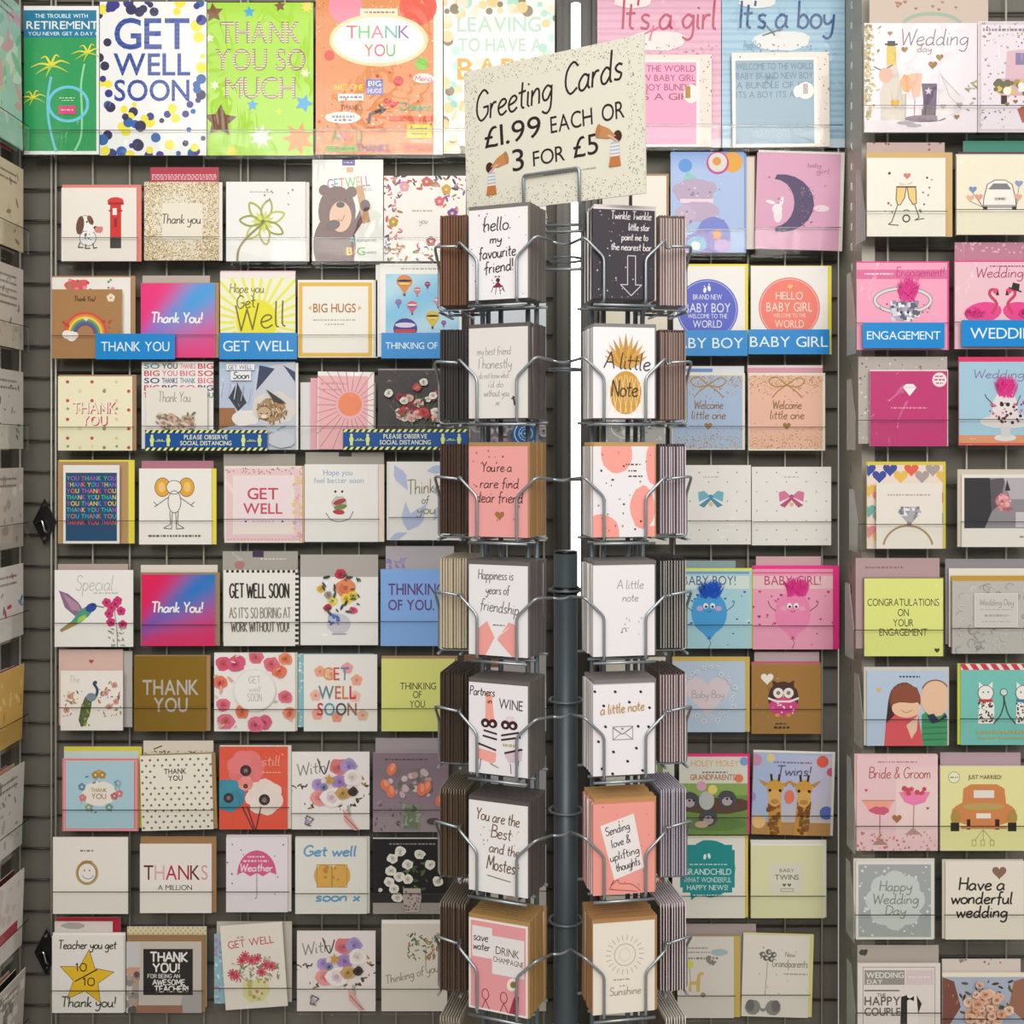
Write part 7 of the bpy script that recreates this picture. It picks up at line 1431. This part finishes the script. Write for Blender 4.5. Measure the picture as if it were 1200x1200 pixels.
def n_dot(A):
    A.bg('e6e2e6'); A.dots(0, 1, 2, ['2a2428'], (0, 0, 1, 1), 1)
    for x, y in ((2, 7), (25, 8), (54, 9), (41, 20), (12, 23), (64, 27), (14, 46), (51, 47), (63, 48), (6, 62), (23, 74), (49, 71), (39, 85), (10, 92), (56, 96), (22, 98)): A.ell(x, y, 1.9, 1.5, '2a2428', 8, 40)
    A.hand('a little note', 33, 31, 11, 50, 'b8945a', 1.3, rot=-4); A.frame(22, 46, 45, 61, .7, '8a8488'); A.line([(22, 47), (33, 55), (45, 47)], .8, '5a5458'); A.line([(22, 61), (31, 54)], .6, '8a8488'); A.line([(45, 61), (36, 54)], .6, '8a8488'); A.heart(33, 49, 1.6, '8a8488')
def n_most(A):
    A.bg('e3e0e0'); i = '6a4e3c'; A.hand('You are the', 34, 22, 13, 52, i, 1.3, rot=4); A.hand('Best', 38, 39, 14, 24, i, 1.3, rot=4); A.hand('and the', 42, 56, 12, 36, i, 1.2, rot=4); A.hand('Mostest', 40, 75, 15, 38, i, 1.4, rot=4); A.line([(22, 81), (50, 85)], 1, i); A.dots(16, .5, 1, ['a89484'], (14, 28, 62, 60), 4)
def n_send(A):
    A.bg('e89a90'); A.poly([(8, 24), (46, 12), (58, 72), (24, 84)], 'e6e0e0'); i = '3f3434'
    A.hand('Sending', 28, 32, 9, 28, i, 1, rot=-14); A.hand('love &', 32, 46, 9, 22, i, 1, rot=-14); A.hand('uplifting', 36, 60, 9, 34, i, 1, rot=-14); A.hand('thoughts', 40, 72, 9, 28, i, 1, rot=-14); A.line([(18, 94), (24, 84), (20, 90), (28, 84), (30, 88), (44, 90), (54, 98)], .9, 'a84a50', True); A.line([(18, 94), (34, 96), (50, 98)], .9, 'a84a50'); A.dots(20, .5, .9, ['b85a54'], (3, 3, 67, 97), 5)
def n_champ(A):
    A.bg('dd979a'); A.frame(0, 0, 70, 100, 2.2, 'e6dedc'); A.rect(4, 8, 28, 42, 'e0dadc'); A.rect(28, 16, 66, 58, 'dedada'); A.hand('save', 14, 24, 10, 18, '4a3438', 1); A.hand('water', 15, 34, 9, 20, '4a3438', 1); A.txt('DRINK', 46, 36, 8.5, 28, '6a5634', 0, rot=3); A.txt('CHAMPAGNE', 47, 45, 6, 36, '6a5634', 0, rot=3)
    A.ell(52, 66, 6, 8, 'e6dcd4', 12, 30); A.ell(53, 66, 3.4, 4, '8a7434', 10, 30)
    for x in (20, 42): A.ring(x, 82, 4, 6, .9, '8a3040', 12); A.line([(x, 88), (x - 4, 98)], .9, '8a3040'); A.line([(x, 88), (x + 5, 98)], .9, '8a3040')
    A.poly([(48, 98), (54, 80), (60, 78), (58, 98)], '9a3a48')
def n_sun(A):
    A.bg('e4dccf'); i = 'b4ada2'; A.ring(36, 36, 12, 12, 1, i); A.ring(36, 36, 6, 7, .5, 'c8c0b4'); A.rays(36, 36, 16, 22, 22, .9, i); A.tiny(32, 63, 18, 1.4, '9a9288'); A.tiny(34, 70, 8, 1.2, '9a9288'); A.hand('Sunshine', 36, 80, 9, 36, '948a80', .9)
FL = [(n_hello, "grey white note card lettered hello my favourite friend, top front of the spinner", '6f6864', 'cfcac8', 'hello my favourite friend'),
      (n_best, 'pale grey note card with faint best friend lettering at the front of the spinner', '57504e', 'd2cecb', 'faint best friend'),
      (n_rare, "pink note card lettered you're a rare find dear friend, with a gold heart", 'a07c50', 'd8a8a0', 'pink rare find'),
      (n_happy, 'white note card lettered happiness is years of friendship, with a pink bow', '605b5a', 'd8d4d4', 'happiness and bow'),
      (n_wine, 'white note card of masked wine bottles lettered partners in wine', '615c58', 'd8d4d4', 'masked wine bottles'),
      (n_most, 'white note card lettered you are the best and the mostest', '524a4a', 'dcd8d8', 'best and the mostest'),
      (n_champ, 'pink note card lettered save water drink champagne', 'a3814f', 'dcd6d4', 'drink champagne')]
FR = [(n_star, 'black note card with white twinkle twinkle lettering and a big arrow', 'd0c8c4', '3a323a', 'black twinkle arrow'),
      (n_pine, 'white note card with a gold pineapple lettered a little note', '7a7676', 'dcd8da', 'gold pineapple'),
      (n_blob, 'white note card with coral pink blobs and tiny lettering', 'b08a58', 'dcd6d8', 'coral blobs'),
      (n_alit, 'plain white note card with faint a little note lettering and music notes', '6a6462', 'dedadc', 'plain a little note'),
      (n_dot, 'white note card with black dots and an envelope lettered a little note', '777270', 'dcd8da', 'black dotted'),
      (n_send, 'coral note card lettered sending love and uplifting thoughts', 'b28a58', 'e0948a', 'sending love'),
      (n_sun, 'cream note card with a pale line drawn sun', 'a87c50', 'ddd6c8', 'line drawn sun')]
SL = [('6a4228', '8a6038', 'brown kraft'), ('2b2624', '4a4440', 'near black'), ('3f2a1c', '5c4430', 'shade-darkened brown'), ('b8ab92', 'd4cab4', 'cream'), ('3a2c1f', '6a5c48', 'deep shade-darkened brown'), ('42301f', '9a8c78', 'shade-darkened brown, pale topped'), ('402a1a', 'a09484', 'shade-darkened chestnut, pale topped'), ('8a7c6c', 'c4bcae', 'pale grey')]  # kraft envelopes: the shadow they stand in is mixed into the browns
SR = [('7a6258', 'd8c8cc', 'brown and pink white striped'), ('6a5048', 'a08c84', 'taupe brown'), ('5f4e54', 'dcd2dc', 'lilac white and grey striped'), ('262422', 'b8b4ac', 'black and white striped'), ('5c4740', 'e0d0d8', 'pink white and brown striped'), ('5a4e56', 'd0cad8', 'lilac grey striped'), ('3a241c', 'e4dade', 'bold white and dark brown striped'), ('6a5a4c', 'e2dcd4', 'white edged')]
for t, (fn, lab, ec, ed, nick) in enumerate(FL):
    stack('fl', t, fn, lab, 'note card stacked behind the %s note card on the spinner' % nick, ec, ed, 9, .0074, .0014, 'note cards behind the %s card' % nick)
for t, (fn, lab, ec, ed, nick) in enumerate(FR):
    stack('fr', t, fn, lab, 'note card stacked behind the %s note card on the spinner' % nick, ec, ed, 9, .0074, .0060 if t not in (6,) else .0016, 'note cards behind the %s card' % nick, eside=.004, eleft=None if t == 6 else -.003)
TN = ['top', 'second', 'third', 'fourth', 'fifth', 'sixth', 'seventh', 'lowest']
for t, (ec, ed, nick) in enumerate(SL):
    stack('sl', t, ed, None, "%s card edge-on on the spinner, %s tier, thank you side" % (nick, TN[t]), ec, ed, 10 if t < 7 else 8, .0042, .0010, 'edge-on %s note cards' % nick, etop=.004 if t < 5 else -.007, jit=.002)
for t, (ec, ed, nick) in enumerate(SR):
    stack('sr', t, ed, None, "%s card edge-on on the spinner, %s tier, baby side" % (nick, TN[t]), ec, ed, 10 if t < 7 else 8, .0042, .0015, 'edge-on %s note cards' % nick, etop=.004 if t < 5 else -.007, jit=.002)

# ---- price sign on top
SM = Matrix.Translation((.0583, -(D - 1.66), CZ + .4768)) @ Matrix.Rotation(R(-35), 4, 'Z') @ Matrix.Rotation(.0641, 4, 'X') @ Matrix.Rotation(.0222, 4, 'Y')
def a_sign(A):
    A.bg('dfdccd'); i = '2f2423'
    for sd, reg in ((1, (0, 0, 315, 26)), (2, (0, 185, 315, 219)), (3, (0, 26, 27, 185)), (4, (288, 26, 315, 185))): A.dots(int((reg[2] - reg[0]) * (reg[3] - reg[1]) / 34), .55, 1.0, ['7f7a70', '98928a', '6f6a62'], reg, sd)
    A.hand('Greeting', 91, 73, 45, 142, i, 3.4, rot=-5.2, slant=.2); A.hand('Cards', 231, 60, 44, 98, i, 3.4, rot=-5.2, slant=.2)
    A.txt('£1.99', 90, 119, 31, 104, i, 0, rot=-2.6, sp=.08); A.txt('EACH', 195, 113.5, 24, 72, i, 0, rot=-2.6, sp=.08); A.txt('OR', 265, 110.5, 24, 37, i, 0, rot=-2.6, sp=.08)
    A.txt('3', 100, 162, 32, 21, i, 0, rot=-2.6); A.txt('FOR', 155, 158, 22, 56, i, 0, rot=-2.6); A.txt('£5', 219, 155, 29, 42, i, 0, rot=-2.6)
    A.tiny(190, 174, 90, 2, 'a8a498')
    for x, y, s in ((50, 165, 1), (268, 148, -1)):
        A.ell(x - s * 4, y - 14, 7, 8, '4a2c24', 12); A.poly([(x - s * 2, y - 14), (x + s * 10, y - 26), (x + s * 26, y - 34), (x + s * 30, y - 16), (x + s * 12, y - 12)], 'c48a58'); A.ell(x + s * 28, y - 25, 4, 10, 'b87c4c', 12, -s * 12)
        A.line([(x - s * 4, y - 6), (x + s * 6, y - 14), (x + s * 12, y - 17)], 3, 'd8b09a')
        for k in range(4): A.rect(x - 7 - k * .4, y - 6 + k * 5, x + 6 + k * .4, y - 3.4 + k * 5, 'b4bccc'); A.rect(x - 7 - k * .4, y - 3.4 + k * 5, x + 6 + k * .4, y - 1 + k * 5, 'e6e4e0')
        A.poly([(x - 8, y + 14), (x + 7, y + 14), (x + 9, y + 28), (x - 11, y + 28)], 'c07a48')
A = Art((0, 0, 315, 219)); a_sign(A)
o = sheet('price_sign', .3149, .219, .0035, 'e8e6da', A, M_PLASTIC)
o.matrix_world = SM @ Matrix.Translation((0, 0, -.1095)); tag(o, 'cream dotted greeting cards price sign on top of the spinner', 'sign')
for y_, lo in ((-.0085, -.152), (.0035, -.152)):
    b = MB(); P = rounded([(-.046, y_, lo), (-.046, y_, -.062), (.052, y_, -.062), (.052, y_, lo)], .006)
    b.tube([inv @ (SM @ Vector(p)) for p in P], .0024, 8); b.build('sign_clip', M_CHROME, spin, True)
